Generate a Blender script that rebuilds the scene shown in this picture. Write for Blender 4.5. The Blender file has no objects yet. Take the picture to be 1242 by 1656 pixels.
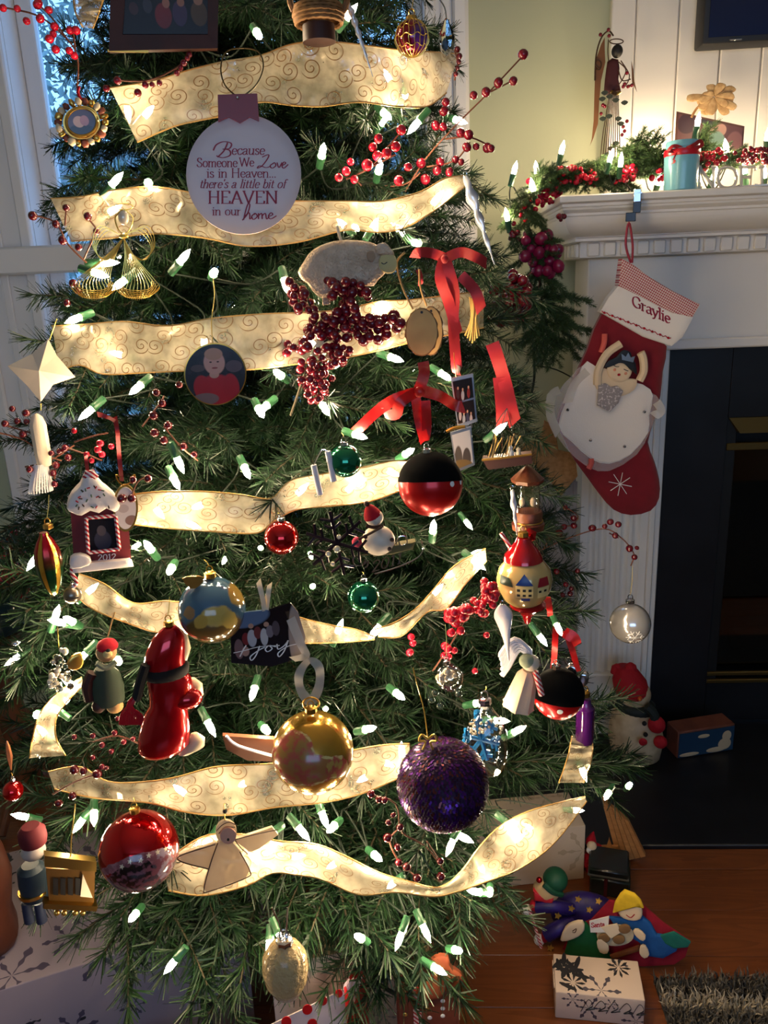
import bpy, bmesh, math, random
from mathutils import Vector, Matrix, noise as mnoise
import numpy as np
random.seed(7)
SC = bpy.context.scene
COL = SC.collection
PI = math.pi

# ------------------------------------------------------------------ camera, light, exposure
CH = 1.30; PITCH = math.radians(16.4); ROLL = math.radians(2.5); YAW = math.radians(3.4); FPX = 1280.0
CAM = Vector((0, 0, CH))
_rz = Matrix.Rotation(YAW, 3, 'Z')
FW = _rz @ Vector((0, math.cos(PITCH), -math.sin(PITCH)))
_R0 = _rz @ Vector((1, 0, 0)); _U0 = _rz @ Vector((0, math.sin(PITCH), math.cos(PITCH)))
RT = math.cos(ROLL)*_R0 - math.sin(ROLL)*_U0
UP = math.sin(ROLL)*_R0 + math.cos(ROLL)*_U0
cd = bpy.data.cameras.new('camera'); cam = bpy.data.objects.new('camera', cd); COL.objects.link(cam)
cd.sensor_fit = 'VERTICAL'; cd.sensor_height = 36.0; cd.lens = FPX/1656*36.0; cd.clip_start = 0.02
cam.matrix_world = Matrix.Translation(CAM) @ Matrix((RT, UP, -FW)).transposed().to_4x4()
SC.camera = cam

BULB_E = 235.0        # radiance of the small incandescent bulbs
w = bpy.data.worlds.new('world'); SC.world = w; w.use_nodes = True
bg = w.node_tree.nodes['Background']; bg.inputs[0].default_value = (0.23, 0.53, 1.0, 1); bg.inputs[1].default_value = 3.0
def area_light(name, loc, rot, sx, sy, power, col):
    l = bpy.data.lights.new(name, 'AREA'); l.shape = 'RECTANGLE'; l.size = sx; l.size_y = sy; l.energy = power; l.color = col
    o = bpy.data.objects.new(name, l); COL.objects.link(o); o.location = loc; o.rotation_euler = rot
    return o
# added area lamp: warm fill standing for daylight from the presumed rear window
area_light('rear_window_daylight', (0.4, -2.42, 1.72), (PI/2, 0, 0), 2.2, 1.0, 5.0, (1.0, 0.84, 0.74))
SC.view_settings.view_transform = 'Standard'; SC.view_settings.look = 'None'
SC.view_settings.exposure = 0.0; SC.view_settings.gamma = 1.0; SC.view_settings.use_curve_mapping = False
try:
    SC.cycles.use_denoising = True
    SC.cycles.max_bounces = 8; SC.cycles.transparent_max_bounces = 16
    SC.cycles.diffuse_bounces = 3; SC.cycles.glossy_bounces = 4; SC.cycles.transmission_bounces = 6
    SC.cycles.use_light_tree = True; SC.cycles.sample_clamp_indirect = 3.0
    SC.cycles.caustics_reflective = False; SC.cycles.caustics_refractive = False
except Exception: pass

def ray(px, py): return FW + RT*((px-621)/FPX) + UP*((828-py)/FPX)
def atY(px, py, Y):
    d = ray(px, py); return CAM + d*(Y/d.y)
def atX(px, py, X):
    d = ray(px, py); return CAM + d*(X/d.x)
def atZ(px, py, Z):
    d = ray(px, py); return CAM + d*((Z-CH)/d.z)

# ------------------------------------------------------------------ tree profile
TX, TY = -0.29, 1.50
_prof = [(-1, .50), (0.0, .55), (.15, .66), (.34, .70), (.63, .62), (1.0, .53), (1.3, .45), (1.5, .40), (1.7, .345), (2.0, .25), (2.4, .10), (2.6, .02), (9, 0)]
def TR(z):
    for (a, ra), (b, rb) in zip(_prof, _prof[1:]):
        if z <= b: return ra + (rb-ra)*(z-a)/(b-a)
    return 0
def tree_pt(px, py, off=0.03):
    d = ray(px, py); best = (9, None); t = 0.35
    while t < 2.6:
        p = CAM + d*t
        e = math.hypot(p.x-TX, p.y-TY) - TR(p.z) - off
        if e <= 0: return p
        if e < best[0]: best = (e, p)
        t += 0.004
    return best[1]

# ------------------------------------------------------------------ materials
def C(r, g, b):
    f = lambda v: (v/255/12.92) if v/255 <= .04045 else ((v/255+.055)/1.055)**2.4
    return (f(r), f(g), f(b), 1.0)
def newmat(name):
    m = bpy.data.materials.new(name); m.use_nodes = True
    nt = m.node_tree; b = nt.nodes['Principled BSDF']
    return m, nt, b
def N(nt, t, **kw):
    n = nt.nodes.new(t)
    for k, v in kw.items(): setattr(n, k, v)
    return n
def pm(name, col, rough=.5, metal=0, spec=.5, noise=None, bump=None, coat=0, trans=0, ior=1.45, alpha=1, sheen=0, em=None, emi=0, sss=0, coord='Object'):
    """noise = (scale, second colour, lo, hi); bump = (scale, strength, distance)"""
    m, nt, b = newmat(name)
    b.inputs['Base Color'].default_value = col; b.inputs['Roughness'].default_value = rough; b.inputs['Metallic'].default_value = metal
    b.inputs['Specular IOR Level'].default_value = spec; b.inputs['Coat Weight'].default_value = coat; b.inputs['Coat Roughness'].default_value = .06
    b.inputs['Transmission Weight'].default_value = trans; b.inputs['IOR'].default_value = ior; b.inputs['Alpha'].default_value = alpha
    b.inputs['Sheen Weight'].default_value = sheen
    if sss: b.inputs['Subsurface Weight'].default_value = sss; b.inputs['Subsurface Radius'].default_value = (.01, .01, .01)
    if em: b.inputs['Emission Color'].default_value = em; b.inputs['Emission Strength'].default_value = emi
    tc = N(nt, 'ShaderNodeTexCoord')
    if noise:
        t = N(nt, 'ShaderNodeTexNoise'); t.inputs['Scale'].default_value = noise[0]; t.inputs['Detail'].default_value = 4
        nt.links.new(tc.outputs[coord], t.inputs['Vector'])
        r = N(nt, 'ShaderNodeMapRange'); r.inputs[1].default_value = noise[2] if len(noise) > 2 else .35; r.inputs[2].default_value = noise[3] if len(noise) > 3 else .65
        nt.links.new(t.outputs['Fac'], r.inputs[0])
        x = N(nt, 'ShaderNodeMix', data_type='RGBA'); x.inputs[6].default_value = col; x.inputs[7].default_value = noise[1]
        nt.links.new(r.outputs[0], x.inputs[0]); nt.links.new(x.outputs[2], b.inputs['Base Color'])
    if bump:
        t = N(nt, 'ShaderNodeTexNoise'); t.inputs['Scale'].default_value = bump[0]; t.inputs['Detail'].default_value = 3
        nt.links.new(tc.outputs[coord], t.inputs['Vector'])
        q = N(nt, 'ShaderNodeBump'); q.inputs['Strength'].default_value = bump[1]; q.inputs['Distance'].default_value = bump[2] if len(bump) > 2 else .003
        nt.links.new(t.outputs['Fac'], q.inputs['Height']); nt.links.new(q.outputs[0], b.inputs['Normal'])
    return m
def math_n(nt, op, a, b=None, clamp=False):
    n = N(nt, 'ShaderNodeMath', operation=op); n.use_clamp = clamp
    for i, v in enumerate((a, b)):
        if v is None: continue
        if isinstance(v, (int, float)): n.inputs[i].default_value = v
        else: nt.links.new(v, n.inputs[i])
    return n.outputs[0]
def mixc(nt, fac, c1, c2):
    x = N(nt, 'ShaderNodeMix', data_type='RGBA')
    for i, v in ((0, fac), (6, c1), (7, c2)):
        if isinstance(v, (int, float, tuple)): x.inputs[i].default_value = v
        else: nt.links.new(v, x.inputs[i])
    return x.outputs[2]
def coordsep(nt, kind='Object'):
    tc = N(nt, 'ShaderNodeTexCoord'); s = N(nt, 'ShaderNodeSeparateXYZ'); nt.links.new(tc.outputs[kind], s.inputs[0])
    return tc.outputs[kind], s.outputs
def ellipse_mask(nt, X, Z, cx, cz, rx, rz, soft=.08):
    dx = math_n(nt, 'DIVIDE', math_n(nt, 'SUBTRACT', X, cx), rx); dz = math_n(nt, 'DIVIDE', math_n(nt, 'SUBTRACT', Z, cz), rz)
    d = math_n(nt, 'ADD', math_n(nt, 'MULTIPLY', dx, dx), math_n(nt, 'MULTIPLY', dz, dz))
    r = N(nt, 'ShaderNodeMapRange'); r.inputs[1].default_value = 1+soft; r.inputs[2].default_value = 1-soft
    nt.links.new(d, r.inputs[0]); return r.outputs[0]
def picture(name, base, blobs, rough=.25, noisec=None, kind='UV', soft=.12):
    """A flat print: soft patches of colour over a ground, in 0-1 picture coordinates. blobs = (cx, cz, rx, rz, colour)"""
    m, nt, b = newmat(name); co, s = coordsep(nt, kind)
    col = base
    if noisec:
        t = N(nt, 'ShaderNodeTexNoise'); t.inputs['Scale'].default_value = noisec[0]; nt.links.new(co, t.inputs['Vector'])
        r = N(nt, 'ShaderNodeMapRange'); r.inputs[1].default_value = .42; r.inputs[2].default_value = .6; nt.links.new(t.outputs['Fac'], r.inputs[0])
        col = mixc(nt, r.outputs[0], base, noisec[1])
    for (cx, cz, rx, rz_, c) in blobs:
        col = mixc(nt, ellipse_mask(nt, s[0], s[1], cx, cz, rx, rz_, soft), col, c)
    if isinstance(col, tuple): b.inputs['Base Color'].default_value = col
    else: nt.links.new(col, b.inputs['Base Color'])
    b.inputs['Roughness'].default_value = rough
    return m

M = {}
M['needle'] = None
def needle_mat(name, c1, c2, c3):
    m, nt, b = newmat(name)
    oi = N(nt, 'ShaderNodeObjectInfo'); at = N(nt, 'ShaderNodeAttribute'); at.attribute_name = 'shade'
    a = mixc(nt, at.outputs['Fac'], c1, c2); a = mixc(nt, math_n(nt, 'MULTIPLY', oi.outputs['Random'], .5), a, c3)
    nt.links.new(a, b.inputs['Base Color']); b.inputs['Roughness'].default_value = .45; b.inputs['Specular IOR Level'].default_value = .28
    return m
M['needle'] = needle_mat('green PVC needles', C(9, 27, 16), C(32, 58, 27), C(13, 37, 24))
M['garland_needle'] = needle_mat('garland needles', C(38, 66, 40), C(84, 106, 56), C(48, 72, 46))
M['twig'] = pm('branch wire', C(52, 44, 26), .8)
M['trunk'] = pm('trunk bark', C(60, 45, 30), .9, noise=(30, C(30, 24, 18)))
M['cord'] = pm('green light cord', C(10, 24, 16), .7)
M['socket'] = pm('green bulb socket', C(40, 84, 54), .35)
def bulb_mat():
    m, nt, b = newmat('lit bulb'); nt.nodes.remove(b); e = N(nt, 'ShaderNodeEmission')
    e.inputs[0].default_value = (1.0, 0.77, 0.48, 1); e.inputs[1].default_value = BULB_E
    nt.links.new(e.outputs[0], nt.nodes['Material Output'].inputs[0])
    try: m.cycles.emission_sampling = 'FRONT'
    except Exception: pass
    return m
M['bulb'] = bulb_mat()
M['berry'] = pm('dark red berry', C(120, 14, 34), .22, coat=.3, noise=(8, C(92, 8, 26)))
M['berry_red'] = pm('bright red berry', C(190, 16, 44), .22, coat=.3)
M['berry_dark'] = pm('deep wine berry', C(84, 10, 22), .2, coat=.3)
M['berry_plum'] = pm('plum berry', C(128, 18, 62), .25, coat=.3)
M['berry_stem'] = pm('brown berry twig', C(96, 52, 34), .7)
M['gold'] = pm('gold metal', C(212, 168, 84), .28, 1.0)
M['goldwire'] = pm('gold wire', C(226, 190, 96), .3, .85)
M['brass'] = pm('brass trim', C(150, 122, 62), .3, 1.0)
M['silver'] = pm('silver metal', C(205, 205, 210), .18, 1.0)
M['chrome'] = pm('chrome', C(190, 190, 195), .12, 1.0)
M['white_paint'] = pm('white painted wood', C(236, 230, 222), .42, bump=(40, .04, .002))
M['trim_white'] = pm('white window paint', C(236, 234, 236), .4)
M['wall_green'] = pm('sage wall paint', C(186, 190, 160), .75, bump=(220, .06, .001))
M['wall_plain'] = pm('plain wall paint', C(170, 170, 150), .8)
M['ceiling'] = pm('ceiling paint', C(225, 222, 215), .85)
M['slate'] = pm('black stone', C(26, 27, 32), .38, noise=(9, C(18, 18, 22)), bump=(60, .05, .001))
M['black_metal'] = pm('black firebox metal', C(14, 14, 15), .5)
M['felt_red'] = pm('red felt', C(186, 14, 36), .95, noise=(60, C(150, 8, 26)), bump=(400, .25, .001))
M['red_velvet'] = pm('dark red cloth', C(128, 6, 28), .85, sheen=.3, noise=(40, C(120, 4, 24)), bump=(300, .2, .001))
M['white_cloth'] = pm('white cloth', C(236, 228, 220), .9, bump=(500, .25, .0008))
M['cream_cloth'] = pm('cream cloth', C(228, 208, 178), .9, bump=(500, .2, .0008))
M['white_fleece'] = pm('white fleece', C(232, 206, 178), .95, noise=(60, C(206, 178, 150)), bump=(260, 1.0, .006))
M['red_satin'] = pm('red satin ribbon', C(158, 8, 20), .5, sheen=.2, bump=(90, .2, .002))
M['red_glass'] = pm('red mirrored glass', C(196, 12, 22), .1, .85, coat=.5)
M['red_matte'] = pm('satin red glass', C(190, 14, 20), .3, .5, coat=.2)
M['green_glass'] = pm('green mirrored glass', C(10, 120, 84), .1, .8, coat=.5)
M['gold_ball'] = None
M['black_velvet'] = pm('black velvet', C(8, 8, 9), .95, spec=.1)
M['white_gloss'] = pm('white glaze', C(240, 236, 230), .25)
M['porcelain'] = pm('white porcelain', C(214, 194, 192), .32)
M['text_red'] = pm('dark red lettering', C(150, 24, 52), .5)
M['text_white'] = pm('white lettering', C(236, 232, 228), .5)
M['glass'] = pm('clear glass', (1, 1, 1, 1), .02, trans=1, ior=1.35, spec=.6)
def thin_glass(name, tint=(1, 1, 1, 1), refl=.12, rough=.03):
    m, nt, b = newmat(name); nt.nodes.remove(b)
    t = N(nt, 'ShaderNodeBsdfTransparent'); t.inputs[0].default_value = tint
    g = N(nt, 'ShaderNodeBsdfGlossy'); g.inputs['Roughness'].default_value = rough
    lw = N(nt, 'ShaderNodeLayerWeight'); lw.inputs[0].default_value = .35
    f = math_n(nt, 'ADD', math_n(nt, 'MULTIPLY', lw.outputs['Facing'], .55), refl, True)
    x = N(nt, 'ShaderNodeMixShader'); nt.links.new(f, x.inputs[0]); nt.links.new(t.outputs[0], x.inputs[1]); nt.links.new(g.outputs[0], x.inputs[2])
    nt.links.new(x.outputs[0], nt.nodes['Material Output'].inputs[0]); return m
M['pane'] = thin_glass('window pane', (.97, .98, 1, 1), .02)
M['clear_shell'] = thin_glass('clear ornament shell', (.93, .92, .9, 1), .1)
M['wood_oak'] = None
M['brown_wood'] = pm('brown wood', C(110, 62, 34), .55, noise=(14, C(78, 40, 22)))
M['dark_wood'] = pm('dark brown wood', C(66, 26, 14), .6, noise=(14, C(44, 16, 10)))
M['burlap'] = pm('burlap', C(186, 140, 92), .95, noise=(90, C(160, 116, 72)), bump=(300, .5, .002))
M['grey_wood'] = pm('grey weathered wood', C(150, 146, 148), .8, noise=(16, C(116, 112, 116)))
M['twine'] = pm('jute twine', C(170, 132, 84), .9)
M['black'] = pm('black paint', C(12, 12, 14), .5)
M['pearl'] = pm('pearl', C(236, 218, 190), .15, .2, coat=.6)

# ------------------------------------------------------------------ mesh building
class MB:
    def __init__(s): s.bm = bmesh.new(); s.uv = s.bm.loops.layers.uv.new('UVMap'); s.mi = 0
    def _n(s, f0):
        s.bm.faces.ensure_lookup_table()
    def face(s, vs, uvs=None):
        try: f = s.bm.faces.new(vs)
        except ValueError: return None
        f.material_index = s.mi
        if uvs:
            for l, q in zip(f.loops, uvs): l[s.uv].uv = q
        return f
    def v(s, p): return s.bm.verts.new(p)
    def box(s, c, d, rot=None, bev=0, seg=1):
        r = bmesh.ops.create_cube(s.bm, size=1)
        mt = Matrix.Translation(c) @ (rot.to_4x4() if rot is not None else Matrix.Identity(4)) @ Matrix.Diagonal((*d, 1))
        bmesh.ops.transform(s.bm, matrix=mt, verts=r['verts'])
        fs = set(f for v in r['verts'] for f in v.link_faces)
        for f in fs: f.material_index = s.mi
        if bev:
            es = list(set(e for v in r['verts'] for e in v.link_edges))
            q = bmesh.ops.bevel(s.bm, geom=es, offset=bev, segments=seg, affect='EDGES', profile=.5)
            for f in q['faces']: f.material_index = s.mi
        return s
    def box2(s, a, b, bev=0, seg=1):
        return s.box([(a[i]+b[i])/2 for i in range(3)], [abs(b[i]-a[i]) for i in range(3)], None, bev, seg)
    def sphere(s, c, r, seg=16, rings=10, rot=None):
        if isinstance(r, (int, float)): r = (r, r, r)
        q = bmesh.ops.create_uvsphere(s.bm, u_segments=seg, v_segments=rings, radius=1)
        bmesh.ops.transform(s.bm, matrix=Matrix.Translation(c) @ (rot.to_4x4() if rot is not None else Matrix.Identity(4)) @ Matrix.Diagonal((*r, 1)), verts=q['verts'])
        for f in set(f for v in q['verts'] for f in v.link_faces): f.material_index = s.mi
        return s
    def ico(s, c, r, sub=2):
        if isinstance(r, (int, float)): r = (r, r, r)
        q = bmesh.ops.create_icosphere(s.bm, subdivisions=sub, radius=1)
        bmesh.ops.transform(s.bm, matrix=Matrix.Translation(c) @ Matrix.Diagonal((*r, 1)), verts=q['verts'])
        for f in set(f for v in q['verts'] for f in v.link_faces): f.material_index = s.mi
        return s
    def tube(s, pts, r, seg=6, closed=False, cap=True, flat=1.0):
        pts = [Vector(p) for p in pts]; n = len(pts)
        if isinstance(r, (int, float)): r = [r]*n
        rings = []; up = None
        for i, p in enumerate(pts):
            a = pts[(i-1) % n] if (closed or i > 0) else p; b = pts[(i+1) % n] if (closed or i < n-1) else p
            t = (b-a)
            t = t.normalized() if t.length > 1e-9 else Vector((0, 0, 1))
            if up is None: up = t.orthogonal().normalized()
            up = up - t*up.dot(t)
            up = up.normalized() if up.length > 1e-6 else t.orthogonal().normalized()
            w_ = t.cross(up)
            rings.append([s.v(p + (up*math.cos(2*PI*k/seg) + w_*math.sin(2*PI*k/seg)*flat)*r[i]) for k in range(seg)])
        m = n if closed else n-1
        for i in range(m):
            A, B = rings[i], rings[(i+1) % n]
            for k in range(seg): s.face((A[k], A[(k+1) % seg], B[(k+1) % seg], B[k]))
        if cap and not closed: s.face(rings[0][::-1]); s.face(rings[-1])
        return s
    def lathe(s, prof, c=(0, 0, 0), seg=24, rot=None, sx=1, sy=1, wob=None):
        """prof = (radius, height) bottom to top about local Z"""
        c = Vector(c); rings = []
        for (r, z) in prof:
            ring = []
            for k in range(seg if r > 1e-6 else 1):
                a = 2*PI*k/seg; rr = r*(wob(a, z) if wob else 1)
                p = Vector((rr*math.cos(a)*sx, rr*math.sin(a)*sy, z))
                if rot is not None: p = rot @ p
                ring.append(s.v(c+p))
            rings.append(ring)
        for A, B in zip(rings, rings[1:]):
            for k in range(seg):
                a = [A[k % len(A)], A[(k+1) % len(A)], B[(k+1) % len(B)], B[k % len(B)]]
                u = []
                for x in a:
                    if x not in u: u.append(x)
                if len(u) > 2: s.face(u)
        if len(rings[0]) > 1: s.face(rings[0][::-1])
        if len(rings[-1]) > 1: s.face(rings[-1])
        return s
    def loft(s, rings, close=True, cap=True):
        R = [[s.v(p) for p in r] for r in rings]; n = len(R[0])
        for A, B in zip(R, R[1:]):
            for k in range(n if close else n-1): s.face((A[k], A[(k+1) % n], B[(k+1) % n], B[k]))
        if cap: s.face(R[0][::-1]); s.face(R[-1])
        return s
    def prism(s, pts, y0, y1, puff=0, back=False, uv=True):
        """pts = local (x, z) outline; front face at y0 (towards camera), back at y1; puff rounds the front like stuffed cloth"""
        xs = [p[0] for p in pts]; zs = [p[1] for p in pts]
        a = sum(pts[i][0]*pts[(i+1) % len(pts)][1]-pts[(i+1) % len(pts)][0]*pts[i][1] for i in range(len(pts)))
        if a < 0: pts = pts[::-1]
        x0, x1, z0, z1 = min(xs), max(xs), min(zs), max(zs); cx, cz = (x0+x1)/2, (z0+z1)/2
        U = lambda v: ((v.co.x-x0)/(x1-x0+1e-9), (v.co.z-z0)/(z1-z0+1e-9))
        B = [s.v((x, y1, z)) for x, z in pts]; rows = [B]
        if puff:
            for f, k in ((1.0, .0), (.94, .55), (.8, .85), (.55, 1.0)):
                rows.append([s.v((cx+(x-cx)*f, y0-puff*k, cz+(z-cz)*f)) for x, z in pts])
        else: rows.append([s.v((x, y0, z)) for x, z in pts])
        n = len(pts)
        for A, D in zip(rows, rows[1:]):
            for k in range(n):
                q = (A[k], A[(k+1) % n], D[(k+1) % n], D[k]); s.face(q, [U(x) for x in q])
        s.face(rows[-1], [U(x) for x in rows[-1]]); s.face(B[::-1], [U(x) for x in B[::-1]])
        return s
    def sheet(s, rows, us=None, vs=None):
        """grid of points, rows[i][j]; uv from us (per column), vs (per row)"""
        R = [[s.v(p) for p in r] for r in rows]; n = len(R[0]); m_ = len(R)
        us = us or [j/(n-1) for j in range(n)]; vs = vs or [i/(m_-1) for i in range(m_)]
        for i in range(m_-1):
            for j in range(n-1):
                s.face((R[i][j], R[i][j+1], R[i+1][j+1], R[i+1][j]), ((us[j], vs[i]), (us[j+1], vs[i]), (us[j+1], vs[i+1]), (us[j], vs[i+1])))
        return s
    def xf(s, mt): bmesh.ops.transform(s.bm, matrix=mt, verts=s.bm.verts[:]); return s
    def mesh(s, name, mats, smooth=True, ang=38):
        me = bpy.data.meshes.new(name); bmesh.ops.recalc_face_normals(s.bm, faces=s.bm.faces[:]); s.bm.to_mesh(me); s.bm.free()
        for m in (mats if isinstance(mats, (list, tuple)) else [mats]): me.materials.append(m)
        if smooth:
            me.polygons.foreach_set('use_smooth', [True]*len(me.polygons))
            if ang < 180: me.set_sharp_from_angle(angle=math.radians(ang))
        return me
    def build(s, name, mats, parent=None, smooth=True, ang=38):
        return link(name, s.mesh(name, mats, smooth, ang), parent)
def link(name, data, parent=None):
    o = bpy.data.objects.new(name, data); COL.objects.link(o)
    if parent is not None: o.parent = parent
    return o
USED = set()
def tag(o, label=None, cat=None, group=None, kind=None):
    if label: o['label'] = label
    if cat: o['category'] = cat
    if group: o['group'] = group
    if kind: o['kind'] = kind
    return o
def thing(name, label, cat, loc=(0, 0, 0), rz=0, group=None, kind=None):
    o = link(name, None); o.location = loc; o.rotation_euler = (0, 0, rz); o.empty_display_size = .02
    return tag(o, label, cat, group, kind)
def struct(o): o['kind'] = 'structure'; return o
def copy_tree(o, parent=None):
    c = o.copy(); COL.objects.link(c); c.parent = parent
    for ch in o.children: copy_tree(ch, c)
    return c
def text_mesh(txt, size, mat, depth=.0006, shear=0, bold=0, align='CENTER', space=1):
    cu = bpy.data.curves.new('lettering', 'FONT'); cu.body = txt; cu.size = size; cu.extrude = depth; cu.shear = shear; cu.offset = bold
    cu.align_x = align; cu.space_character = space; cu.resolution_u = 3
    o = bpy.data.objects.new('lettering', cu); COL.objects.link(o)
    dg = bpy.context.evaluated_depsgraph_get(); me = bpy.data.meshes.new_from_object(o.evaluated_get(dg)); me.name = 'lettering'
    bpy.data.objects.remove(o); bpy.data.curves.remove(cu)
    me.transform(Matrix.Rotation(PI/2, 4, 'X')); me.materials.clear(); me.materials.append(mat)
    return me

def smooth_path(pts, n=4, closed=False):
    """Catmull-Rom through 2D or 3D points"""
    P = [Vector(p) for p in pts]; out = []; m = len(P)
    for i in range(m if closed else m-1):
        p0 = P[(i-1) % m] if closed or i > 0 else P[0]; p1 = P[i]; p2 = P[(i+1) % m]; p3 = P[(i+2) % m] if closed or i+2 < m else P[-1]
        for k in range(n):
            t = k/n
            out.append(.5*((2*p1)+(p2-p0)*t+(2*p0-5*p1+4*p2-p3)*t*t+(3*p1-p0-3*p2+p3)*t**3))
    if not closed: out.append(P[-1])
    return out

class Orn:
    """A thing that hangs in a plumb plane facing the room; outlines are read in photograph pixels and turned into metres in that plane."""
    def __init__(s, name, label, cat, px, py, off=.04, P=None, group=None, kind=None, yaw=None):
        p = Vector(P) if P is not None else tree_pt(px, py, off)
        s.p = p; a = math.atan2(-p.x, p.y) if yaw is None else yaw
        s.ax = Vector((math.cos(a), math.sin(a), 0)); s.ay = Vector((-math.sin(a), math.cos(a), 0))
        s.px, s.py = px, py; s.elev = math.atan2(CAM.z-p.z, math.hypot(p.x, p.y))
        s.root = thing(name, label, cat, p, a, group, kind)
        s.u = (s.pt(px+5, py)-s.pt(px-5, py)).length/10
        s.uz = (s.pt(px, py+5)-s.pt(px, py-5)).length/10
    def pt(s, px, py, y=0):
        d = ray(px, py); o = s.p + s.ay*y
        t = (o-CAM).dot(s.ay)/d.dot(s.ay); q = CAM + d*t - s.p
        return Vector((q.dot(s.ax), y, q.z))
    def xz(s, pts, y=0):
        r = []
        for p in pts:
            q = s.pt(p[0], p[1], y); r.append((q.x, q.z))
        return r
    def path(s, pts, y=0, n=4): return smooth_path([s.pt(p[0], p[1], (p[2] if len(p) > 2 else y)) for p in pts], n)
    def add(s, name, mb, mat, parent=None, smooth=True, ang=38, label=None):
        o = mb.build(name, mat, parent or s.root, smooth, ang)
        if label: o['label'] = label
        return o
    def shape(s, name, pts, mat, y=0, th=.006, puff=0, sm=0, parent=None, label=None):
        """solid cut-out: front at depth y, thickness th"""
        if sm: pts = [(v.x, v.y) for v in smooth_path([(*p, 0) for p in pts], sm, True)]
        return s.add(name, MB().prism(s.xz(pts, y), y, y+th, puff), mat, parent, label=label)
    def wire(s, name, pts, r, mat, y=0, n=4, seg=6, parent=None, closed=False):
        P = s.path(pts, y, n)
        return s.add(name, MB().tube(P, r, seg, closed), mat, parent)
    def ball(s, name, px, py, r, mat, y=0, parent=None, sz=1, seg=32, sy=1):
        c = s.pt(px, py, y); R_ = r*s.u
        return s.add(name, MB().sphere(c, (R_, R_*sy, R_*sz), seg, seg*2//3), mat, parent)
    def cap(s, px, py, r, mat=None, y=0, h=None, up=None, wirecol=None):
        """metal crown cap with wire ring (and a hanger string rising to pixel up) at the top of a glass ornament"""
        c = s.pt(px, py, y); R_ = r*s.u; h = (h or r*1.1)*s.u
        cp = s.add('cap', MB().lathe([(R_, 0), (R_*1.05, h*.15), (R_, h*.3), (R_, h*.85), (R_*.7, h), (.0, h)], c - Vector((0, 0, h*.2)), 16, wob=lambda a, z: 1+.05*math.cos(a*8)), mat or M['gold'])
        ring = [c+Vector((math.cos(t)*R_*.55, 0, h*.8+R_*.5+math.sin(t)*R_*.7)) for t in [k*PI/6 for k in range(12)]]
        s.add('ring', MB().tube(ring, R_*.12, 5, True), mat or M['gold'], cp)
        if up:
            e = s.pt(up[0], up[1], y+.01)
            s.add('hanger', MB().tube([c+Vector((0, 0, h*.8+R_)), (c+Vector((0, 0, h+R_))+e)/2+Vector((.001, 0, 0)), e], .0006, 4), wirecol or M['goldwire'])
        return cp
    def text(s, txt, px, py, hpx, mat, y=0, tilt=0, shear=0, bold=0, name='lettering', parent=None, wpx=None, space=1):
        """centred lettering; hpx = cap height in pixels, wpx = wanted width in pixels"""
        me = text_mesh(txt, hpx*s.uz/.72, mat, .0003, shear, 0, space=space)
        if wpx:
            xs = [v.co.x for v in me.vertices]; me.transform(Matrix.Diagonal((wpx*s.u/(max(xs)-min(xs)), 1, 1, 1)))
        xs = [v.co.x for v in me.vertices]; cx = (max(xs)+min(xs))/2
        c = s.pt(px, py, y)
        me.transform(Matrix.Translation(c) @ Matrix.Rotation(math.radians(-tilt), 4, 'Y') @ Matrix.Translation((-cx, 0, -hpx*s.uz/2)))
        return link(name, me, parent or s.root)
# ------------------------------------------------------------------ the setting
WY = 2.25; XL, XR, YB, ZC = -1.95, 2.6, -2.5, 2.5
WX0, WX1, WZ0, WZ1 = -1.07, 0.03, 0.52, 2.22          # window opening
mb = MB()
mb.box2((XL, WY, 0), (WX0, WY+.14, ZC)); mb.box2((WX1, WY, 0), (XR, WY+.14, ZC)); mb.box2((WX0, WY, 0), (WX1, WY+.14, WZ0)); mb.box2((WX0, WY, WZ1), (WX1, WY+.14, ZC))
struct(mb.build('wall_back', M['wall_green'], smooth=False))
struct(MB().box2((XL-.1, YB, 0), (XL, WY+.14, ZC)).build('wall_left', M['wall_green'], smooth=False))
struct(MB().box2((XR, YB, 0), (XR+.1, WY+.14, ZC)).build('wall_right', M['wall_plain'], smooth=False))
mb = MB()
mb.box2((XL, YB-.1, 0), (-.8, YB, ZC)); mb.box2((1.6, YB-.1, 0), (XR, YB, ZC)); mb.box2((-.8, YB-.1, 0), (1.6, YB, 1.1)); mb.box2((-.8, YB-.1, 2.3), (1.6, YB, ZC))
struct(mb.build('wall_front', M['wall_plain'], smooth=False))
struct(MB().box2((XL-.1, YB-.1, ZC), (XR+.1, WY+.14, ZC+.1)).build('ceiling', M['ceiling'], smooth=False))

# window: casing, sashes with muntins, panes
win = struct(thing('window_1', 'tall white double hung window behind the tree', None, (0, WY, 0)))
win.pop('category', None) if 'category' in win else None
def wbox(name, a, b, bev=.004, parent=win, mat='trim_white'): return MB().box2(a, b, bev).build(name, M[mat], parent)
for (xa, xb, s_) in ((WX0-.175, WX0+.012, 1), (WX1-.012, WX1+.10, -1)):
    c = wbox('casing', (xa, -.022, WZ0-.06), (xb, -.0005, WZ1+.1))
    wbox('casing_bead', (xa if s_ < 0 else xb-.03, -.032, WZ0-.06), (xa+.03 if s_ < 0 else xb, -.0225, WZ1+.1), .004, c)
    wbox('casing_bead', (xa+.004 if s_ > 0 else xb-.04, -.036, WZ0-.06), (xa+.04 if s_ > 0 else xb-.004, -.0225, WZ1+.1), .006, c)
    wbox('casing_bead', ((xa+xb)/2-.012, -.028, WZ0-.06), ((xa+xb)/2+.012, -.0225, WZ1+.1), .004, c)
wbox('head_casing', (WX0-.19, -.03, WZ1-.01), (WX1+.12, -.0005, WZ1+.1))
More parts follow.
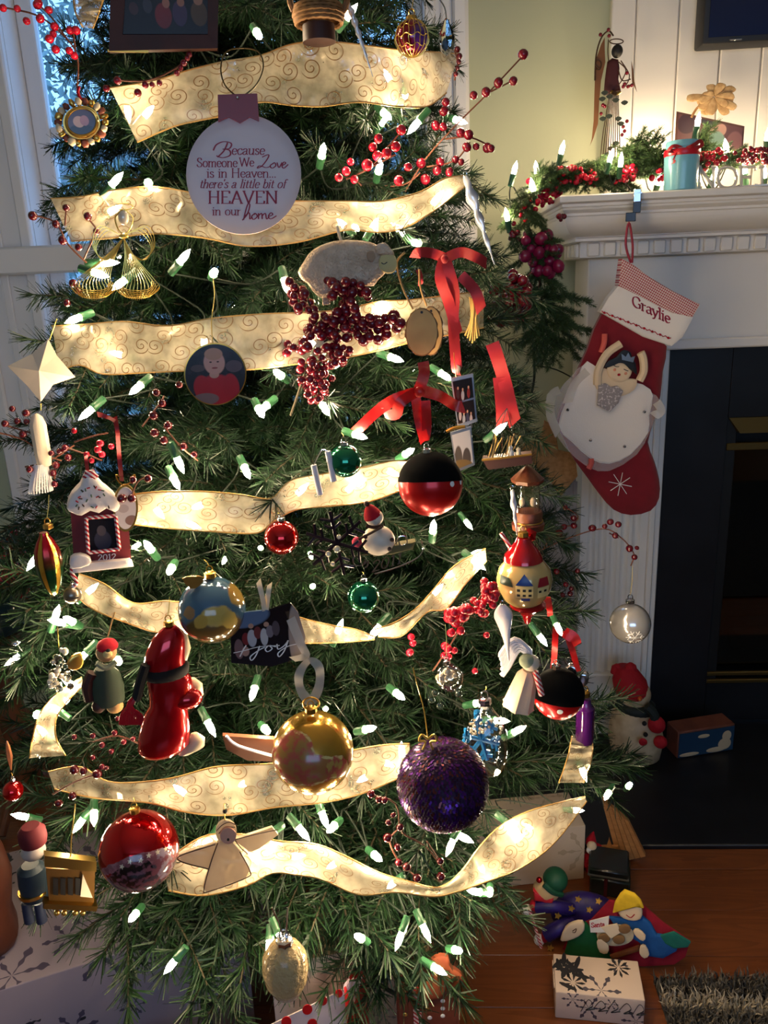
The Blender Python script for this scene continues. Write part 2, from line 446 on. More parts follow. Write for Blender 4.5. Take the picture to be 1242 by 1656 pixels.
wbox('sill', (WX0-.2, -.07, WZ0-.05), (WX1+.13, .06, WZ0-.002))
wbox('apron', (WX0-.17, -.02, WZ0-.15), (WX1+.1, -.0005, WZ0-.051))
ZM = 1.39
wbox('check_rail', (WX0-.25, -.062, 1.352), (WX1+.115, -.0365, 1.424), .006)
def sash(z0, z1, y, rows):
    st = .045
    s = wbox('sash', (WX0+.012, y, z0), (WX0+.012+st, y+.035, z1))
    wbox('stile', (WX1-.012-st, y, z0), (WX1-.012, y+.035, z1), .004, s)
    wbox('rail', (WX0+.012+st, y, z0), (WX1-.012-st, y+.035, z0+.05), .004, s); wbox('rail', (WX0+.012+st, y, z1-.05), (WX1-.012-st, y+.035, z1), .004, s)
    xa, xb = WX0+.012+st, WX1-.012-st; n = 3
    xs = [xa+(xb-xa)*k/n for k in range(n+1)]; zs = rows
    for x in xs[1:-1]: wbox('muntin', (x-.011, y+.006, z0+.05), (x+.011, y+.03, z1-.05), .004, s)
    for z in zs[1:-1]: wbox('muntin', (xa, y+.0065, z-.014), (xb, y+.0295, z+.014), .004, s)
    for i in range(len(zs)-1):
        for k in range(n):
            p = MB().box2((xs[k], y+.016, zs[i]), (xs[k+1], y+.019, zs[i+1])).build('pane', M['pane'], s, False)
sash(WZ0, ZM+.03, .045, [WZ0+.03, .93, ZM])
sash(ZM-.03, WZ1, .082, [ZM, 1.724, 2.19])
for x in (WX0, WX1-.012): wbox('jamb', (x, .0, WZ0), (x+.012, .14, WZ1), .0)
wr = struct(thing('window_2', 'wide window behind the photographer', None, (0, YB, 0)))
for a, b in (((-.86, -.02, .74), (-.8, .03, 2.31)), ((1.6, -.02, .74), (1.66, .03, 2.31)), ((-.8, -.02, 2.25), (1.6, .03, 2.31)), ((-.8, -.02, .74), (1.6, .05, .8)), ((.38, -.06, .8), (.42, -.02, 2.25))):
    MB().box2(a, b, .004).build('window_frame', M['trim_white'], wr)

# outdoors beyond the window
M['yard'] = pm('winter lawn', C(120, 128, 120), .95, noise=(2, C(150, 150, 150)))
M['siding'] = pm('white lap siding', C(225, 228, 232), .7)
M['roof'] = pm('grey roof', C(110, 112, 120), .8)
M['leaf'] = pm('blue green leaves', C(96, 124, 124), .35, spec=.6, noise=(1.2, C(160, 176, 176)))  # two pale blue-green tones mixed by noise
struct(MB().box2((-14, 2.5, -.75), (6, 22, -.7)).build('ground_outside', M['yard'], smooth=False))
hs = thing('neighbour_house', 'white lap sided house seen low through the window glass', 'house', (-4.4, 9, -.7))
for k in range(20):
    z = .15*k
    b = MB(); b.loft([[(-3.2, 0-.02, z), (4.2, 0-.02, z), (4.2, .1, z), (-3.2, .1, z)], [(-3.2, 0, z+.15), (4.2, 0, z+.15), (4.2, .1, z+.15), (-3.2, .1, z+.15)]]); b.build('siding_board', M['siding'], hs, False)
MB().loft([[(-3.5, -.35, 3.0), (4.5, -.35, 3.0), (4.5, -.35, 3.06), (-3.5, -.35, 3.06)], [(-3.5, 2.6, 3.9), (4.5, 2.6, 3.9), (4.5, 2.6, 3.96), (-3.5, 2.6, 3.96)]]).build('roof', M['roof'], hs, False)
def leafy(name, label, loc, h, rx, n, seed, size=.07):
    rnd = random.Random(seed); t = thing(name, label, 'tree', loc)
    MB().tube([(0, 0, 0), (.05, 0, h*.4), (-.04, .03, h*.8)], [.1, .08, .03], 8).build('trunk', M['trunk'], t)
    m = MB()
    for k in range(n):
        while True:
            p = Vector((rnd.uniform(-1, 1), rnd.uniform(-1, 1), rnd.uniform(-1, 1)))
            if .25 < p.length < 1: break
        p = Vector((p.x*rx, p.y*rx*.5, h*.55+p.z*h*.5)); a = Vector((rnd.gauss(0, 1), rnd.gauss(0, 1), rnd.gauss(0, 1))).normalized(); b = a.orthogonal().normalized(); s_ = size*rnd.uniform(.6, 1.4)
        q = a.cross(b)
        m.face([m.v(p-a*s_), m.v(p+b*s_*.45+q*s_*.1), m.v(p+a*s_), m.v(p-b*s_*.45+q*s_*.1)])
    f = m.build('foliage', M['leaf'], t, False); f['kind'] = 'stuff'
leafy('garden_tree', 'pale leafy tree filling the upper left window panes', (-3.1, 6.2, -.7), 6.2, 1.7, 16000, 3, .04)
leafy('garden_tree', 'pale leafy tree outside glimpsed through gaps in the Christmas tree', (.6, 6.9, -.7), 6.0, 1.5, 8000, 4, .045)
leafy('garden_shrub', 'low leafy shrub outside below the neighbouring siding', (-2.2, 4.6, -.7), 2.0, .9, 3000, 5, .05)

# oak floor of planks, border board, black stone hearth
def oak_mat(name, c1, c2, rough=.3):
    m, nt, b = newmat(name); tc = N(nt, 'ShaderNodeTexCoord'); oi = N(nt, 'ShaderNodeObjectInfo')
    mp = N(nt, 'ShaderNodeMapping'); mp.inputs['Scale'].default_value = (1.3, 16, 16); nt.links.new(tc.outputs['Object'], mp.inputs[0])
    ad = N(nt, 'ShaderNodeVectorMath', operation='ADD'); nt.links.new(mp.outputs[0], ad.inputs[0])
    cb = N(nt, 'ShaderNodeCombineXYZ')
    for i in range(3): nt.links.new(math_n(nt, 'MULTIPLY', oi.outputs['Random'], 40+i*13.0), cb.inputs[i])
    nt.links.new(cb.outputs[0], ad.inputs[1])
    t = N(nt, 'ShaderNodeTexNoise'); t.inputs['Scale'].default_value = 1.0; t.inputs['Detail'].default_value = 6; t.inputs['Distortion'].default_value = 1.2; nt.links.new(ad.outputs[0], t.inputs['Vector'])
    g = N(nt, 'ShaderNodeMath', operation='FRACT'); nt.links.new(math_n(nt, 'MULTIPLY', t.outputs['Fac'], 9.0), g.inputs[0])
    k = mixc(nt, math_n(nt, 'MULTIPLY', g.outputs[0], .55), c1, c2); k = mixc(nt, math_n(nt, 'MULTIPLY', oi.outputs['Random'], .35), k, c2)
    nt.links.new(k, b.inputs['Base Color']); b.inputs['Roughness'].default_value = rough; b.inputs['Coat Weight'].default_value = .25; b.inputs['Coat Roughness'].default_value = .2
    return m
M['oak'] = oak_mat('oak flooring', C(132, 74, 38), C(88, 44, 22))
M['pine'] = oak_mat('pine boards', C(214, 150, 88), C(168, 104, 52), .5)
fl = struct(thing('floor', 'oak plank floor with boards running across', None))
struct(MB().box2((XL, YB, -.06), (XR, WY, -.016)).build('floor_base', M['dark_wood'], fl, False))
HF, HB = 1.572, 1.505
y = HB; rnd = random.Random(2); i = 0
while y > YB+.01:
    y2 = max(y-.118, YB); cut = [XL, -.3+rnd.uniform(-.9, .9), XR] if i > 2 else [XL, XR]
    for a, b in zip(cut, cut[1:]):
        pl = MB().box2((a+.0006, y2+.0006, -.016), (b-.0006, y-.0006, 0), .0006).build('plank', M['oak'], fl)
    y = y2; i += 1
MB().box2((XL, HB+.001, -.016), (XR, HF-.001, .0015), .0008).build('plank', M['oak'], fl)
for k in range(6): MB().box2((XL, HF+.001+k*.114, -.016), (.02, HF+k*.114+.113, 0), .0015).build('plank', M['oak'], fl)
hearth = MB().box2((.022, HF, -.015), (XR, 2.09, .012), .003).build('hearth', M['slate']); tag(hearth, 'flush black stone hearth slab before the fireplace', 'hearth')

# chimney breast boards above the mantel
om = struct(thing('wall_overmantel', 'white vertical boards above the mantel', None))
BX = [.477, .538, .642, .745, .846]
while BX[-1] < 2.3: BX.append(BX[-1]+.1)
for a, b in zip(BX, BX[1:]): MB().box2((a+.0015, 2.225, 1.30), (b-.0015, 2.2495, ZC), .003).build('board', M['white_paint'], om)
MB().box2((.48, 2.2355, 1.30), (2.3, 2.2490, ZC)).build('backing', M['white_paint'], om, False)

# mantelpiece
mp_ = thing('mantelpiece', 'white painted fireplace mantel with crown moulding and fluted pilaster', 'mantel')
XM = 2.35
def mring(Y, z): x = .40-.5*(2.05-Y); return [(x, 2.2245, z), (x, Y, z), (XM, Y, z), (XM, 2.2245, z)]
MB().loft([mring(1.858, 1.4405), mring(1.853, 1.443), mring(1.853, 1.454), mring(1.857, 1.457)]).build('shelf', M['white_paint'], mp_)
pr = [(1.868, 1.440), (1.868, 1.434), (1.874, 1.432), (1.872, 1.428), (1.878, 1.423), (1.884, 1.421), (1.884, 1.416)]
for k in range(9):
    a = k/8*PI/2; pr.append((1.888+.078*(1-math.cos(a)), 1.414-.040*math.sin(a)))
pr += [(1.966, 1.372), (1.962, 1.370), (1.962, 1.364), (1.985, 1.3635)]
MB().loft([mring(*q) for q in pr]).build('crown_moulding', M['white_paint'], mp_, ang=25)
MB().loft([mring(2.0, 1.3634), mring(2.0, 1.328), mring(2.012, 1.326)]).build('dentil_band', M['white_paint'], mp_)
dm = MB().box((0, 0, 0), (.0275, .009, .031), None, .0025).mesh('dentil', M['white_paint'])
x = .40-.025+.03
while x < XM:
    d = link('dentil', dm, mp_); d.location = (x, 1.9955, 1.3455); x += .0385
for k in range(4):
    d = link('dentil', dm, mp_); d.location = (.3735-.0015, 2.03+k*.045, 1.3455); d.rotation_euler = (0, 0, PI/2)
MB().box2((.405, 2.05, 1.10), (XM, 2.2245, 1.3255), .003).build('frieze', M['white_paint'], mp_)
MB().box2((.60, 2.036, 1.10), (XM, 2.0495, 1.125), .004).build('frieze_moulding', M['white_paint'], mp_)
def pilaster(x0, x1):
    sec = [(x0, 2.2245), (x0, 2.05)]; n = 5; w_ = (x1-x0-.03)/n
    for k in range(n):
        xa = x0+.015+k*w_
        sec += [(xa+.004, 2.05)]+[(xa+.004+(w_-.008)*t/6, 2.05+.009*math.sin(PI*t/6)) for t in range(1, 6)]+[(xa+w_-.004, 2.05)]
    sec += [(x1, 2.05), (x1, 2.2245)]
    b = MB(); b.loft([[(p[0], p[1], .205) for p in sec], [(p[0], p[1], 1.0995) for p in sec]]); return b
pl = pilaster(.405, .583).build('pilaster', M['white_paint'], mp_, ang=30)
MB().box2((.398, 2.035, 0.012), (.588, 2.2245, .2045), .004).build('plinth', M['white_paint'], pl)
MB().box2((.5835, 2.042, .012), (.600, 2.2245, 1.0995), .003).build('inner_moulding', M['white_paint'], pl)
MB().box2((.6005, 2.056, .012), (.617, 2.2245, 1.0995), .003).build('inner_moulding', M['white_paint'], pl)

# fireplace insert
M['fire_brass'] = pm('aged brass trim', C(104, 84, 46), .5, .9)
fi = thing('fireplace', 'black stone fireplace with dark glass doors and brass trims', 'fireplace')
FX, FZ0, FZ1 = .785, .14, .915
mb = MB(); mb.box2((.6175, 2.09, .0125), (FX, 2.22, 1.0995), .001); mb.build('surround_slab', M['slate'], fi)
MB().box2((FX+.0005, 2.09, FZ1), (2.0, 2.22, 1.0995), .001).build('surround_slab', M['slate'], fi)
MB().box2((FX+.0005, 2.105, .0125), (2.0, 2.22, .139), .001).build('surround_slab', M['slate'], fi)
MB().box2((FX, 2.21, .1395), (2.0, 2.222, FZ1)).build('firebox_back', M['black_metal'], fi, False)
MB().box2((FX, 2.10, .1395), (FX+.03, 2.2095, FZ1-.0005), .002).build('door_frame', M['black_metal'], fi)
hood = MB().loft([[(FX+.004, 2.093, .914), (2.0, 2.093, .914), (2.0, 2.12, .914), (FX+.004, 2.12, .914)], [(FX+.03, 2.078, .875), (2.0, 2.078, .875), (2.0, 2.11, .875), (FX+.03, 2.11, .875)]]).build('hood', M['fire_brass'], fi)
MB().box2((FX+.005, 2.098, .825), (2.0, 2.112, .845), .002).build('brass_strip', M['fire_brass'], fi)
for z in (.140, .164): MB().box2((FX-.003, 2.093, z), (2.0, 2.104, z+.012), .002).build('brass_strip', M['fire_brass'], fi)
M['dark_glass'] = thin_glass('smoked fire glass', (.35, .33, .32, 1), .06)
MB().box2((FX+.03, 2.125, .18), (2.0, 2.129, .82)).build('glass_door', M['dark_glass'], fi, False)
for k, (x, z, r) in enumerate(((1.02, .24, .035), (1.14, .31, .03), (.97, .34, .028))):
    MB().tube([(x-.14, 2.17, z), (x, 2.175, z+.01), (x+.2, 2.168, z-.01)], [r, r*1.1, r*.95], 10).build('log', M['brown_wood'], fi)

# television
tv = thing('television', 'black flat television mounted above the mantel', 'television', (1.2, 2.2, 1.802))
M['tv_screen'] = pm('dark glossy screen', C(8, 22, 60), .12, spec=.7)  # blue of a reflected window is put into the screen colour
MB().box2((-.522, -.045, 0), (.6, .02, .64), .006, 2).build('bezel', M['black_metal'], tv)
MB().box2((-.509, -.0485, .014), (.587, -.0455, .627)).build('screen', M['tv_screen'], tv, False)
MB().box2((-.46, -.0475, .005), (-.43, -.0455, .009), .001).build('button', M['chrome'], tv)

# shag rug
rg = thing('shag_rug', 'dark grey shag rug with a cream stripe on the oak floor', 'rug', (.40, -.6, 0))
def rugcol(x, y): # world coords
    s_ = .035*math.sin(x*9+1)
    return 1 if (1.128 < y+s_*.3 < 1.160 or .86 < y+s_ < .95) else 0
M['rug_base'] = pm('rug backing', C(60, 58, 56), .98, noise=(60, C(34, 34, 36)))
MB().box2((0, 0, .0005), (1.9, 1.81, .008), .003).build('backing', M['rug_base'], rg)
def rug_mat():
    m, nt, b = newmat('shag pile'); a = N(nt, 'ShaderNodeAttribute'); a.attribute_name = 'shade'
    nt.links.new(mixc(nt, a.outputs['Fac'], C(44, 42, 42), C(190, 176, 154)), b.inputs['Base Color']); b.inputs['Roughness'].default_value = .95; return m
M['rug_pile'] = rug_mat()
rnd = random.Random(5); V = []; Fc = []; sh = []
for k in range(15000):
    x = rnd.uniform(.40, 1.0); y = rnd.uniform(.86, 1.212); c = rugcol(x, y); h = rnd.uniform(.012, .022); a = rnd.uniform(0, 2*PI); L = rnd.uniform(0, .018); b_ = rnd.uniform(0, 2*PI)
    wv = Vector((math.cos(b_), math.sin(b_), 0))*.0016; p = Vector((x-.40, y+.6, .007)); q = p+Vector((math.cos(a)*L*.4, math.sin(a)*L*.4, h*.65)); r_ = p+Vector((math.cos(a)*L, math.sin(a)*L, h))
    i = len(V); V += [p-wv, p+wv, q+wv, q-wv, r_]; Fc += [(i, i+1, i+2, i+3), (i+3, i+2, i+4)]
    v_ = (c*rnd.uniform(.75, 1) if c else rnd.uniform(0, .35)); sh += [v_]*5
me = bpy.data.meshes.new('pile'); me.from_pydata([tuple(v) for v in V], [], Fc); at = me.attributes.new('shade', 'FLOAT', 'POINT'); at.data.foreach_set('value', sh); me.materials.append(M['rug_pile'])
po = link('pile', me, rg); po['kind'] = 'stuff'
# ------------------------------------------------------------------ Christmas tree
def needle_branch(seed, L=.5, sprig=(.09, .15), dens=1050, nl=(.024, .040), first=.12, mats=None, spread=(35, 62), nw=.0011, gap=.033):
    """one artificial branch along +X, drooping sprigs on both sides, flat needles all round every stem"""
    rnd = random.Random(seed); V = []; Fc = []; mi = []; sh = []
    def strip(p, q, wd, m, s_):
        t = (q-p).normalized(); a = t.orthogonal().normalized(); a = Matrix.Rotation(rnd.uniform(0, PI), 3, t) @ a
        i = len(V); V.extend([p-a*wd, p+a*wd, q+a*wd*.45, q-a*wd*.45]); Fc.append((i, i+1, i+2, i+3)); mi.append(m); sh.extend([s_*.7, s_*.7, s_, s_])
    def stem(pts, r0, r1):
        n = len(pts)
        for k in range(n-1):
            p, q = pts[k], pts[k+1]; t = (q-p).normalized(); a = t.orthogonal().normalized(); b = t.cross(a); i = len(V)
            ra = r0+(r1-r0)*k/(n-1); rb = r0+(r1-r0)*(k+1)/(n-1)
            for c, rr in ((p, ra), (q, rb)):
                for j in range(4): V.append(c+(a*math.cos(j*PI/2)+b*math.sin(j*PI/2))*rr)
            for j in range(4): Fc.append((i+j, i+(j+1) % 4, i+4+(j+1) % 4, i+4+j)); mi.append(1)
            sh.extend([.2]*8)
    def needles(pts, f0, f1):
        seg = [(pts[k+1]-pts[k]).length for k in range(len(pts)-1)]; tot = sum(seg); n = int(tot*dens*(f1-f0))
        for _ in range(n):
            d = rnd.uniform(f0, f1)*tot; k = 0
            while k < len(seg)-1 and d > seg[k]: d -= seg[k]; k += 1
            p = pts[k].lerp(pts[k+1], min(1, d/seg[k])); t = (pts[k+1]-pts[k]).normalized(); a = t.orthogonal().normalized()
            a = Matrix.Rotation(rnd.uniform(0, 2*PI), 3, t) @ a; an = math.radians(rnd.uniform(32, 68))
            l = rnd.uniform(*nl)*(1 if rnd.random() > .15 else .7)
            strip(p, p+(t*math.cos(an)+a*math.sin(an))*l, nw*rnd.uniform(.8, 1.25), 0, rnd.random())
        for _ in range(14):   # a tuft closing the tip
            t = (pts[-1]-pts[-2]).normalized(); a = Matrix.Rotation(rnd.uniform(0, 2*PI), 3, t) @ t.orthogonal().normalized(); an = math.radians(rnd.uniform(4, 40))
            strip(pts[-1], pts[-1]+(t*math.cos(an)+a*math.sin(an))*rnd.uniform(*nl), nw, 0, rnd.random())
    def main(t): return Vector((L*t, .012*math.sin(t*4+seed), L*(.10*t-.16*t*t)))
    mp = [main(k/8) for k in range(9)]
    stem(mp, .0035, .0015); needles(mp, .35, 1)
    t = first; side = 1
    while t < .97:
        base = main(t); d = (main(t+.02)-main(t)).normalized()
        l = rnd.uniform(*sprig)*(1.15-.45*t); ang = math.radians(rnd.uniform(*spread))
        lat = Vector((0, side, rnd.uniform(-.45, .55))).normalized()
        u = (d*math.cos(ang)+lat*math.sin(ang)).normalized()
        pts = [base+u*l*k/4+d*(l*.16*(k/4)**2)+Vector((0, 0, -.14*l*(k/4)**2+.02*l)) for k in range(5)]
        stem(pts, .0016, .001); needles(pts, .0, 1)
        t += gap/L*rnd.uniform(.8, 1.2); side = -side
    me = bpy.data.meshes.new('branch'); me.from_pydata([tuple(v) for v in V], [], Fc)
    me.polygons.foreach_set('material_index', mi); at = me.attributes.new('shade', 'FLOAT', 'POINT'); at.data.foreach_set('value', sh)
    for m in (mats or (M['needle'], M['twig'])): me.materials.append(m)
    return me
tree = thing('christmas_tree', 'tall decorated artificial Christmas tree standing before the window', 'Christmas tree', (TX, TY, 0))
MB().tube([(0, 0, .02), (0, 0, 1.2), (0, 0, 2.5)], [.028, .022, .008], 10).build('trunk', M['trunk'], tree)
st = MB()
for k in range(4):
    a = PI/4+k*PI/2; st.tube([(0, 0, .12), (math.cos(a)*.12, math.sin(a)*.12, .10), (math.cos(a)*.26, math.sin(a)*.26, .012)], .011, 6)
st.build('stand', M['black_metal'], tree)
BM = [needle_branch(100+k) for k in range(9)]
rnd = random.Random(11); z = .44; ring = 0; cnt = 0
for az in (-107, -104, -101, -98, -95, -92, -89, -73, -70, -67, -64, -61, -58, -55, -52, -66, -57):   # low front boughs, hanging over the presents
    az = math.radians(az+rnd.uniform(-2, 2)); zz = rnd.choice((.33, .37, .40)); L_ = TR(.36)*rnd.uniform(.84, .97)-.02
    b = link('branch', BM[rnd.randrange(9)], tree); b.scale = (L_/.5, 1, 1); b.location = (0, 0, zz+.09); b.rotation_euler = (rnd.uniform(-.5, .5), rnd.uniform(.05, .14), az); cnt += 1
while z < 2.45 and cnt < 292:
    R_ = TR(z); n = max(4, round(5+R_*13)) if z < 1.85 else max(4, round(R_*22))
    for k in range(n):
        az = 2*PI*(k+.5*(ring % 2)+rnd.uniform(-.18, .18))/n
        da = (math.degrees(az)+180) % 360-180
        if z < .5 and (-170 < da < -103 or -50 < da < -28): continue   # the lowest boughs leave the presents in view
        # the branch leaves the trunk a little lower and ends on the tree's outline
        tilt = rnd.uniform(-.02, .20) if z > .55 else rnd.uniform(-.12, .10); L_ = max(.16, R_*rnd.uniform(.78, .96)*(1-.17*max(0, -math.cos(az))*min(1, max(0, (z-.9)/.4))))/math.cos(tilt)-.02
        b = link('branch', BM[rnd.randrange(9)], tree); s_ = L_/.5
        b.scale = (s_, max(.85, min(1.15, s_)), max(.85, min(1.15, s_)))
        b.location = (math.cos(az)*.02, math.sin(az)*.02, z-.5*L_*math.sin(tilt)+rnd.uniform(-.03, .03)); b.rotation_euler = (rnd.uniform(-.5, .5), -tilt, az); cnt += 1
        if cnt >= 292: break
    z += .068 if z < 1.85 else .12; ring += 1

for az, zz, L_ in ((-20, .47, .63), (-13, .43, .65), (-6, .41, .64), (2, .40, .64)):   # the wide boughs at the hearth side
    b = link('branch', BM[rnd.randrange(9)], tree); b.scale = (L_/.5, 1, 1); b.location = (0, 0, zz); b.rotation_euler = (rnd.uniform(-.4, .4), .06, math.radians(az))

# ------------------------------------------------------------------ string lights
def bulb_meshes():
    b = MB().lathe([(.0, 0), (.0032, .001), (.0036, .006), (.0033, .011), (.0016, .0155), (0, .019)], seg=8).mesh('bulb', M['bulb'], ang=180)
    s = MB().lathe([(.0022, -.016), (.0040, -.015), (.0042, -.004), (.0046, -.0035), (.0046, .0005), (.0030, .0006)], seg=8).mesh('socket', M['socket'], ang=40)
    return b, s
BULB, SOCK = bulb_meshes()
def add_bulb(parent, p, d, s=1.0):
    o = link('bulb', BULB, parent); o.location = p; o.rotation_euler = Vector(d).to_track_quat('Z', 'Y').to_euler(); o.scale = (s, s, s)
    link('socket', SOCK, o)
    return o
ls = thing('string_lights', 'green cord of lit warm white mini bulbs wound through the tree', 'string lights', (TX, TY, 0))
BP = [(415,52),(620,182),(520,253),(655,380),(677,393),(612,278),(735,193),(678,195),(180,300),(240,296),(150,440),(203,452),(163,425),(345,443),(130,513),(460,452),(541,590),(608,505),(630,577),(455,608),(712,603),(432,655),(418,660),(522,655),(573,702),(228,622),(285,738),(280,772),(395,755),(245,890),(278,918),(105,1008),(88,1002),(118,1006),(33,1060),(140,1055),(190,1067),(60,1155),(125,1112),(335,1166),(428,1178),(412,1112),(615,1012),(765,905),(870,1025),(830,1185),(768,1138),(800,1165),(152,1313),(136,1322),(520,1313),(541,1335),(482,1337),(605,1382),(741,1350),(733,1358),(45,1322),(220,1477),(285,1551),(450,1508),(436,1521),(585,1518),(650,1507),(683,1495),(735,1536),(792,1440),(777,1443),(985,1281),(1016,1272),(700,1563),(340,1357),(440,1347),(330,60),(560,30),(290,425),(700,330),(800,700),(655,735),(150,660),(60,900),(310,1010),(640,1120),(700,860),(900,1010),(940,1240),(590,1180),(60,1440),(820,1330)]  # the closing entries are invented bulbs, added as extra lit spots
BR = [(232,190),(205,170),(632,133),(655,148),(560,368),(600,372),(175,345),(590,770),(560,795),(625,760),(480,800),(330,815),(250,820),(300,845),(620,1232),(595,1255),(650,1225),(98,1152),(75,1190),(110,1125),(442,1372),(470,1385),(420,1395),(775,1398),(830,1360),(862,1345),(925,1310),(700,962),(735,925),(760,900),(640,530),(510,560),(200,575),(330,545),(140,960),(540,1250),(300,1285),(400,1265),(640,1425),(545,1395),(545,1025)]
rnd = random.Random(21); pts_all = []
for (px, py) in BP:
    p = tree_pt(px, py, rnd.uniform(-.012, .004))-Vector((TX, TY, 0)); o_ = Vector((p.x, p.y, 0)).normalized()
    d = (o_*rnd.uniform(.1, .8)+Vector((rnd.uniform(-.7, .7), rnd.uniform(-.5, .2), rnd.uniform(-.9, .9)))).normalized()
    add_bulb(ls, p, d, 1.32); pts_all.append((p, d))
for (px, py) in BR:          # bulbs tucked just behind the sheer ribbon
    p = tree_pt(px, py, -.016)-Vector((TX, TY, 0)); d = Vector((rnd.uniform(-1, 1), .2, rnd.uniform(-.8, .8))).normalized()
    add_bulb(ls, p, d, 1.15); pts_all.append((p, d))
for k in range(48):          # random bulbs added inside and at the far side, lighting the tree from within
    z = rnd.uniform(.25, 1.85); a = rnd.uniform(0, 2*PI); r = TR(z)*rnd.uniform(.5, .9)
    p = Vector((math.cos(a)*r, math.sin(a)*r, z)); d = Vector((math.cos(a), math.sin(a), rnd.uniform(-1, 1))).normalized()
    add_bulb(ls, p, d); pts_all.append((p, d))
# the cord: from bulb to bulb round the tree, level by level
pts_all.sort(key=lambda q: (int(q[0].z/.11), math.atan2(q[0].y, q[0].x)*(1 if int(q[0].z/.11) % 2 else -1)))
cp = []
for p, d in pts_all:
    cp.append(p-d*.018*1.1)
cq = []
for a, b in zip(cp, cp[1:]):
    # runs between two sockets dip inwards, under the foliage
    m_ = (a+b)/2; rr = max(.35, 1-.45*min(1, (a-b).length/.25)); m_ = Vector((m_.x*rr, m_.y*rr, m_.z-.15*(a-b).length))
    q = smooth_path([a, m_, b], 5)
    cq += q
MB().tube([v for k, v in enumerate(cq) if k == 0 or (v-cq[k-1]).length > 1e-4], .0012, 5).build('cord', M['cord'], ls)

# ------------------------------------------------------------------ sheer ribbon garlands
def ribbon_mat(name, tint, gold, seethru=.46):
    m, nt, b = newmat(name); nt.nodes.remove(b); tc = N(nt, 'ShaderNodeTexCoord')
    # printed gold scrolls: Archimedean spirals round scattered centres
    vo = N(nt, 'ShaderNodeTexVoronoi'); vo.voronoi_dimensions = '2D'; vo.inputs['Scale'].default_value = 1.35; vo.inputs['Randomness'].default_value = .75
    mp = N(nt, 'ShaderNodeMapping'); mp.inputs['Scale'].default_value = (24, 1.9, 1); nt.links.new(tc.outputs['UV'], mp.inputs[0]); nt.links.new(mp.outputs[0], vo.inputs['Vector'])
    sb = N(nt, 'ShaderNodeVectorMath', operation='SUBTRACT'); nt.links.new(mp.outputs[0], sb.inputs[0]); nt.links.new(vo.outputs['Position'], sb.inputs[1])
    sp = N(nt, 'ShaderNodeSeparateXYZ'); nt.links.new(sb.outputs[0], sp.inputs[0])
    an = math_n(nt, 'DIVIDE', math_n(nt, 'ARCTAN2', sp.outputs[1], sp.outputs[0]), 2*PI)
    rr = math_n(nt, 'MULTIPLY', vo.outputs['Distance'], 4.2)
    fr = math_n(nt, 'ABSOLUTE', math_n(nt, 'SUBTRACT', math_n(nt, 'FRACT', math_n(nt, 'SUBTRACT', rr, an)), .5))
    line = math_n(nt, 'MULTIPLY', math_n(nt, 'LESS_THAN', fr, .09), math_n(nt, 'LESS_THAN', rr, 1.9))
    nz = N(nt, 'ShaderNodeTexNoise'); nz.inputs['Scale'].default_value = 34; nz.inputs['Detail'].default_value = 4; nt.links.new(tc.outputs['Object'], nz.inputs['Vector'])
    col = mixc(nt, math_n(nt, 'MULTIPLY', nz.outputs['Fac'], .5), tint, C(238, 226, 196)); col = mixc(nt, line, col, gold)
    bu = N(nt, 'ShaderNodeBump'); bu.inputs['Strength'].default_value = .9; bu.inputs['Distance'].default_value = .01
    n2 = N(nt, 'ShaderNodeTexNoise'); n2.inputs['Scale'].default_value = 26; n2.inputs['Distortion'].default_value = 1.2; n2.inputs['Detail'].default_value = 1.0; nt.links.new(tc.outputs['Object'], n2.inputs['Vector']); nt.links.new(n2.outputs['Fac'], bu.inputs['Height'])
    df = N(nt, 'ShaderNodeBsdfDiffuse'); tl = N(nt, 'ShaderNodeBsdfTranslucent'); gl = N(nt, 'ShaderNodeBsdfGlossy'); tr = N(nt, 'ShaderNodeBsdfTransparent')
    gl.inputs['Roughness'].default_value = .34; gl.inputs[0].default_value = C(255, 244, 220)
    for s_ in (df, tl): nt.links.new(col, s_.inputs[0])
    for s_ in (df, gl): nt.links.new(bu.outputs[0], s_.inputs['Normal'])
    def mx(f, a, c):
        x = N(nt, 'ShaderNodeMixShader'); nt.links.new(a, x.inputs[1]); nt.links.new(c, x.inputs[2])
        if isinstance(f, float): x.inputs[0].default_value = f
        else: nt.links.new(f, x.inputs[0])
        return x.outputs[0]
    o = mx(.52, df.outputs[0], tl.outputs[0]); o = mx(.13, o, gl.outputs[0])
    al = math_n(nt, 'MULTIPLY', math_n(nt, 'SUBTRACT', 1.0, line), math_n(nt, 'MULTIPLY', math_n(nt, 'SUBTRACT', nz.outputs['Fac'], .2, True), seethru*3.2))
    o = mx(al, o, tr.outputs[0]); nt.links.new(o, nt.nodes['Material Output'].inputs[0]); return m
M['ribbon'] = ribbon_mat('sheer cream ribbon', C(196, 184, 160), C(104, 70, 32))
M['ribbon_edge'] = pm('gold wire edge', C(190, 150, 86), .45, .3)
def resample(pts, n):
    P = smooth_path([(*p, 0) for p in pts], 6); d = [0]
    for a, b in zip(P, P[1:]): d.append(d[-1]+(b-a).length)
    out = []; k = 0
    for i in range(n):
        t = d[-1]*i/(n-1)
        while k < len(P)-2 and d[k+1] < t: k += 1
        f = (t-d[k])/max(1e-6, d[k+1]-d[k]); out.append(P[k].lerp(P[k+1], min(1, max(0, f))))
    return out
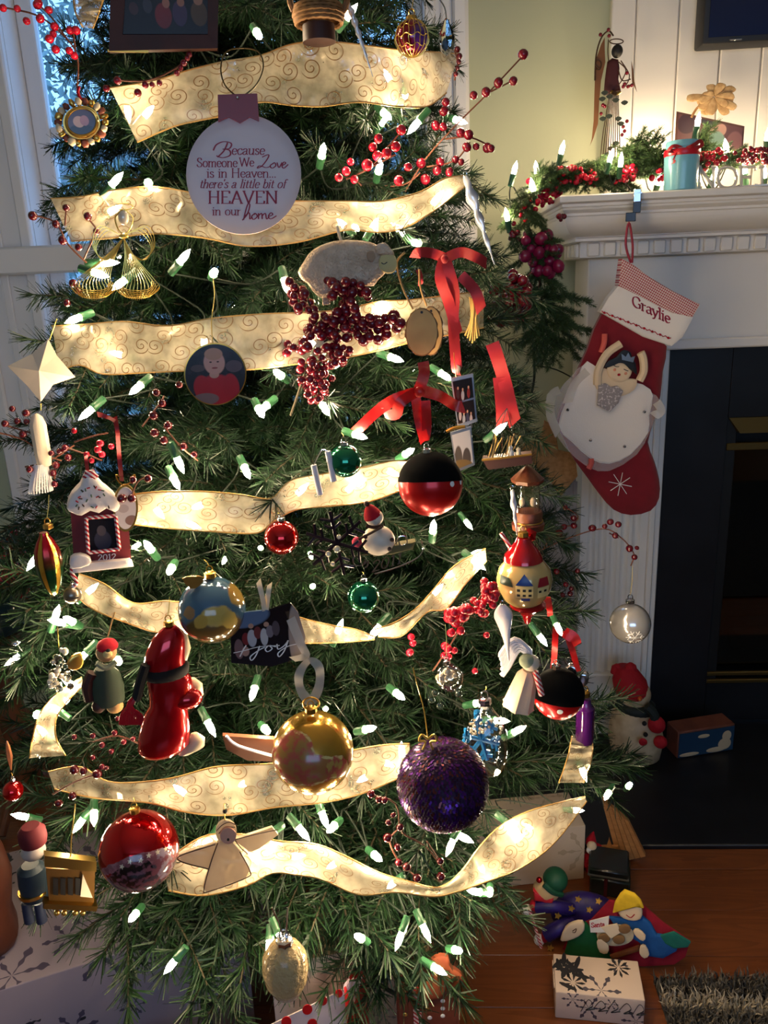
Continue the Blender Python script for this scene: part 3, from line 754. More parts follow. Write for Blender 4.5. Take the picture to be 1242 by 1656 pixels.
def ribbon(label, top, bot, off=.012, seed=0, offs=None, lip=.0, name='ribbon_garland', group='sheer ribbon swags on the tree'):
    """top and bottom edges read from the photograph; the band lies on the tree's outline with soft creases"""
    n = 64; T = resample(top, n); B = resample(bot, n); nv = 9; rows = []
    for j in range(nv):
        v = j/(nv-1); r = []
        for i in range(n):
            q = T[i].lerp(B[i], v); u = i/(n-1)
            c = mnoise.noise(Vector((u*9, v*1.6, seed*7.3)))*.014 + .005*mnoise.noise(Vector((u*26, v*3.5, seed*3.1))) + .006*math.sin(u*17+seed) + .006*math.sin(PI*v)
            e = 0
            if offs: e = offs[0]+(offs[1]-offs[0])*u
            r.append(tree_pt(q.x, q.y, off+c+e))
        rows.append(r)
    # keep the depth of neighbouring points together where the band leaves the outline
    for _ in range(6):
        for j in range(nv):
            D = [(p-CAM).length for p in rows[j]]
            for i in range(1, n-1):
                m_ = (D[i-1]+2*D[i]+D[i+1])/4; rows[j][i] = CAM+(rows[j][i]-CAM)*(m_/D[i])
    for _ in range(4):
        for i in range(n):
            D = [(rows[j][i]-CAM).length for j in range(nv)]
            for j in range(1, nv-1):
                m_ = (D[j-1]+2*D[j]+D[j+1])/4; rows[j][i] = CAM+(rows[j][i]-CAM)*(m_/D[j])
    c0 = rows[nv//2][n//2].copy(); t = thing(name, label, 'ribbon', c0, 0, group)
    loc = [[p-c0 for p in r] for r in rows]
    Ls = [0]
    for a, b in zip(loc[nv//2], loc[nv//2][1:]): Ls.append(Ls[-1]+(b-a).length)
    wd = (loc[0][n//2]-loc[-1][n//2]).length
    o = MB().sheet(loc, [l for l in Ls], [k/(nv-1) for k in range(nv)]).build('band', M['ribbon'], t, ang=180)
    for r in (loc[0], loc[-1]): MB().tube(r, .0011, 4).build('wired_edge', M['ribbon_edge'], t)
    return t
ribbon('uppermost sheer cream ribbon swag, above the round white plaque',
       [(178,142),(250,130),(300,115),(360,100),(420,90),(470,72),(520,67),(580,72),(640,80),(700,84),(742,87)], [(222,230),(280,205),(320,195),(370,185),(420,165),(470,170),(520,172),(580,165),(640,172),(690,172),(722,150)], seed=1)
ribbon('sheer cream ribbon swag passing behind the round white plaque',
       [(82,321),(130,318),(180,308),(250,302),(330,315),(400,322),(480,325),(560,325),(620,325),(680,310),(720,288),(752,284)], [(115,390),(180,385),(250,378),(330,385),(400,398),(480,392),(560,372),(610,376),(655,368),(700,342),(735,315),(756,298)], seed=2)
ribbon('sheer cream ribbon swag behind the red berry spray and the baby photo disc',
       [(84,527),(130,525),(200,520),(270,527),(340,515),(420,508),(500,505),(560,500),(610,488),(660,485),(720,478),(782,470)], [(96,600),(130,590),(165,605),(230,603),(300,600),(400,598),(470,590),(560,578),(620,565),(660,555),(710,545),(782,530)], seed=3)
ribbon('sheer cream ribbon swag just left of the black and red ball',
       [(213,800),(260,795),(330,795),(390,800),(438,806),(470,777),(530,765),(590,755),(640,745),(690,750)], [(215,848),(280,855),(350,860),(415,862),(440,845),(480,824),(540,818),(600,810),(650,792),(690,778)], seed=4)
ribbon('short sheer ribbon piece running left behind the blue ball',
       [(128,928),(170,945),(215,975),(270,972),(320,978),(370,985)], [(118,958),(150,985),(200,1005),(250,1022),(300,1026),(370,1030)], seed=5)
ribbon('tapered sheer ribbon end right of the joy photo',
       [(470,994),(500,1003),(540,1012),(575,1018),(606,1030)], [(472,1040),(500,1040),(540,1039),(575,1037),(606,1034)], seed=6)
ribbon('sheer ribbon piece climbing right below the green ball',
       [(606,1018),(640,1006),(672,985),(700,955),(735,915),(785,887)], [(612,1030),(650,1028),(690,990),(722,984),(752,945),(787,907)], seed=7)
ribbon('brightly lit ribbon end hanging at the far left edge',
       [(48,1226),(60,1165),(88,1125),(132,1095)], [(106,1222),(90,1190),(95,1152),(136,1106)], seed=8)
ribbon('sheer cream ribbon swag running behind the gold picture ball',
       [(78,1248),(130,1240),(180,1265),(270,1260),(350,1240),(440,1235),(500,1225),(560,1215),(620,1205),(662,1203)], [(88,1276),(150,1290),(240,1298),(300,1313),(370,1318),(440,1306),(520,1298),(580,1285),(630,1265),(664,1250)], seed=9)
ribbon('lowest sheer ribbon swag behind the flat angel plaque',
       [(265,1395),(330,1352),(400,1350),(450,1360),(510,1365),(560,1385),(610,1410),(660,1425),(710,1435),(745,1410),(775,1370),(810,1335),(860,1310),(946,1288)], [(272,1440),(330,1448),(400,1432),(440,1412),(480,1415),(520,1422),(580,1447),(640,1443),(700,1450),(740,1442),(790,1425),(840,1405),(895,1365),(949,1296)], seed=10)
ribbon('short pale ribbon tail hanging at the right side above the lit bulbs',
       [(925,1190),(918,1225),(904,1266)], [(958,1190),(957,1225),(944,1266)], seed=11)
ribbon('pale ribbon corner behind the upper left branches',
       [(118,-10),(122,20),(134,44)], [(170,-10),(160,20),(150,46)], seed=12)

# ------------------------------------------------------------------ berry sprays
def berry_mesh(mat, k): return MB().ico((0, 0, 0), 1, 2).mesh('berry', M[mat], ang=180)
BERRY = {k: berry_mesh(k, 0) for k in ('berry', 'berry_red', 'berry_dark', 'berry_plum')}
def spray(label, stems, berries, mat='berry', off=.03, r=7, P=None, stem_r=.0012, group=None, dz=.02, seed=0, name='berry_spray', stem_mat='berry_stem', yaw=None):
    """stems: pixel paths; berries: (px, py[, radius px[, depth]])"""
    rn = random.Random(seed); b0 = berries[len(berries)//2]
    o = Orn(name, label, 'berries', b0[0], b0[1], off, P=P, group=group, yaw=yaw)
    if stems:
        m = MB()
        for s_ in stems: m.tube(o.path([(q[0], q[1], (q[2] if len(q) > 2 else .008)) for q in s_], n=4), stem_r, 5)
        o.add('stem', m, M[stem_mat])
    for q in berries:
        rad = (q[2] if len(q) > 2 else r)*o.u*rn.uniform(.9, 1.08); d = q[3] if len(q) > 3 else rn.uniform(-dz, dz)
        b = link('berry', BERRY[mat], o.root); b.location = o.pt(q[0], q[1], d); b.scale = (rad, rad*.98, rad*rn.uniform(.95, 1.12)); b.rotation_euler = (rn.uniform(0, 3), rn.uniform(0, 3), rn.uniform(0, 3))
    return o
def cluster(poly, n, seed=0, r=(6, 10), spread=.02):
    """berry centres crowded along a pixel polyline with given half width: poly = (px, py, halfwidth)"""
    rn = random.Random(seed); out = []; tries = 0
    while len(out) < n and tries < n*60:
        tries += 1; k = rn.randrange(len(poly)-1); t = rn.random(); a, b = poly[k], poly[k+1]
        w_ = a[2]+(b[2]-a[2])*t; x = a[0]+(b[0]-a[0])*t+rn.uniform(-1, 1)*w_; y = a[1]+(b[1]-a[1])*t+rn.uniform(-1, 1)*w_; rr = rn.uniform(*r); d = rn.uniform(-spread, spread)
        if all((x-q[0])**2+(y-q[1])**2+((d-q[3])*1100)**2 > (rr+q[2])**2*.62 for q in out): out.append((x, y, rr, d))
    return out
bs = cluster([(478,465,11),(485,490,14),(502,502,8)], 18, 1, (7, 9))+cluster([(532,456,6),(550,468,14),(578,462,9),(592,474,7)], 22, 2, (7, 9.5))+cluster([(560,490,10),(572,498,10)], 8, 6, (8, 9))+cluster([(500,530,12),(545,525,24),(575,530,24),(610,535,22),(640,518,12)], 74, 3, (7, 9.5))+cluster([(462,565,5),(492,556,9)], 8, 4, (7, 9))+cluster([(505,575,22),(555,570,14),(510,600,26),(515,625,18),(514,648,10)], 56, 5, (6.5, 8.5))
spray('large dense wine red berry spray below the stuffed sheep', [[(470,672),(498,590),(515,540),(495,480)],[(515,560),(560,530),(600,530),(648,512)],[(515,545),(545,500),(590,470)],[(505,580),(480,566),(460,566)],[(520,560),(515,610),(515,655)]], bs, 'berry', .045, stem_r=.0016, seed=1, stem_mat='twig')
spray('berry twig of single dark red berries reaching right past the sage wall', [[(655,310),(690,255),(740,200),(790,150),(846,90)],[(720,225),(760,222),(795,238)],[(690,270),(735,260),(760,230)],[(790,150),(830,130)],[(680,280),(650,300),(600,300)]],
      [(846,88,8),(830,131,7),(806,134,8),(786,149,8),(766,154,7),(721,165,7),(718,180,7),(705,203,8),(717,205,7),(745,215,8),(758,218,8),(755,238,7),(770,237,6),(788,239,8),(794,240,6),(681,264,9),(712,262,8),(737,258,7),(746,262,6),(727,278,7),(688,290,9),(707,276,7)], 'berry', .03, r=7, seed=2, dz=.012)
spray('sprig of bright red berries right of the round white plaque', [[(560,290),(600,270),(625,240),(650,212)],[(600,270),(640,250)],[(585,300),(570,285)]], [(560,277,8),(567,262,7),(594,267,9),(573,290,7),(548,287,7),(610,252,8),(625,248,8),(640,237,8),(603,238,7),(612,224,7),(649,210,8),(645,292,8),(660,270,7)], 'berry_red', .025, seed=3)
spray('grape like plum berry bunch hanging on the mantel garland', [[(880,378),(878,420),(870,470)]], cluster([(868,400,22),(885,420,20),(880,435,14)], 34, 11, (8, 12), .03), 'berry_plum', P=atY(880, 415, 1.84), seed=4)
spray('plum berry bunch just right of the tree top branches beside the wall', [[(860,440),(830,470),(790,520)]], cluster([(835,455,16),(825,485,28),(815,510,14)], 42, 12, (8, 11), .03)+cluster([(790,500,10),(780,520,10)], 10, 13, (8, 10)), 'berry', P=atY(825, 485, 1.62), seed=5)
spray('twig of bright red berries against the blue window at the upper left', [[(165,110),(120,70),(70,35),(5,12)],[(160,100),(100,40),(55,-8)],[(140,90),(150,60),(170,47)],[(165,110),(130,145)]] and [[(125,145),(125,90),(100,55),(60,25),(5,12)],[(110,65),(85,30),(60,5)],[(122,80),(118,50)],[(125,95),(112,78)]],
      [(5,13,6),(28,14,6),(43,34,6),(65,30,7),(62,5,8),(79,16,6),(88,43,7),(86,55,6),(80,63,7),(113,49,7),(123,49,7),(90,80,7),(112,82,7),(120,90,6),(60,8,7)], 'berry_red', .02, seed=6, dz=.008)
spray('dark berry twig at the left edge crossing the second ribbon', [[(55,348),(90,360),(110,395),(140,425)],[(107,335),(105,365)],[(140,350),(160,375)],[(155,375),(135,420)]], [(53,349,8),(107,336,7),(90,362,7),(101,389,7),(127,400,7),(142,350,7),(156,374,6),(118,458,7),(125,470,6),(108,490,7)], 'berry_dark', .03, seed=7, dz=.008)
spray('dark berry twig over the left window casing above the red finial', [[(0,700),(40,712),(70,735),(100,745)],[(10,688),(50,700)],[(40,755),(80,745),(120,720)],[(90,760),(88,775)]], [(20,661,6),(42,668,6),(43,682,6),(28,681,6),(8,685,7),(37,702,7),(68,740,7),(48,759,6),(70,748,6),(83,733,6),(90,752,7),(85,765,7),(88,783,6),(105,725,7),(110,740,7),(96,730,6)], 'berry_dark', .03, seed=8, dz=.012)
spray('scattered red berries above the gingerbread house ornament', [[(120,715),(150,705),(175,700)],[(165,745),(140,735),(110,725)]], [(120,697,5),(162,717,6),(158,727,6),(165,735,6),(180,722,6),(148,745,5),(140,735,5)], 'berry_red', .02, seed=9, dz=.008)
spray('dark berry twig hanging below the baby photo disc', [[(230,690),(260,650),(265,640)],[(265,690),(290,720),(320,745)]], [(253,635,7),(262,652,7),(248,672,7),(272,688,7),(250,700,7),(265,712,7),(297,722,7),(314,735,6),(290,622,6)], 'berry_dark', .02, seed=10, dz=.008)
spray('pair of dark berries over the oval snow scene plaque', [[(212,805),(222,780),(238,770)]], [(197,806,8),(213,806,8),(215,776,7),(239,774,7)], 'berry_dark', .055, seed=11, dz=.004)
spray('red berry cluster spray left of the painted village ornament', [[(700,1085),(730,1040),(760,990),(790,945)]], cluster([(790,945,8),(795,970,12)], 16, 21, (6, 8))+cluster([(733,1000,9),(745,990,10)], 16, 22, (7, 9))+cluster([(765,980,12),(780,985,8)], 14, 23, (6, 8))+[(745,1020,7),(730,1023,7),(725,1050,7),(720,1045,7),(718,1060,6),(726,1062,6),(787,1027,6),(768,1085,5),(665,1030,6),(668,1040,6),(663,1055,6),(735,1052,6)], 'berry_red', .03, seed=12)
spray('dry twig of dark berries reaching right over the white pilaster', [[(868,893),(920,870),(975,855),(1005,870),(1025,895),(1020,915)],[(880,885),(905,855),(925,850)],[(925,850),(935,835),(914,820)],[(1000,870),(985,862)]], [(914,821,5),(928,838,6),(928,850,6),(912,852,6),(904,862,7),(887,868,6),(958,854,6),(978,851,5),(987,844,6),(1000,848,6),(995,866,5),(1018,887,6),(1026,901,5),(1030,886,4),(900,924,6),(934,923,5),(915,945,5),(924,952,5),(910,962,5),(922,960,5)], 'berry_dark', .05, seed=13, dz=.01)
spray('trailing dark red berry vine below the purple ball', [[(600,1285),(640,1300),(650,1345),(690,1370),(720,1410)],[(645,1340),(630,1360),(650,1400),(680,1420)],[(690,1360),(710,1390)]], [(600,1284,7),(613,1293,6),(622,1294,6),(628,1330,5),(647,1338,7),(627,1355,7),(643,1370,6),(645,1395,7),(658,1402,7),(675,1420,7),(712,1393,6),(713,1418,7),(636,1318,5)], 'berry_dark', .018, seed=14, dz=.006)
spray('few dark red berries above the red striped ball', [[(85,1285),(120,1265),(160,1250)]], [(120,1245,7),(135,1247,6),(157,1252,8),(172,1242,4),(117,1287,7),(95,1299,6)], 'berry_dark', .02, seed=15, dz=.006)
spray('string of dark red beads under the wooden picture frame', [[(190,130),(240,130),(285,110),(305,92)]], [(172,143,6),(223,150,7),(190,130,6),(235,137,6),(246,137,5),(258,134,5),(286,118,5),(292,110,5),(297,102,5),(303,94,5),(306,88,5)], 'berry', .03, seed=16, dz=.004)
spray('dark berry spray on the branch right of the top ribbon', [[(735,80),(740,105),(735,130)]], [(740,80,5),(743,91,5),(742,100,4),(740,110,4),(737,120,4)], 'berry_dark', .02, seed=17, dz=.004)
spray('red beads peeking from under the glass Santa', [[(150,1200),(190,1190),(230,1205)]], [(120,1192,5),(150,1190,5),(165,1205,5),(185,1185,5),(180,1215,5),(200,1200,5),(150,1225,5),(165,1240,5),(215,1195,5),(190,1162,4)], 'berry', .015, seed=18, dz=.006)
spray('magenta red berry spray in the blue pot at the left edge', [[(20,980),(22,920),(15,860)],[(25,985),(35,940)],[(15,990),(5,930)]], cluster([(18,850,8),(22,870,8),(28,885,8)], 12, 31, (5, 7))+cluster([(5,885,8),(8,905,10)], 9, 32, (5, 7))+cluster([(15,940,28),(30,950,22)], 60, 33, (5, 8), .04), 'berry_red', P=atY(15, 930, 1.75), seed=19, name='red_berry_bouquet')
# ------------------------------------------------------------------ pen lettering
_c, _l = 'c', 'l'
GL = {
 'a': (.50, [(_c, [(.07,.50),(.13,.60),(.25,.64),(.36,.57),(.37,.42),(.37,.14),(.47,.01)]), (_c, [(.37,.38),(.20,.33),(.06,.22),(.08,.05),(.22,.0),(.37,.13)])], []),
 'b': (.52, [(_l, [(.10,1.0),(.10,.02)]), (_c, [(.10,.45),(.22,.63),(.40,.58),(.47,.32),(.40,.06),(.24,-.01),(.10,.12)])], [(.05,1.0)]),
 'c': (.46, [(_c, [(.42,.48),(.36,.62),(.20,.62),(.07,.48),(.06,.22),(.16,.03),(.30,0),(.43,.12)])], []),
 'e': (.48, [(_c, [(.07,.36),(.42,.36),(.40,.55),(.26,.64),(.12,.56),(.06,.32),(.14,.06),(.28,0),(.43,.12)])], []),
 'f': (.34, [(_c, [(.36,.92),(.26,1.0),(.16,.90),(.15,.60),(.15,.0)]), (_l, [(.03,.62),(.30,.62)])], [(.15,0)]),
 'h': (.56, [(_l, [(.10,1.0),(.10,0)]), (_c, [(.10,.44),(.22,.60),(.36,.62),(.44,.48),(.44,.0)])], [(.06,1.0),(.10,0),(.44,0)]),
 'i': (.26, [(_l, [(.13,.63),(.13,0)]), (_l, [(.13,.93),(.13,.84)])], [(.09,.63),(.13,0)]),
 'l': (.26, [(_l, [(.13,1.0),(.13,0)])], [(.09,1.0),(.13,0)]),
 'm': (.84, [(_l, [(.10,.63),(.10,0)]), (_c, [(.10,.44),(.22,.60),(.34,.60),(.41,.46),(.41,0)]), (_c, [(.41,.44),(.53,.60),(.65,.60),(.72,.46),(.72,0)])], [(.06,.63),(.10,0),(.41,0),(.72,0)]),
 'n': (.56, [(_l, [(.10,.63),(.10,0)]), (_c, [(.10,.44),(.22,.60),(.36,.62),(.44,.48),(.44,0)])], [(.06,.63),(.10,0),(.44,0)]),
 'o': (.54, [(_c, [(.27,.64),(.12,.56),(.06,.32),(.12,.08),(.27,0),(.42,.08),(.48,.32),(.42,.56),(.27,.64)])], []),
 'r': (.40, [(_l, [(.10,.63),(.10,0)]), (_c, [(.10,.42),(.20,.58),(.36,.60)])], [(.06,.63),(.10,0)]),
 's': (.40, [(_c, [(.34,.52),(.24,.64),(.10,.58),(.09,.44),(.22,.34),(.34,.24),(.32,.06),(.18,0),(.05,.12)])], []),
 't': (.34, [(_c, [(.15,.85),(.15,.20),(.20,.02),(.33,.06)]), (_l, [(.03,.62),(.30,.62)])], []),
 'u': (.56, [(_c, [(.10,.63),(.10,.18),(.18,.02),(.32,.04),(.43,.20)]), (_l, [(.44,.63),(.44,0)])], [(.07,.63),(.41,.63),(.48,0)]),
 'v': (.50, [(_l, [(.04,.63),(.25,0),(.46,.63)])], [(.06,.63),(.45,.63)]),
 'y': (.50, [(_l, [(.04,.63),(.26,.02)]), (_c, [(.46,.63),(.26,.05),(.16,-.22),(.04,-.24)])], [(.06,.63),(.45,.63)]),
 'H': (.78, [(_l, [(.13,1),(.13,0)]), (_l, [(.64,1),(.64,0)]), (_l, [(.13,.52),(.64,.52)])], [(.13,1),(.13,0),(.64,1),(.64,0)]),
 'E': (.66, [(_l, [(.13,1),(.13,0)]), (_l, [(.05,1),(.56,1),(.57,.82)]), (_l, [(.13,.52),(.44,.52)]), (_l, [(.05,0),(.58,0),(.60,.20)])], []),
 'A': (.74, [(_l, [(.06,0),(.36,1),(.66,0)]), (_l, [(.18,.35),(.54,.35)])], [(.07,0),(.66,0)]),
 'V': (.74, [(_l, [(.06,1),(.36,0),(.66,1)])], [(.07,1),(.66,1)]),
 'N': (.80, [(_l, [(.12,0),(.12,1)]), (_l, [(.12,1),(.66,0)]), (_l, [(.66,0),(.66,1)])], [(.12,0),(.10,1),(.66,1)]),
 'S': (.58, [(_c, [(.48,.78),(.42,.96),(.22,1.0),(.09,.82),(.16,.62),(.36,.48),(.50,.30),(.44,.06),(.24,0),(.08,.12),(.06,.26)])], []),
 'W': (1.0, [(_l, [(.04,1),(.26,0),(.50,.95),(.74,0),(.96,1)])], [(.06,1),(.95,1)]),
 'G': (.78, [(_c, [(.66,.76),(.56,.96),(.36,1.0),(.14,.84),(.07,.5),(.14,.16),(.36,0),(.58,.06),(.66,.2)]), (_l, [(.66,.40),(.66,.05)])], [(.62,.42)]),
 'L': (.62, [(_l, [(.13,1),(.13,0)]), (_l, [(.05,0),(.54,0),(.57,.24)])], [(.13,1)]),
 'O': (.82, [(_c, [(.41,1.0),(.16,.88),(.07,.5),(.16,.12),(.41,0),(.66,.12),(.75,.5),(.66,.88),(.41,1.0)])], []),
 '0': (.56, [(_c, [(.28,1.0),(.13,.86),(.07,.5),(.13,.14),(.28,0),(.43,.14),(.49,.5),(.43,.86),(.28,1.0)])], []),
 '1': (.40, [(_l, [(.10,.85),(.22,1.0),(.22,0)])], [(.22,0)]),
 '2': (.54, [(_c, [(.07,.78),(.16,.96),(.34,.98),(.45,.78),(.36,.52),(.08,.02)]), (_l, [(.06,.02),(.48,.02)])], []),
 "'": (.20, [(_l, [(.10,1.0),(.07,.80)])], []), '.': (.22, [(_l, [(.10,.09),(.10,0)])], []), ' ': (.34, [], []),
}
def pen_stroke(m, pts, y, thick, thin):
    """flat broad-nib stroke through local (x, z) points"""
    P = [Vector((p[0], p[1])) for p in pts]; A = []; n = len(P)
    for i, p in enumerate(P):
        d = (P[min(i+1, n-1)]-P[max(i-1, 0)]); d = d.normalized() if d.length > 1e-9 else Vector((1, 0)); w_ = thin+(thick-thin)*abs(d.y)
        nrm = Vector((-d.y, d.x))*w_/2; e = d*(-thin*.3 if i == 0 else thin*.3 if i == n-1 else 0)
        A.append([m.v((p.x+e.x+nrm.x, y, p.y+e.y+nrm.y)), m.v((p.x+e.x-nrm.x, y, p.y+e.y-nrm.y)), m.v((p.x+e.x-nrm.x, y+.0004, p.y+e.y-nrm.y)), m.v((p.x+e.x+nrm.x, y+.0004, p.y+e.y+nrm.y))])
    for a, b in zip(A, A[1:]):
        for k in range(4): m.face((a[k], a[(k+1) % 4], b[(k+1) % 4], b[k]))
    m.face(A[0]); m.face(A[-1][::-1])
def pen_text(o, txt, x0, x1, ybase, h, mat, y=0, shear=0, thick=.13, thin=.05, rise=0, name='lettering', parent=None):
    """serif lettering between pixels x0 and x1 on pixel baseline ybase, cap height h pixels; rise = baseline climb in pixels"""
    tot = sum(GL[c][0] for c in txt); k = (x1-x0)/tot; x = 0; m = MB(); u = o.u
    def put(q): # glyph units -> local metres
        px = x0+(x+q[0]+shear*q[1])*k; py = ybase-q[1]*h-rise*(px-x0)/(x1-x0); r = o.pt(px, py, y); return (r.x, r.z)
    for c in txt:
        wd, st_, sf = GL[c]
        for kind, pts in st_:
            P = [(v.x, v.y) for v in smooth_path([(*p, 0) for p in pts], 4)] if kind == 'c' else pts
            if kind == 'l' and len(P) > 2:
                for a, b in zip(P, P[1:]): pen_stroke(m, [put(a), put(b)], y, thick*h*u, thin*h*u)
            else: pen_stroke(m, [put(p) for p in P], y, thick*h*u, thin*h*u)
        for (sx_, sy_) in sf: pen_stroke(m, [put((sx_-.085, sy_)), put((sx_+.085, sy_))], y, thick*h*u, thin*h*u*1.1)
        x += wd
    ob = o.add(name, m, mat, parent, smooth=False); ob['kind'] = 'stuff'
    return ob
def pen_path(o, paths, mat, y=0, thick=2.4, thin=.8, name='lettering', parent=None):
    m = MB()
    for p in paths:
        P = [(v.x, v.y) for v in smooth_path([(*q, 0) for q in p], 5)]
        pen_stroke(m, o.xz(P, y), y, thick*o.u, thin*o.u)
    ob = o.add(name, m, mat, parent, smooth=False)
    if len(paths) > 1: ob['kind'] = 'stuff'
    return ob
def ell(cx, cy, rx, ry, n=40, a0=0): return [(cx+rx*math.cos(a0+2*PI*k/n), cy+ry*math.sin(a0+2*PI*k/n)) for k in range(n)]
def ball_mat(name, o, r, base, blobs=(), rough=.18, metal=.6, noisec=None, soft=.1, coat=.4, bump=None):
    """glass ball with a printed picture; picture coordinates run -1..1 across the ball"""
    m, nt, b = newmat(name); tc = N(nt, 'ShaderNodeTexCoord'); mp = N(nt, 'ShaderNodeMapping'); k = 1/(r*o.u); mp.inputs['Scale'].default_value = (k, k, k); mp.inputs['Rotation'].default_value = (o.elev, 0, 0); nt.links.new(tc.outputs['Object'], mp.inputs[0])
    s = N(nt, 'ShaderNodeSeparateXYZ'); nt.links.new(mp.outputs[0], s.inputs[0]); col = base; msk = 0.0
    wob = N(nt, 'ShaderNodeTexNoise'); wob.inputs['Scale'].default_value = 4; nt.links.new(mp.outputs[0], wob.inputs['Vector'])
    wx = math_n(nt, 'ADD', s.outputs[0], math_n(nt, 'MULTIPLY', math_n(nt, 'SUBTRACT', wob.outputs['Fac'], .5), .22)); wz = math_n(nt, 'ADD', s.outputs[2], math_n(nt, 'MULTIPLY', math_n(nt, 'SUBTRACT', wob.outputs['Color'], .5), .18))
    for (cx, cz, rx, rz_, c) in blobs:
        e = ellipse_mask(nt, wx, wz, cx, cz, rx, rz_, soft); e = math_n(nt, 'MULTIPLY', e, math_n(nt, 'LESS_THAN', s.outputs[1], .25)); cc = c
        if noisec:
            t = N(nt, 'ShaderNodeTexNoise'); t.inputs['Scale'].default_value = noisec[0]; nt.links.new(mp.outputs[0], t.inputs['Vector'])
            rr = N(nt, 'ShaderNodeMapRange'); rr.inputs[1].default_value = .45; rr.inputs[2].default_value = .58; nt.links.new(t.outputs['Fac'], rr.inputs[0]); cc = mixc(nt, rr.outputs[0], c, noisec[1])
        col = mixc(nt, e, col, cc); msk = math_n(nt, 'MAXIMUM', e, msk)
    if isinstance(col, tuple): b.inputs['Base Color'].default_value = col
    else: nt.links.new(col, b.inputs['Base Color']); nt.links.new(math_n(nt, 'MULTIPLY', math_n(nt, 'SUBTRACT', 1.0, msk), metal), b.inputs['Metallic'])
    if not blobs: b.inputs['Metallic'].default_value = metal
    b.inputs['Roughness'].default_value = rough; b.inputs['Coat Weight'].default_value = coat
    return m
def photo_blobs(seed, n, skin=True):
    rn = random.Random(seed); r = []
    for k in range(n):
        x = .12+.76*(k+.5)/n+rn.uniform(-.02, .02); z = rn.uniform(.30, .5); c = rn.choice([C(120, 40, 40), C(150, 150, 155), C(60, 60, 80), C(170, 150, 150), C(40, 40, 46)])
        r.append((x, z-.12, .075, .2, c)); r.append((x, z+.12, .04, .065, C(186, 140, 116)))
    return r
def red_bow_part(o, paths, w_, mat='red_satin', name='ribbon_tail', y=0):
    """flat satin strips following pixel paths: (px, py[, depth]) with half width w_ px"""
    res = []
    for p in paths:
        P = o.path([(q[0], q[1], (q[2] if len(q) > 2 else y)) for q in p], n=5); m = MB(); rows = [[], []]
        for i, v in enumerate(P):
            t = P[min(i+1, len(P)-1)]-P[max(i-1, 0)]; t.y = 0; t = t.normalized() if t.length > 1e-9 else Vector((1, 0, 0)); nr = Vector((-t.z, 0, t.x))*w_*o.u
            dp = .0032*math.sin(i*.5+len(p)); e = (t*nr.length*(.8 if i == len(P)-1 else 0))
            rows[0].append(v-nr+Vector((0, dp, 0))+e); rows[1].append(v+nr-Vector((0, dp, 0))-e*.4)
        m.sheet(rows); ob = o.add(name, m, M[mat], ang=180); res.append(ob)
    return res

# ------------------------------------------------------------------ ornaments, from the top down
# wooden picture frame
o = Orn('family_portrait', 'dark brown wooden family picture frame at the top of the tree', 'picture frame', 264, 35, .05)
o.shape('frame', [(180,-60),(354,-62),(352,78),(176,82)], M['dark_wood'], 0, .012)
for p in ([(176,82),(198,56),(338,56),(352,78)], [(180,-60),(204,-38),(198,56),(176,82)], [(354,-62),(336,-40),(336,56),(352,78)]): o.shape('frame_rail', p, M['dark_wood'], -.006, .0055)
o.shape('photo', [(200,-45),(338,-45),(336,55),(198,55)], picture('family print', C(14, 14, 22), [(.15,.40,.05,.1,C(60,40,44)),(.3,.45,.05,.12,C(50,50,60)),(.46,.3,.09,.2,C(110,36,40)),(.5,.5,.04,.08,C(150,100,84)),(.64,.34,.08,.2,C(60,44,70)),(.66,.52,.04,.07,C(140,96,80)),(.85,.35,.09,.2,C(76,56,34)),(.85,.56,.05,.08,C(140,100,80))], .2), -.003, .002)
o.shape('gold_slip', [(174,83),(240,85),(240,81),(174,80)], M['gold'], -.005, .003)
# woven basket lantern
o = Orn('basket_ornament', 'woven straw basket ornament on a brown base hanging at the top', 'ornament', 515, 30, .05)
u = o.u
m = MB(); c0 = o.pt(515, 25)
for k in range(5): m.tube([c0+Vector((math.cos(t)*(40-abs(k-2)*1.5)*u, math.sin(t)*(40-abs(k-2)*1.5)*u, (k-2)*5.5*u+.6*u*math.sin(t*20+k*PI))) for t in [2*PI*j/60 for j in range(60)]], 3.4*u, 6, True)
o.add('weave', m, pm('woven straw', C(158, 112, 62), .7, noise=(90, C(116, 78, 40))))['kind'] = 'stuff'
o.add('base', MB().lathe([(24*u, -24*u), (27*u, -23*u), (26*u, 2*u), (22*u, 4*u)], o.pt(515, 43), 24), M['dark_wood'])
for s_ in (-1, 1):
    o.add('handle', MB().tube(o.path([(515+s_*40, 18), (515+s_*46, 0), (515+s_*36, -14), (515+s_*24, -6), (515+s_*30, 12)], n=5), 5*u, 8), pm('braided straw', C(120, 82, 46), .7, bump=(120, .8, .004)))
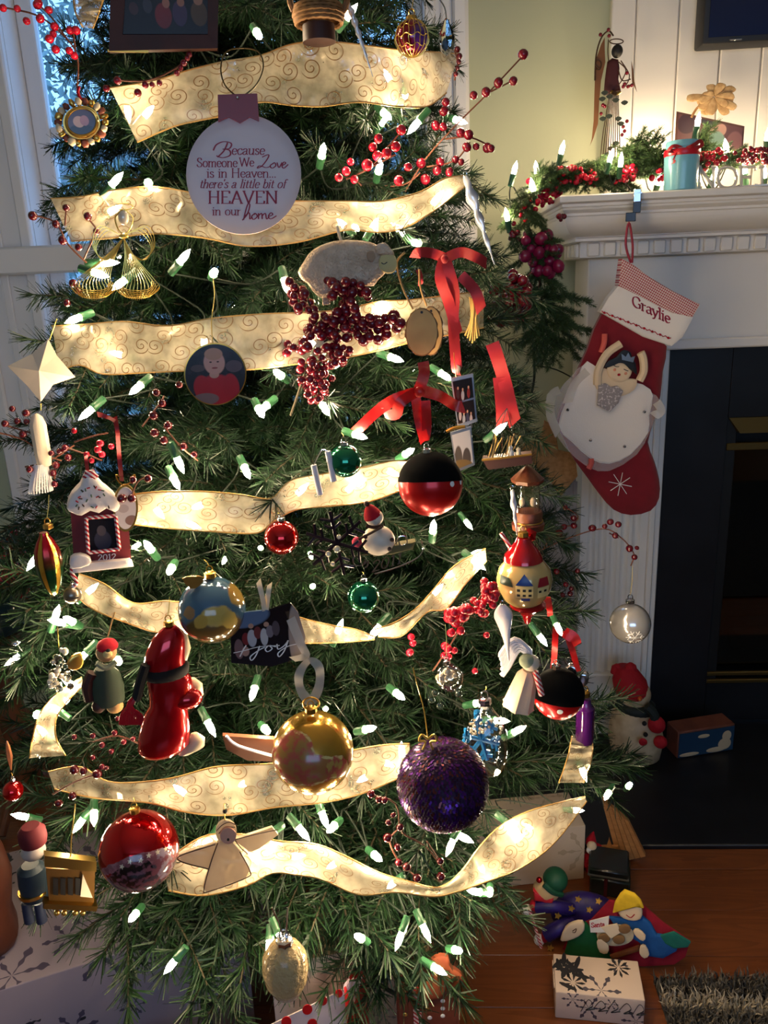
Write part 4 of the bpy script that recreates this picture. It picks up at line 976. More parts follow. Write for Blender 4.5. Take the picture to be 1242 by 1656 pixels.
# icicles
def icicle(label, a, b, w_, mat='glass', off=.05, twist=7, name='icicle_ornament'):
    o = Orn(name, label, 'icicle', (a[0]+b[0])/2, (a[1]+b[1])/2, off); A, B = o.pt(*a), o.pt(*b); n = 60; rings = []
    ax = (B-A).normalized(); e1 = Vector((1, 0, 0)); e1 = (e1-ax*e1.dot(ax)).normalized(); e2 = ax.cross(e1)
    for i in range(n):
        t = i/(n-1); r = w_*o.u*(.25+.75*math.sin(PI*min(1, t*4)/2))*(1-t*.93); r = max(r, .0004); ph = t*twist*2*PI
        rings.append([A.lerp(B, t)+(e1*math.cos(k*PI/4)+e2*math.sin(k*PI/4))*r*(1+.3*math.cos(2*k*PI/4-ph)) for k in range(8)])
    o.add('shaft', MB().loft(rings), M[mat], ang=180); o.add('loop', MB().tube([A+Vector((math.cos(t)*3*o.u, 0, 3*o.u+math.sin(t)*4*o.u)) for t in [k*PI/4 for k in range(8)]], .0006, 4, True), M['silver'])
    return o
M['ice'] = pm('silvered ice glass', C(205, 212, 225), .1, .35, coat=.5, trans=.25)
M['frost'] = pm('frosted white acrylic', C(226, 218, 222), .3, sss=.0)
icicle('twisted silver glass icicle crossing the top ribbon', (562,0), (603,124), 6, 'ice')
icicle('pale iridescent icicle hanging beside the sage wall', (752,285), (800,428), 11, 'ice', .03, 4)
icicle('white frosted icicle left of the silver bird', (812,978), (823,1068), 16, 'frost', .05, .6)
icicle('slim white icicle above the onion shaped ornament', (828,792), (836,865), 6, 'frost', .05, 3)
# netted ball and crystal
o = Orn('glass_ball', 'small red and purple glass ball with gold netting at the top right', 'bauble', 666, 62, .045)
o.ball('ball', 666, 62, 27, ball_mat('red purple glass', o, 27, C(120, 14, 40), [(.6,.1,.55,.8,C(72,30,110))], .12, .8, soft=.6))
m = MB(); c0 = o.pt(666, 62)
for k in range(9):
    a = k*PI/9; m.tube([c0+Vector((math.cos(a)*math.sin(t)*27.4*o.u+.6*o.u*math.sin(8*t), math.sin(a)*math.sin(t)*27.4*o.u, math.cos(t)*27.4*o.u)) for t in [2*PI*j/40 for j in range(40)]], .7*o.u, 4, True)
for z in (-.5, 0, .5): m.tube([c0+Vector((math.cos(t)*27.4*o.u*math.sqrt(1-z*z), math.sin(t)*27.4*o.u*math.sqrt(1-z*z), (z+.08*math.sin(9*t))*27.4*o.u)) for t in [2*PI*j/60 for j in range(60)]], .7*o.u, 4, True)
o.add('gold_net', m, M['goldwire'])['kind'] = 'stuff'
o.cap(666, 33, 8, up=(668, -10))
o = Orn('crystal_ornament', 'clear faceted crystal drop at the right end of the top ribbon', 'ornament', 722, 62, .045)
o.add('drop', MB().lathe([(0, -26*o.u), (11*o.u, -18*o.u), (14*o.u, 0), (9*o.u, 14*o.u), (4*o.u, 26*o.u), (0, 30*o.u)], o.pt(722, 62), 7), M['glass'], smooth=False)
o.add('blue_gem', MB().ico(o.pt(720, 72, -.006), (6*o.u, 3*o.u, 10*o.u), 1), pm('blue crystal', C(90, 150, 220), .1, trans=.6), smooth=False)
o.wire('hanger', [(722,32),(719,12),(708,-5)], .0009, M['silver'])
# round plaque with verse
o = Orn('round_plaque', 'round white ceramic plaque with a red verse about heaven', 'ornament', 394, 283, .06)
o.add('disc', MB().prism(o.xz(ell(394, 282, 93, 97, 64)), 0, .008, .0015), M['porcelain'], ang=30)
o.shape('banner', [(352,153),(416,151),(419,196),(404,189),(388,199),(370,189),(353,197)], pm('red enamel banner', C(132, 20, 22), .35), -.004, .003)
o.add('bead', MB().sphere(o.pt(384,158,-.005), 2.4*o.u, 10, 8), M['silver'])
o.wire('wire_loop', [(384,157),(364,138),(357,110),(366,84),(392,78),(418,84),(426,108),(416,135),(398,152),(384,157)], .0009, pm('dark wire', C(90, 76, 50), .4, .8), -.003, 5)
R = M['text_red']; yy = -.0019
pen_path(o, [[(352,254),(362,244),(368,231)],[(345,243),(350,234),(362,229),(374,232),(371,240),(360,241)],[(360,241),(371,243),(372,251),(360,255),(350,252)]], R, yy, 2.6, 1.0)
pen_text(o, 'ecause', 374, 428, 250, 15, R, yy, .08)
pen_text(o, 'Someone', 318, 384, 270, 14.5, R, yy); pen_text(o, 'We', 387, 411, 269, 14, R, yy)
pen_path(o, [[(424,254),(434,250),(433,256),(424,268),(416,272),(420,268),(430,271),(437,269)],[(442,264),(437,268),(440,272),(446,268),(444,263),(441,265)],[(448,263),(451,271),(456,263)],[(456,268),(462,264),(459,262),(456,268),(459,272),(466,266)]], R, yy, 2.2, .9)
pen_text(o, 'is in Heaven...', 334, 447, 287, 14.5, R, yy)
pen_text(o, "there's a little bit of", 322, 462, 304, 14, R, yy, .22)
pen_text(o, 'HEAVEN', 336, 450, 329, 20, R, yy, thick=.15)
pen_text(o, 'in our', 343, 390, 348, 13.5, R, yy)
pen_path(o, [[(392,356),(400,346),(404,332),(401,330),(397,342),(394,355)],[(396,350),(402,344),(404,348),(404,354),(408,351)],[(412,345),(407,350),(410,355),(416,350),(413,345),(411,347)],[(418,345),(418,354)],[(418,349),(423,345),(424,354)],[(424,349),(429,345),(431,354),(434,352)],[(435,350),(441,347),(438,344),(434,350),(438,354),(447,349)]], R, yy, 2.3, .9)
# cameo frame
o = Orn('cameo_frame', 'small ornate gold photo medallion with flower rim at the left', 'ornament', 132, 197, .045)
o.add('disc', MB().prism(o.xz(ell(132, 198, 30, 27, 32)), 0, .008), M['gold'])
rm = [M['gold'], pm('antique cream', C(206, 186, 150), .5), pm('russet petal', C(120, 60, 40), .5)]
rn = random.Random(4)
for k in range(22):
    a = 2*PI*k/22; q = o.pt(132+38*math.cos(a), 198+34*math.sin(a), rn.uniform(-.004, .003)); b = link('petal', MB().ico((0, 0, 0), 1, 1).mesh('petal', rm[k % 3], ang=180), o.root); b.location = q; b.scale = (rn.uniform(6, 9)*o.u, 4*o.u, rn.uniform(5, 9)*o.u); b.rotation_euler = (0, a, 0)
o.wire('rim', ell(132, 197, 25, 23, 24), 2.6*o.u, M['gold'], -.004, 2, 8, closed=True)
o.shape('photo', ell(132, 197, 23, 21, 28), picture('portrait print', C(70, 60, 80), [(.5,.15,.5,.25,C(20,18,24)),(.4,.5,.2,.22,C(170,140,130)),(.6,.55,.16,.2,C(150,110,120))], .15), -.003, .002)
o.wire('hanger', [(132,162),(126,150),(128,140)], .002, M['felt_red'])
# gold wire angel
o = Orn('wire_angel', 'gold wire mesh angel hanging over the second ribbon at the left', 'ornament', 195, 420, .06); u = o.u
o.add('head', MB().sphere(o.pt(200, 352), (9*u, 9*u, 12*u), 16, 12), M['pearl']); o.wire('head_frame', [(200,338),(186,352),(192,372),(200,378),(209,372),(215,352),(200,338)], 1.1*u, M['goldwire'], -.002)
o.wire('halo', ell(200, 334, 15, 5, 16), .9*u, M['goldwire'], 0, 2, closed=True)
o.add('bow', MB().sphere(o.pt(200, 382, -.004), (8*u, 5*u, 4*u), 12, 8), M['goldwire'])
for s_, nm in ((-1, 'wing'), (1, 'wing')):
    m = MB()
    for k in range(4):
        e = k*5
        m.tube(o.path([(198,382),(200+s_*(24+e),374-e*.6),(200+s_*(44+e*.4),398),(200+s_*(36-e*.3),420),(200+s_*(16),412),(199,386)], .003*k-.004, 5), .75*u, 4)
    o.add(nm, m, M['goldwire'])['kind'] = 'stuff'
for (cx, cy) in ((152, 462), (222, 462)):
    m = MB()
    for k in range(13):
        t = k/12; x1 = cx-36+72*t
        m.tube(o.path([(200,384,0),(200+(cx-200)*.45+(t-.5)*16,415,-.008*math.sin(PI*t)),(cx-26+52*t,450,-.014*math.sin(PI*t)),(x1,470-8*abs(t-.5),-.016*math.sin(PI*t)),(x1*.5+cx*.5,486-10*abs(t-.5),-.012)], n=5), .7*u, 4)
    for k in range(5): m.tube(o.path([(cx-36+3*k,466-3*k),(cx-18,480-3*k,-.012),(cx+18,480-3*k,-.014),(cx+36-3*k,464-3*k)], n=5), .7*u, 4)
    o.add('skirt', m, M['goldwire'])['kind'] = 'stuff'
# felt sheep
o = Orn('felt_sheep', 'stuffed white fleece sheep ornament above the wine berries', 'ornament', 562, 435, .05)
body = [(482,440),(490,425),(500,410),(516,398),(540,390),(565,388),(590,390),(606,394),(618,405),(622,425),(625,440),(612,452),(604,463),(590,462),(570,465),(552,468),(540,478),(520,482),(505,470),(497,458),(488,452)]
o.shape('body', body, M['white_fleece'], -.004, .014, .012, 2)
o.shape('face', [(616,412),(630,406),(640,416),(642,432),(634,442),(620,440),(612,430)], pm('cream felt face', C(206, 188, 130), .9), -.012, .012, .003, 2)
o.shape('ear', [(594,408),(604,406),(607,418),(600,424),(594,418)], pm('tan felt ear', C(170, 140, 112), .9), -.018, .004, .001, 2); o.shape('fringe', [(606,398),(622,392),(632,402),(638,412),(624,412),(612,412)], M['white_fleece'], -.014, .008, .003, 2)
pen_path(o, [[(617,425),(621,427),(626,424)]], M['black'], -.0165, 1.6, 1.2, 'eye'); o.wire('hanger', [(552,390),(548,378),(545,366)], .002, M['cream_cloth'])
o.shape('leg', [(520,470),(532,468),(534,492),(522,494)], M['white_fleece'], 0, .008, .002); o.shape('leg', [(560,462),(572,460),(574,482),(562,484)], M['white_fleece'], 0, .008, .002)
# wood slices
M['slice'] = pm('pale birch face', C(196, 164, 104), .6, noise=(20, C(176, 140, 84))); M['bark'] = pm('birch bark', C(120, 90, 58), .85, bump=(80, .6, .003))
for (lab, cx, cy, rx, ry, off, tw) in (('oval wood slice ornament on twine right of the berry spray', 682, 537, 27, 39, .06, [(668,500),(650,462),(642,425),(655,408)]), ('second bark edged wood slice tucked behind the front slice', 697, 535, 20, 40, .04, [(690,495),(680,465),(678,435)])):
    o = Orn('wood_slice', lab, 'ornament', cx, cy, off, group='wood slice ornaments')
    o.shape('face', ell(cx, cy, rx-2, ry-2, 36), M['slice'], -.0035, .003); o.shape('bark', [(x+1.2*math.sin(i*2.1), y) for i, (x, y) in enumerate(ell(cx, cy, rx, ry, 36))], M['bark'], 0, .007)
    o.add('hole', MB().lathe([(0, 0), (2.2*o.u, 0), (2.2*o.u, .0006), (0, .0006)], o.pt(cx, cy-32, -.004), 10, Matrix.Rotation(PI/2, 3, 'X')), M['black']); o.wire('twine', tw, .0014, M['twine'], -.003)
# red satin bow, upper right
o = Orn('satin_bow', 'dark red satin ribbon bow with long tails above the right end of the third ribbon', 'bow', 725, 430, .05)
red_bow_part(o, [[(720,418),(700,410),(678,408,-.01),(672,415)],[(720,418),(745,408),(770,416,-.008),(785,425)]], 8, name='bow_loop')
red_bow_part(o, [[(718,420),(712,450),(726,490),(740,540)],[(722,425),(734,470),(733,520),(738,590),(741,598)],[(745,445),(768,470),(778,500)]], 9)
o.add('knot', MB().sphere(o.pt(719, 419, -.004), (6*o.u, 5*o.u, 7*o.u), 12, 8), M['red_satin'])
o = Orn('red_loop', 'small red ribbon loop holding the wood slice twine', 'ribbon', 678, 452, .04); red_bow_part(o, [[(676,436),(680,448),(680,460)]], 4)
o = Orn('satin_ribbon_tail', 'bright red satin ribbon tail hanging at the right edge of the tree', 'ribbon', 817, 620, .04)
red_bow_part(o, [[(796,555),(808,590),(818,625),(826,660),(832,682)],[(808,610),(812,650),(813,682)]], 11)
o = Orn('straw_star', 'gold straw ornament beside the red bow', 'ornament', 765, 515, .045)
for k in range(7): o.wire('straw', [(770-10+k*3,480+k*2),(762+k*1.5,515),(752+k*4,555-abs(k-3)*4)], 1.5*o.u, pm('straw', C(206, 168, 92), .5) if k == 0 else bpy.data.materials['straw'], -.002*(k % 3))
# baby photo disc
o = Orn('photo_disc', 'round photo ornament of a small child in red', 'photo ornament', 348, 605, .06)
o.add('disc', MB().prism(o.xz(ell(348, 605, 50.5, 50.5, 56)), 0, .005, .001), M['gold'], ang=30)
o.add('photo', MB().prism(o.xz(ell(348, 605, 48.5, 48.5, 56)), -.0017, .0002), picture('child print', C(24, 16, 18), [(.82,.62,.14,.1,C(90,70,74)),(.22,.62,.12,.06,C(80,62,60)),(.5,.2,.34,.3,C(176,22,30)),(.26,.3,.14,.2,C(170,20,28)),(.74,.26,.14,.24,C(172,20,28)),(.3,.1,.22,.1,C(126,96,92)),(.48,.5,.08,.06,C(200,150,130)),(.5,.7,.175,.2,C(206,152,136)),(.5,.84,.15,.1,C(190,140,112)),(.44,.71,.022,.012,C(70,44,40)),(.56,.71,.022,.012,C(70,44,40)),(.5,.61,.05,.015,C(150,70,66))], .2, (5, C(40, 30, 36))))
o.wire('hanger', [(344,556),(342,520),(347,480),(345,450)], .0006, M['goldwire'])
# folded paper star, pillow star
o = Orn('paper_star', 'beige folded paper star over the window casing at the left', 'ornament', 62, 597, .05)
sp_ = [(12,592),(52,572),(78,548),(92,575),(122,610),(86,622),(66,650),(45,625)]; m = MB(); c0 = o.pt(63, 600, -.014); b0 = o.pt(63, 600, .006); vs = [m.v(o.pt(x, y)) for x, y in sp_]; cv = m.v(c0); bv = m.v(b0)
for k in range(8): m.face((vs[k], vs[(k+1) % 8], cv)); m.face((vs[(k+1) % 8], vs[k], bv))
o.add('star', m, pm('beige paper', C(206, 188, 164), .8), smooth=False); o.wire('hanger', [(80,550),(86,532),(92,515)], .0008, M['goldwire'])
# glass icicle/tassel below it
o = Orn('fabric_tassel', 'cream tassel ornament hanging in front of the window frame', 'ornament', 66, 740, .03); u = o.u
o.add('body', MB().lathe([(11*u, -42*u), (13*u, -20*u), (13*u, 30*u), (9*u, 44*u), (3*u, 50*u)], o.pt(66, 715), 14, wob=lambda a, z: 1+.06*math.cos(6*a)), M['cream_cloth'])
m = MB()
for k in range(26):
    a = k*2*PI/26; m.tube([o.pt(66, 750)+Vector((math.cos(a)*10*u, math.sin(a)*10*u, 0)), o.pt(66, 775)+Vector((math.cos(a)*17*u, math.sin(a)*14*u, 0)), o.pt(66, 795)+Vector((math.cos(a)*20*u, math.sin(a)*15*u, 0))], 1.7*u, 4)
o.add('fringe', m, M['white_cloth'])['kind'] = 'stuff'
o.wire('hanger', [(66,664),(66,652)], .0008, M['goldwire'])
# printed red bow + black and red ball
o = Orn('sheer_red_bow', 'sheer red printed ribbon bow tied above the black and red ball', 'bow', 680, 640, .06)
M['red_sheer'] = pm('sheer red ribbon', C(206, 22, 26), .3, noise=(60, C(226, 60, 50), .5, .62), alpha=.9)
red_bow_part(o, [[(684,585,.004),(686,605),(676,635)],[(676,633),(640,645,-.01),(610,665),(578,695)],[(676,633),(648,650,-.016),(640,670,-.01),(622,668)],[(676,630),(710,640,-.01),(735,655),(748,658)]], 9, 'red_sheer', 'bow_loop')
red_bow_part(o, [[(672,640),(678,680),(686,712)],[(688,648),(690,690),(686,712)]], 8, 'red_sheer')
o.add('knot', MB().sphere(o.pt(678, 634, -.004), (9*o.u, 6*o.u, 9*o.u), 12, 8), M['red_sheer'])
def two_tone(label, cx, cy, r, split, dots, off, tilt=0, mat='red_matte'):
    o = Orn('two_tone_ball', label, 'bauble', cx, cy, off); c0 = o.pt(cx, cy); R_ = r*o.u; rot = Matrix.Rotation(math.radians(tilt), 3, 'Y') @ Matrix.Rotation(math.radians(-12), 3, 'X')
    zt = split; n = 14
    low = [(math.sin(a)*R_, -math.cos(a)*R_) for a in [math.acos(-zt)*k/n for k in range(n+1)]]; low[0] = (0, -R_)
    top = [(math.sin(a)*R_*1.02, math.cos(a)*R_*1.02) for a in [math.acos(zt)*(n-k)/n for k in range(n+1)]]; top[-1] = (0, R_*1.02)
    o.add('glass_half', MB().lathe(low, c0, 36, rot), M[mat], ang=60); o.add('velvet_half', MB().lathe([(.0, zt*R_)]+top, c0, 36, rot), M['black_velvet'], ang=60)
    for (dx, dz, rr) in dots:
        v = rot @ Vector((dx, -math.sqrt(max(0, 1-dx*dx-dz*dz)), dz)); b = o.add('dot', MB().sphere((0, 0, 0), 1, 12, 8), M['white_gloss']); b.location = c0+v*R_; b.rotation_euler = v.to_track_quat('Z', 'Y').to_euler(); b.scale = (rr*R_, rr*R_, .012*R_)
    return o
o = two_tone('large ball with a black velvet top and satin red glass below', 696, 783, 52, .10, [(.66,.02,.09),(.93,.05,.08)], .065)
o.cap(690, 731, 7, M['silver'])
o = two_tone('ball with black velvet top and red polka dot base at the lower right', 903, 1122, 42, -.18, [(-.75,-.42,.1),(.1,-.42,.12),(.5,-.6,.1),(.85,-.35,.1),(-.25,-.75,.1),(.3,-.9,.1)], .055, 6)
o.cap(899, 1080, 7, M['silver'])
o = Orn('red_ribbon_loop', 'bright red ribbon loops holding the polka dot ball', 'ribbon', 915, 1040, .06)
red_bow_part(o, [[(895,1085),(897,1050),(899,1010)],[(915,1020),(925,1050),(935,1085)],[(885,965),(888,980),(890,995)]], 5, 'red_sheer'); red_bow_part(o, [[(912,1022),(928,1032),(932,1042)]], 9, 'red_sheer', 'bow_loop')
# glass photo frames
for (lab, pts, cx, cy, off, sd) in (('small clear acrylic frame with two stacked photos right of the bow', [(729,612),(765,604),(772,682),(740,692)], 750, 648, .05, 1), ('small clear photo tile with a snowy scene below the acrylic frame', [(728,700),(762,690),(768,752),(738,764)], 748, 727, .04, 2)):
    o = Orn('acrylic_frame', lab, 'photo ornament', cx, cy, off, group='acrylic photo ornaments'); o.shape('frame', pts, pm('brushed edge', C(150, 155, 165), .25, .5), 0, .006)
    f = lambda p, k: ((p[0]-cx)*k+cx, (p[1]-cy)*k+cy)
    inn = [f(p, .86) for p in pts]; mid = [((inn[0][0]+inn[3][0])/2, (inn[0][1]+inn[3][1])/2), ((inn[1][0]+inn[2][0])/2, (inn[1][1]+inn[2][1])/2)]
    if sd == 1:
        o.shape('photo', [inn[0], inn[1], (mid[1][0], mid[1][1]-1), (mid[0][0], mid[0][1]-1)], picture('upper print', C(18, 16, 22), photo_blobs(5, 3), .15), -.0015, .001); o.shape('photo', [(mid[0][0], mid[0][1]+2), (mid[1][0], mid[1][1]+2), inn[2], inn[3]], picture('lower print', C(26, 20, 26), photo_blobs(6, 4), .15), -.0015, .001)
        o.wire('hanger', [(738,610),(735,590),(734,570)], .0006, M['goldwire'])
    else:
        o.shape('photo', inn, picture('snow scene print', C(190, 184, 184), [(.3,.2,.2,.4,C(90,80,74)),(.7,.25,.2,.3,C(80,70,66)),(.5,.1,.5,.15,C(120,96,60))], .2), -.0015, .001)
        o.add('gold_trim', MB().tube(o.path([(722,698),(735,692),(752,690)], -.003), 3*o.u, 6), M['gold'])
# teal ball
o = Orn('glass_ball', 'dark green glass ball under the tail of the sheer red bow', 'bauble', 558, 746, .05, group='small glass balls')
o.ball('ball', 558, 746, 27, M['green_glass']); o.cap(556, 719, 6, M['silver'], up=(552, 700))
def small_ball(label, cx, cy, r, mat, off=.045, up=None, capm=None, name='glass_ball', group='small glass balls'):
    o = Orn(name, label, 'bauble', cx, cy, off, group=group); o.ball('ball', cx, cy, r, M[mat] if isinstance(mat, str) else mat); o.cap(cx, cy-r, max(4, r*.2), capm or M['silver'], up=up); return o
small_ball('small shiny red glass ball below the fourth ribbon', 455, 869, 28, 'red_glass', up=(450, 830))
small_ball('small emerald green glass ball in the middle of the tree', 588, 965, 26, 'green_glass', up=(586, 925))
small_ball('tiny red glass ball at the far left edge', 21, 1279, 17, 'red_glass', up=(18, 1250))
o = small_ball('silver glass ball with etched snowflake before the white pilaster', 1019, 1008, 34, pm('silver glass', C(214, 208, 204), .16, .6, coat=.6), .03, up=(1023, 915), group=None)
m = MB(); c0 = o.pt(1019, 1008)
for k in range(6):
    a = k*PI/3
    for (r0, r1, da) in ((0, .42, 0), (.25, .36, .4), (.25, .36, -.4)):
        q = []
        for rr, aa in ((r0, a), (r1, a+da)): x, z = .25+rr*math.cos(aa), -.35+rr*math.sin(aa); q.append(c0+Vector((x, -math.sqrt(max(.01, 1-x*x-z*z)), z))*34.3*o.u)
        m.tube(q, .8*o.u, 4)
o.add('etched_snowflake', m, M['white_gloss'])['kind'] = 'stuff'
# candle picks below teal ball
o = Orn('candle_ornament', 'pair of slim white candles hanging left of the dark green ball', 'ornament', 522, 770, .05)
for (a, b) in (((507,752),(518,800)), ((530,730),(540,778))): o.add('candle', MB().tube([o.pt(*a), o.pt(*b)], 5*o.u, 10), M['frost'])
o.wire('hanger', [(507,752),(520,728),(530,730)], .0008, M['silver'])
# snowflake
o = Orn('snowflake_ornament', 'dark metal snowflake ornament with pearl centre', 'ornament', 545, 878, .06); dk = pm('dark plum metal', C(40, 26, 42), .3, .6)
for k in range(6):
    a = k*PI/3+.3; m = MB(); q = lambda r, t: o.pt(545+52*r*math.cos(a+t), 878+52*r*math.sin(a+t))
    m.tube([q(0, 0), q(1, 0)], 3*o.u, 6)
    for r in (.45, .7):
        for t in (-.5, .5): m.tube([q(r, 0), q(r+.22, t*.8)], 2.4*o.u, 5)
    o.add('arm', m, dk)
for (x, y, r) in ((545,888,6),(531,896,5),(548,868,4),(538,912,4)): o.add('bead', MB().sphere(o.pt(x, y, -.005), r*o.u, 12, 8), M['pearl'])
# skating snowman 2011
o = Orn('snowman_ornament', 'white snowman ornament with red hat and pink mitten', 'ornament', 611, 860, .055); u = o.u; SW = pm('snow white glaze', C(226, 208, 186), .5)
o.add('body', MB().sphere(o.pt(612, 874), (27*u, 22*u, 25*u), 24, 16), SW); o.add('head', MB().sphere(o.pt(605, 837), (15*u, 14*u, 14*u), 20, 14), SW)
o.add('hat', MB().lathe([(14*u, -6*u), (15*u, -3*u), (13*u, 4*u), (8*u, 13*u), (3*u, 17*u), (0, 18*u)], o.pt(602, 832), 18, Matrix.Rotation(math.radians(-18), 3, 'Y')), M['felt_red']); o.add('pompom', MB().sphere(o.pt(593, 815), 5*u, 10, 8), M['dark_wood'])
o.wire('scarf', [(592,850),(605,853),(620,850)], 3*u, M['dark_wood'], -.012); o.wire('arm', [(618,852),(600,862),(580,872)], 2.2*u, M['dark_wood'], -.018); o.add('mitten', MB().sphere(o.pt(577, 877, -.01), (8*u, 6*u, 9*u), 12, 8), pm('pink mitten', C(206, 60, 90), .8))
for (x, y) in ((591,868),(634,873),(630,888)): o.add('button', MB().sphere(o.pt(x, y, -.018), (3.5*u, 2*u, 4*u), 8, 6), M['dark_wood'])
o.shape('base', [(600,888),(640,882),(672,876),(668,888),(636,896),(604,900)], pm('olive base', C(96, 88, 50), .7), -.005, .014, .002)
o = Orn('silver_script', 'silver wire script ornament spelling a short word below the snowman', 'ornament', 610, 905, .05); pen_path(o, [[(585,903),(578,898),(571,905),(574,914),(586,914),(594,908)],[(588,911),(592,905),(590,912),(596,907),(594,915),(590,918)]], M['silver'], 0, 2, 1.4)
pen_text(o, '2011', 600, 650, 926, 17, M['silver'], 0, .1, .12, .09, rise=16); o.wire('bar', [(606,928),(640,918),(672,904),(684,890),(680,872)], 1.4*o.u, M['silver']); o.wire('curl', [(640,880),(646,868),(656,868),(658,878),(648,882),(645,875)], 1.2*o.u, M['silver'])
# gingerbread house photo frame
o = Orn('gingerbread_house', 'red gingerbread house photo ornament with icing roof, dated 2012', 'ornament', 160, 845, .055); u = o.u
ICE = pm('white icing', C(230, 214, 206), .45, bump=(90, .4, .003)); GR = pm('red brown gingerbread', C(126, 24, 30), .55, noise=(25, C(96, 18, 22)))
o.shape('wall', [(114,826),(206,820),(212,905),(120,914)], GR, 0, .016)
o.shape('roof', [(108,822),(116,800),(130,785),(138,768),(150,768),(166,785),(184,800),(194,818),(186,828),(172,822),(160,830),(146,826),(132,834),(118,830)], ICE, -.008, .022, .006, 2)
o.shape('base', [(116,912),(210,904),(216,916),(118,927)], ICE, -.006, .022, .003); o.shape('icing_heap', [(114,902),(130,896),(146,903),(144,914),(116,920)], ICE, -.012, .008, .003, 2)
o.shape('photo', [(142,840),(184,836),(190,886),(146,892)], picture('house print', C(28, 28, 36), [(.5,.3,.3,.3,C(60,60,74)),(.5,.6,.16,.16,C(90,80,84))], .15), -.003, .002)
stripe = None
def candy_mat(name, k, c1=C(232, 214, 206), c2=C(178, 18, 34)):
    m, nt, b = newmat(name); co, s = coordsep(nt); f = math_n(nt, 'FRACT', math_n(nt, 'MULTIPLY', math_n(nt, 'ADD', math_n(nt, 'ADD', s[2], s[0]), math_n(nt, 'MULTIPLY', s[1], .5)), k))
    nt.links.new(mixc(nt, math_n(nt, 'LESS_THAN', f, .5), c1, c2), b.inputs['Base Color']); b.inputs['Roughness'].default_value = .3; return m
M['candy'] = candy_mat('candy stripe', 150)
for p in ([(139,838),(187,834)], [(187,834),(193,888)], [(193,888),(143,894)], [(143,894),(139,838)]): o.wire('candy_cane_trim', p, 3.2*u, M['candy'], -.005, 3, 8)
o.wire('candy_cane', [(120,900),(116,925),(124,940),(118,950)], 3.5*u, M['candy'], -.004, 4, 8)
pen_text(o, '2012', 158, 188, 906.5, 9, M['text_white'], -.001, 0, .16, .12, rise=2)
rn = random.Random(8); cm = [pm('green sprinkle', C(50, 74, 50), .4), pm('red sprinkle', C(170, 20, 40), .4), M['dark_wood']]
for k in range(22):
    y = rn.uniform(785, 822); x = 150+rn.uniform(-1, 1)*(y-770)*.75; q = o.pt(x, y, -.0145); b = link('sprinkle', MB().tube([(-2.6*u, 0, 0), (2.6*u, 0, 0)], 1.1*u, 5).mesh('sprinkle', cm[k % 3]), o.root); b.location = q; b.rotation_euler = (0, rn.uniform(0, 3), 0)
o.add('peppermint', MB().lathe([(12*u*(1 if k % 2 else .8), 0) for k in range(1)]+[(11*u, 0), (12*u, 2*u), (12*u, 5*u), (8*u, 8*u), (0, 9*u)], o.pt(146, 770, -.006), 12, Matrix.Rotation(PI/2, 3, 'X'), wob=lambda a, z: 1+.12*math.cos(6*a)), M['candy'])
red_bow_part(o, [[(142,764),(140,750),(139,737)]], 3)
# oval plaque on red ribbon
o = Orn('oval_plaque', 'oval white and gold snow scene plaque on a red ribbon', 'ornament', 203, 822, .045)
o.shape('rim', ell(203, 822, 20, 38, 36), M['gold'], 0, .007); o.shape('face', ell(203, 822, 17, 34, 36), picture('snow scene', C(226, 206, 196), [(.7,.2,.3,.12,C(150,110,96)),(.4,.5,.25,.1,C(200,176,166))], .3), -.002, .003)
for s_ in (-1, 1): o.wire('gold_scroll', [(200,786),(203+s_*12,778),(203+s_*15,768),(203+s_*8,772)], 1.3*o.u, M['gold'])
red_bow_part(o, [[(197,778),(193,740),(190,700),(186,675)],[(190,683),(175,675),(158,670)]], 3.5)
# finial drop
o = Orn('finial_ornament', 'tall pointed red and green glass finial with gold ribs at the left', 'ornament', 78, 905, .05); u = o.u
def finial_mat():
    m, nt, b = newmat('red green gold finial'); co, s = coordsep(nt); a = math_n(nt, 'ARCTAN2', s[1], s[0]); st_ = math_n(nt, 'ABSOLUTE', math_n(nt, 'SINE', math_n(nt, 'ADD', math_n(nt, 'MULTIPLY', a, 2.5), .75)))
    r = N(nt, 'ShaderNodeMapRange'); r.inputs[1].default_value = -.012; r.inputs[2].default_value = .02; nt.links.new(s[2], r.inputs[0])
    c = mixc(nt, r.outputs[0], C(24, 70, 40), C(170, 14, 30)); c = mixc(nt, math_n(nt, 'GREATER_THAN', st_, .86), c, C(206, 160, 60)); nt.links.new(c, b.inputs['Base Color'])
    b.inputs['Metallic'].default_value = .75; b.inputs['Roughness'].default_value = .2; return m
o.add('drop', MB().lathe([(0, -68*u), (7*u, -64*u), (15*u, -48*u), (21*u, -24*u), (23*u, -4*u), (21*u, 16*u), (14*u, 34*u), (8*u, 44*u), (7*u, 50*u)], o.pt(78, 905), 30, wob=lambda a, z: 1+.03*math.cos(10*a)), finial_mat()); o.cap(78, 853, 8, up=(79, 800))
# small bells cluster
o = Orn('jingle_bell', 'small tarnished jingle bell beside the red finial', 'bell', 117, 962, .04); o.ball('bell', 117, 962, 15, pm('tarnished silver', C(130, 118, 104), .3, .9)); o.add('slot', MB().box(o.pt(117, 968, -.0125), (20*o.u, 2*o.u, 2*o.u)), M['black']); o.cap(117, 947, 4, M['silver'])
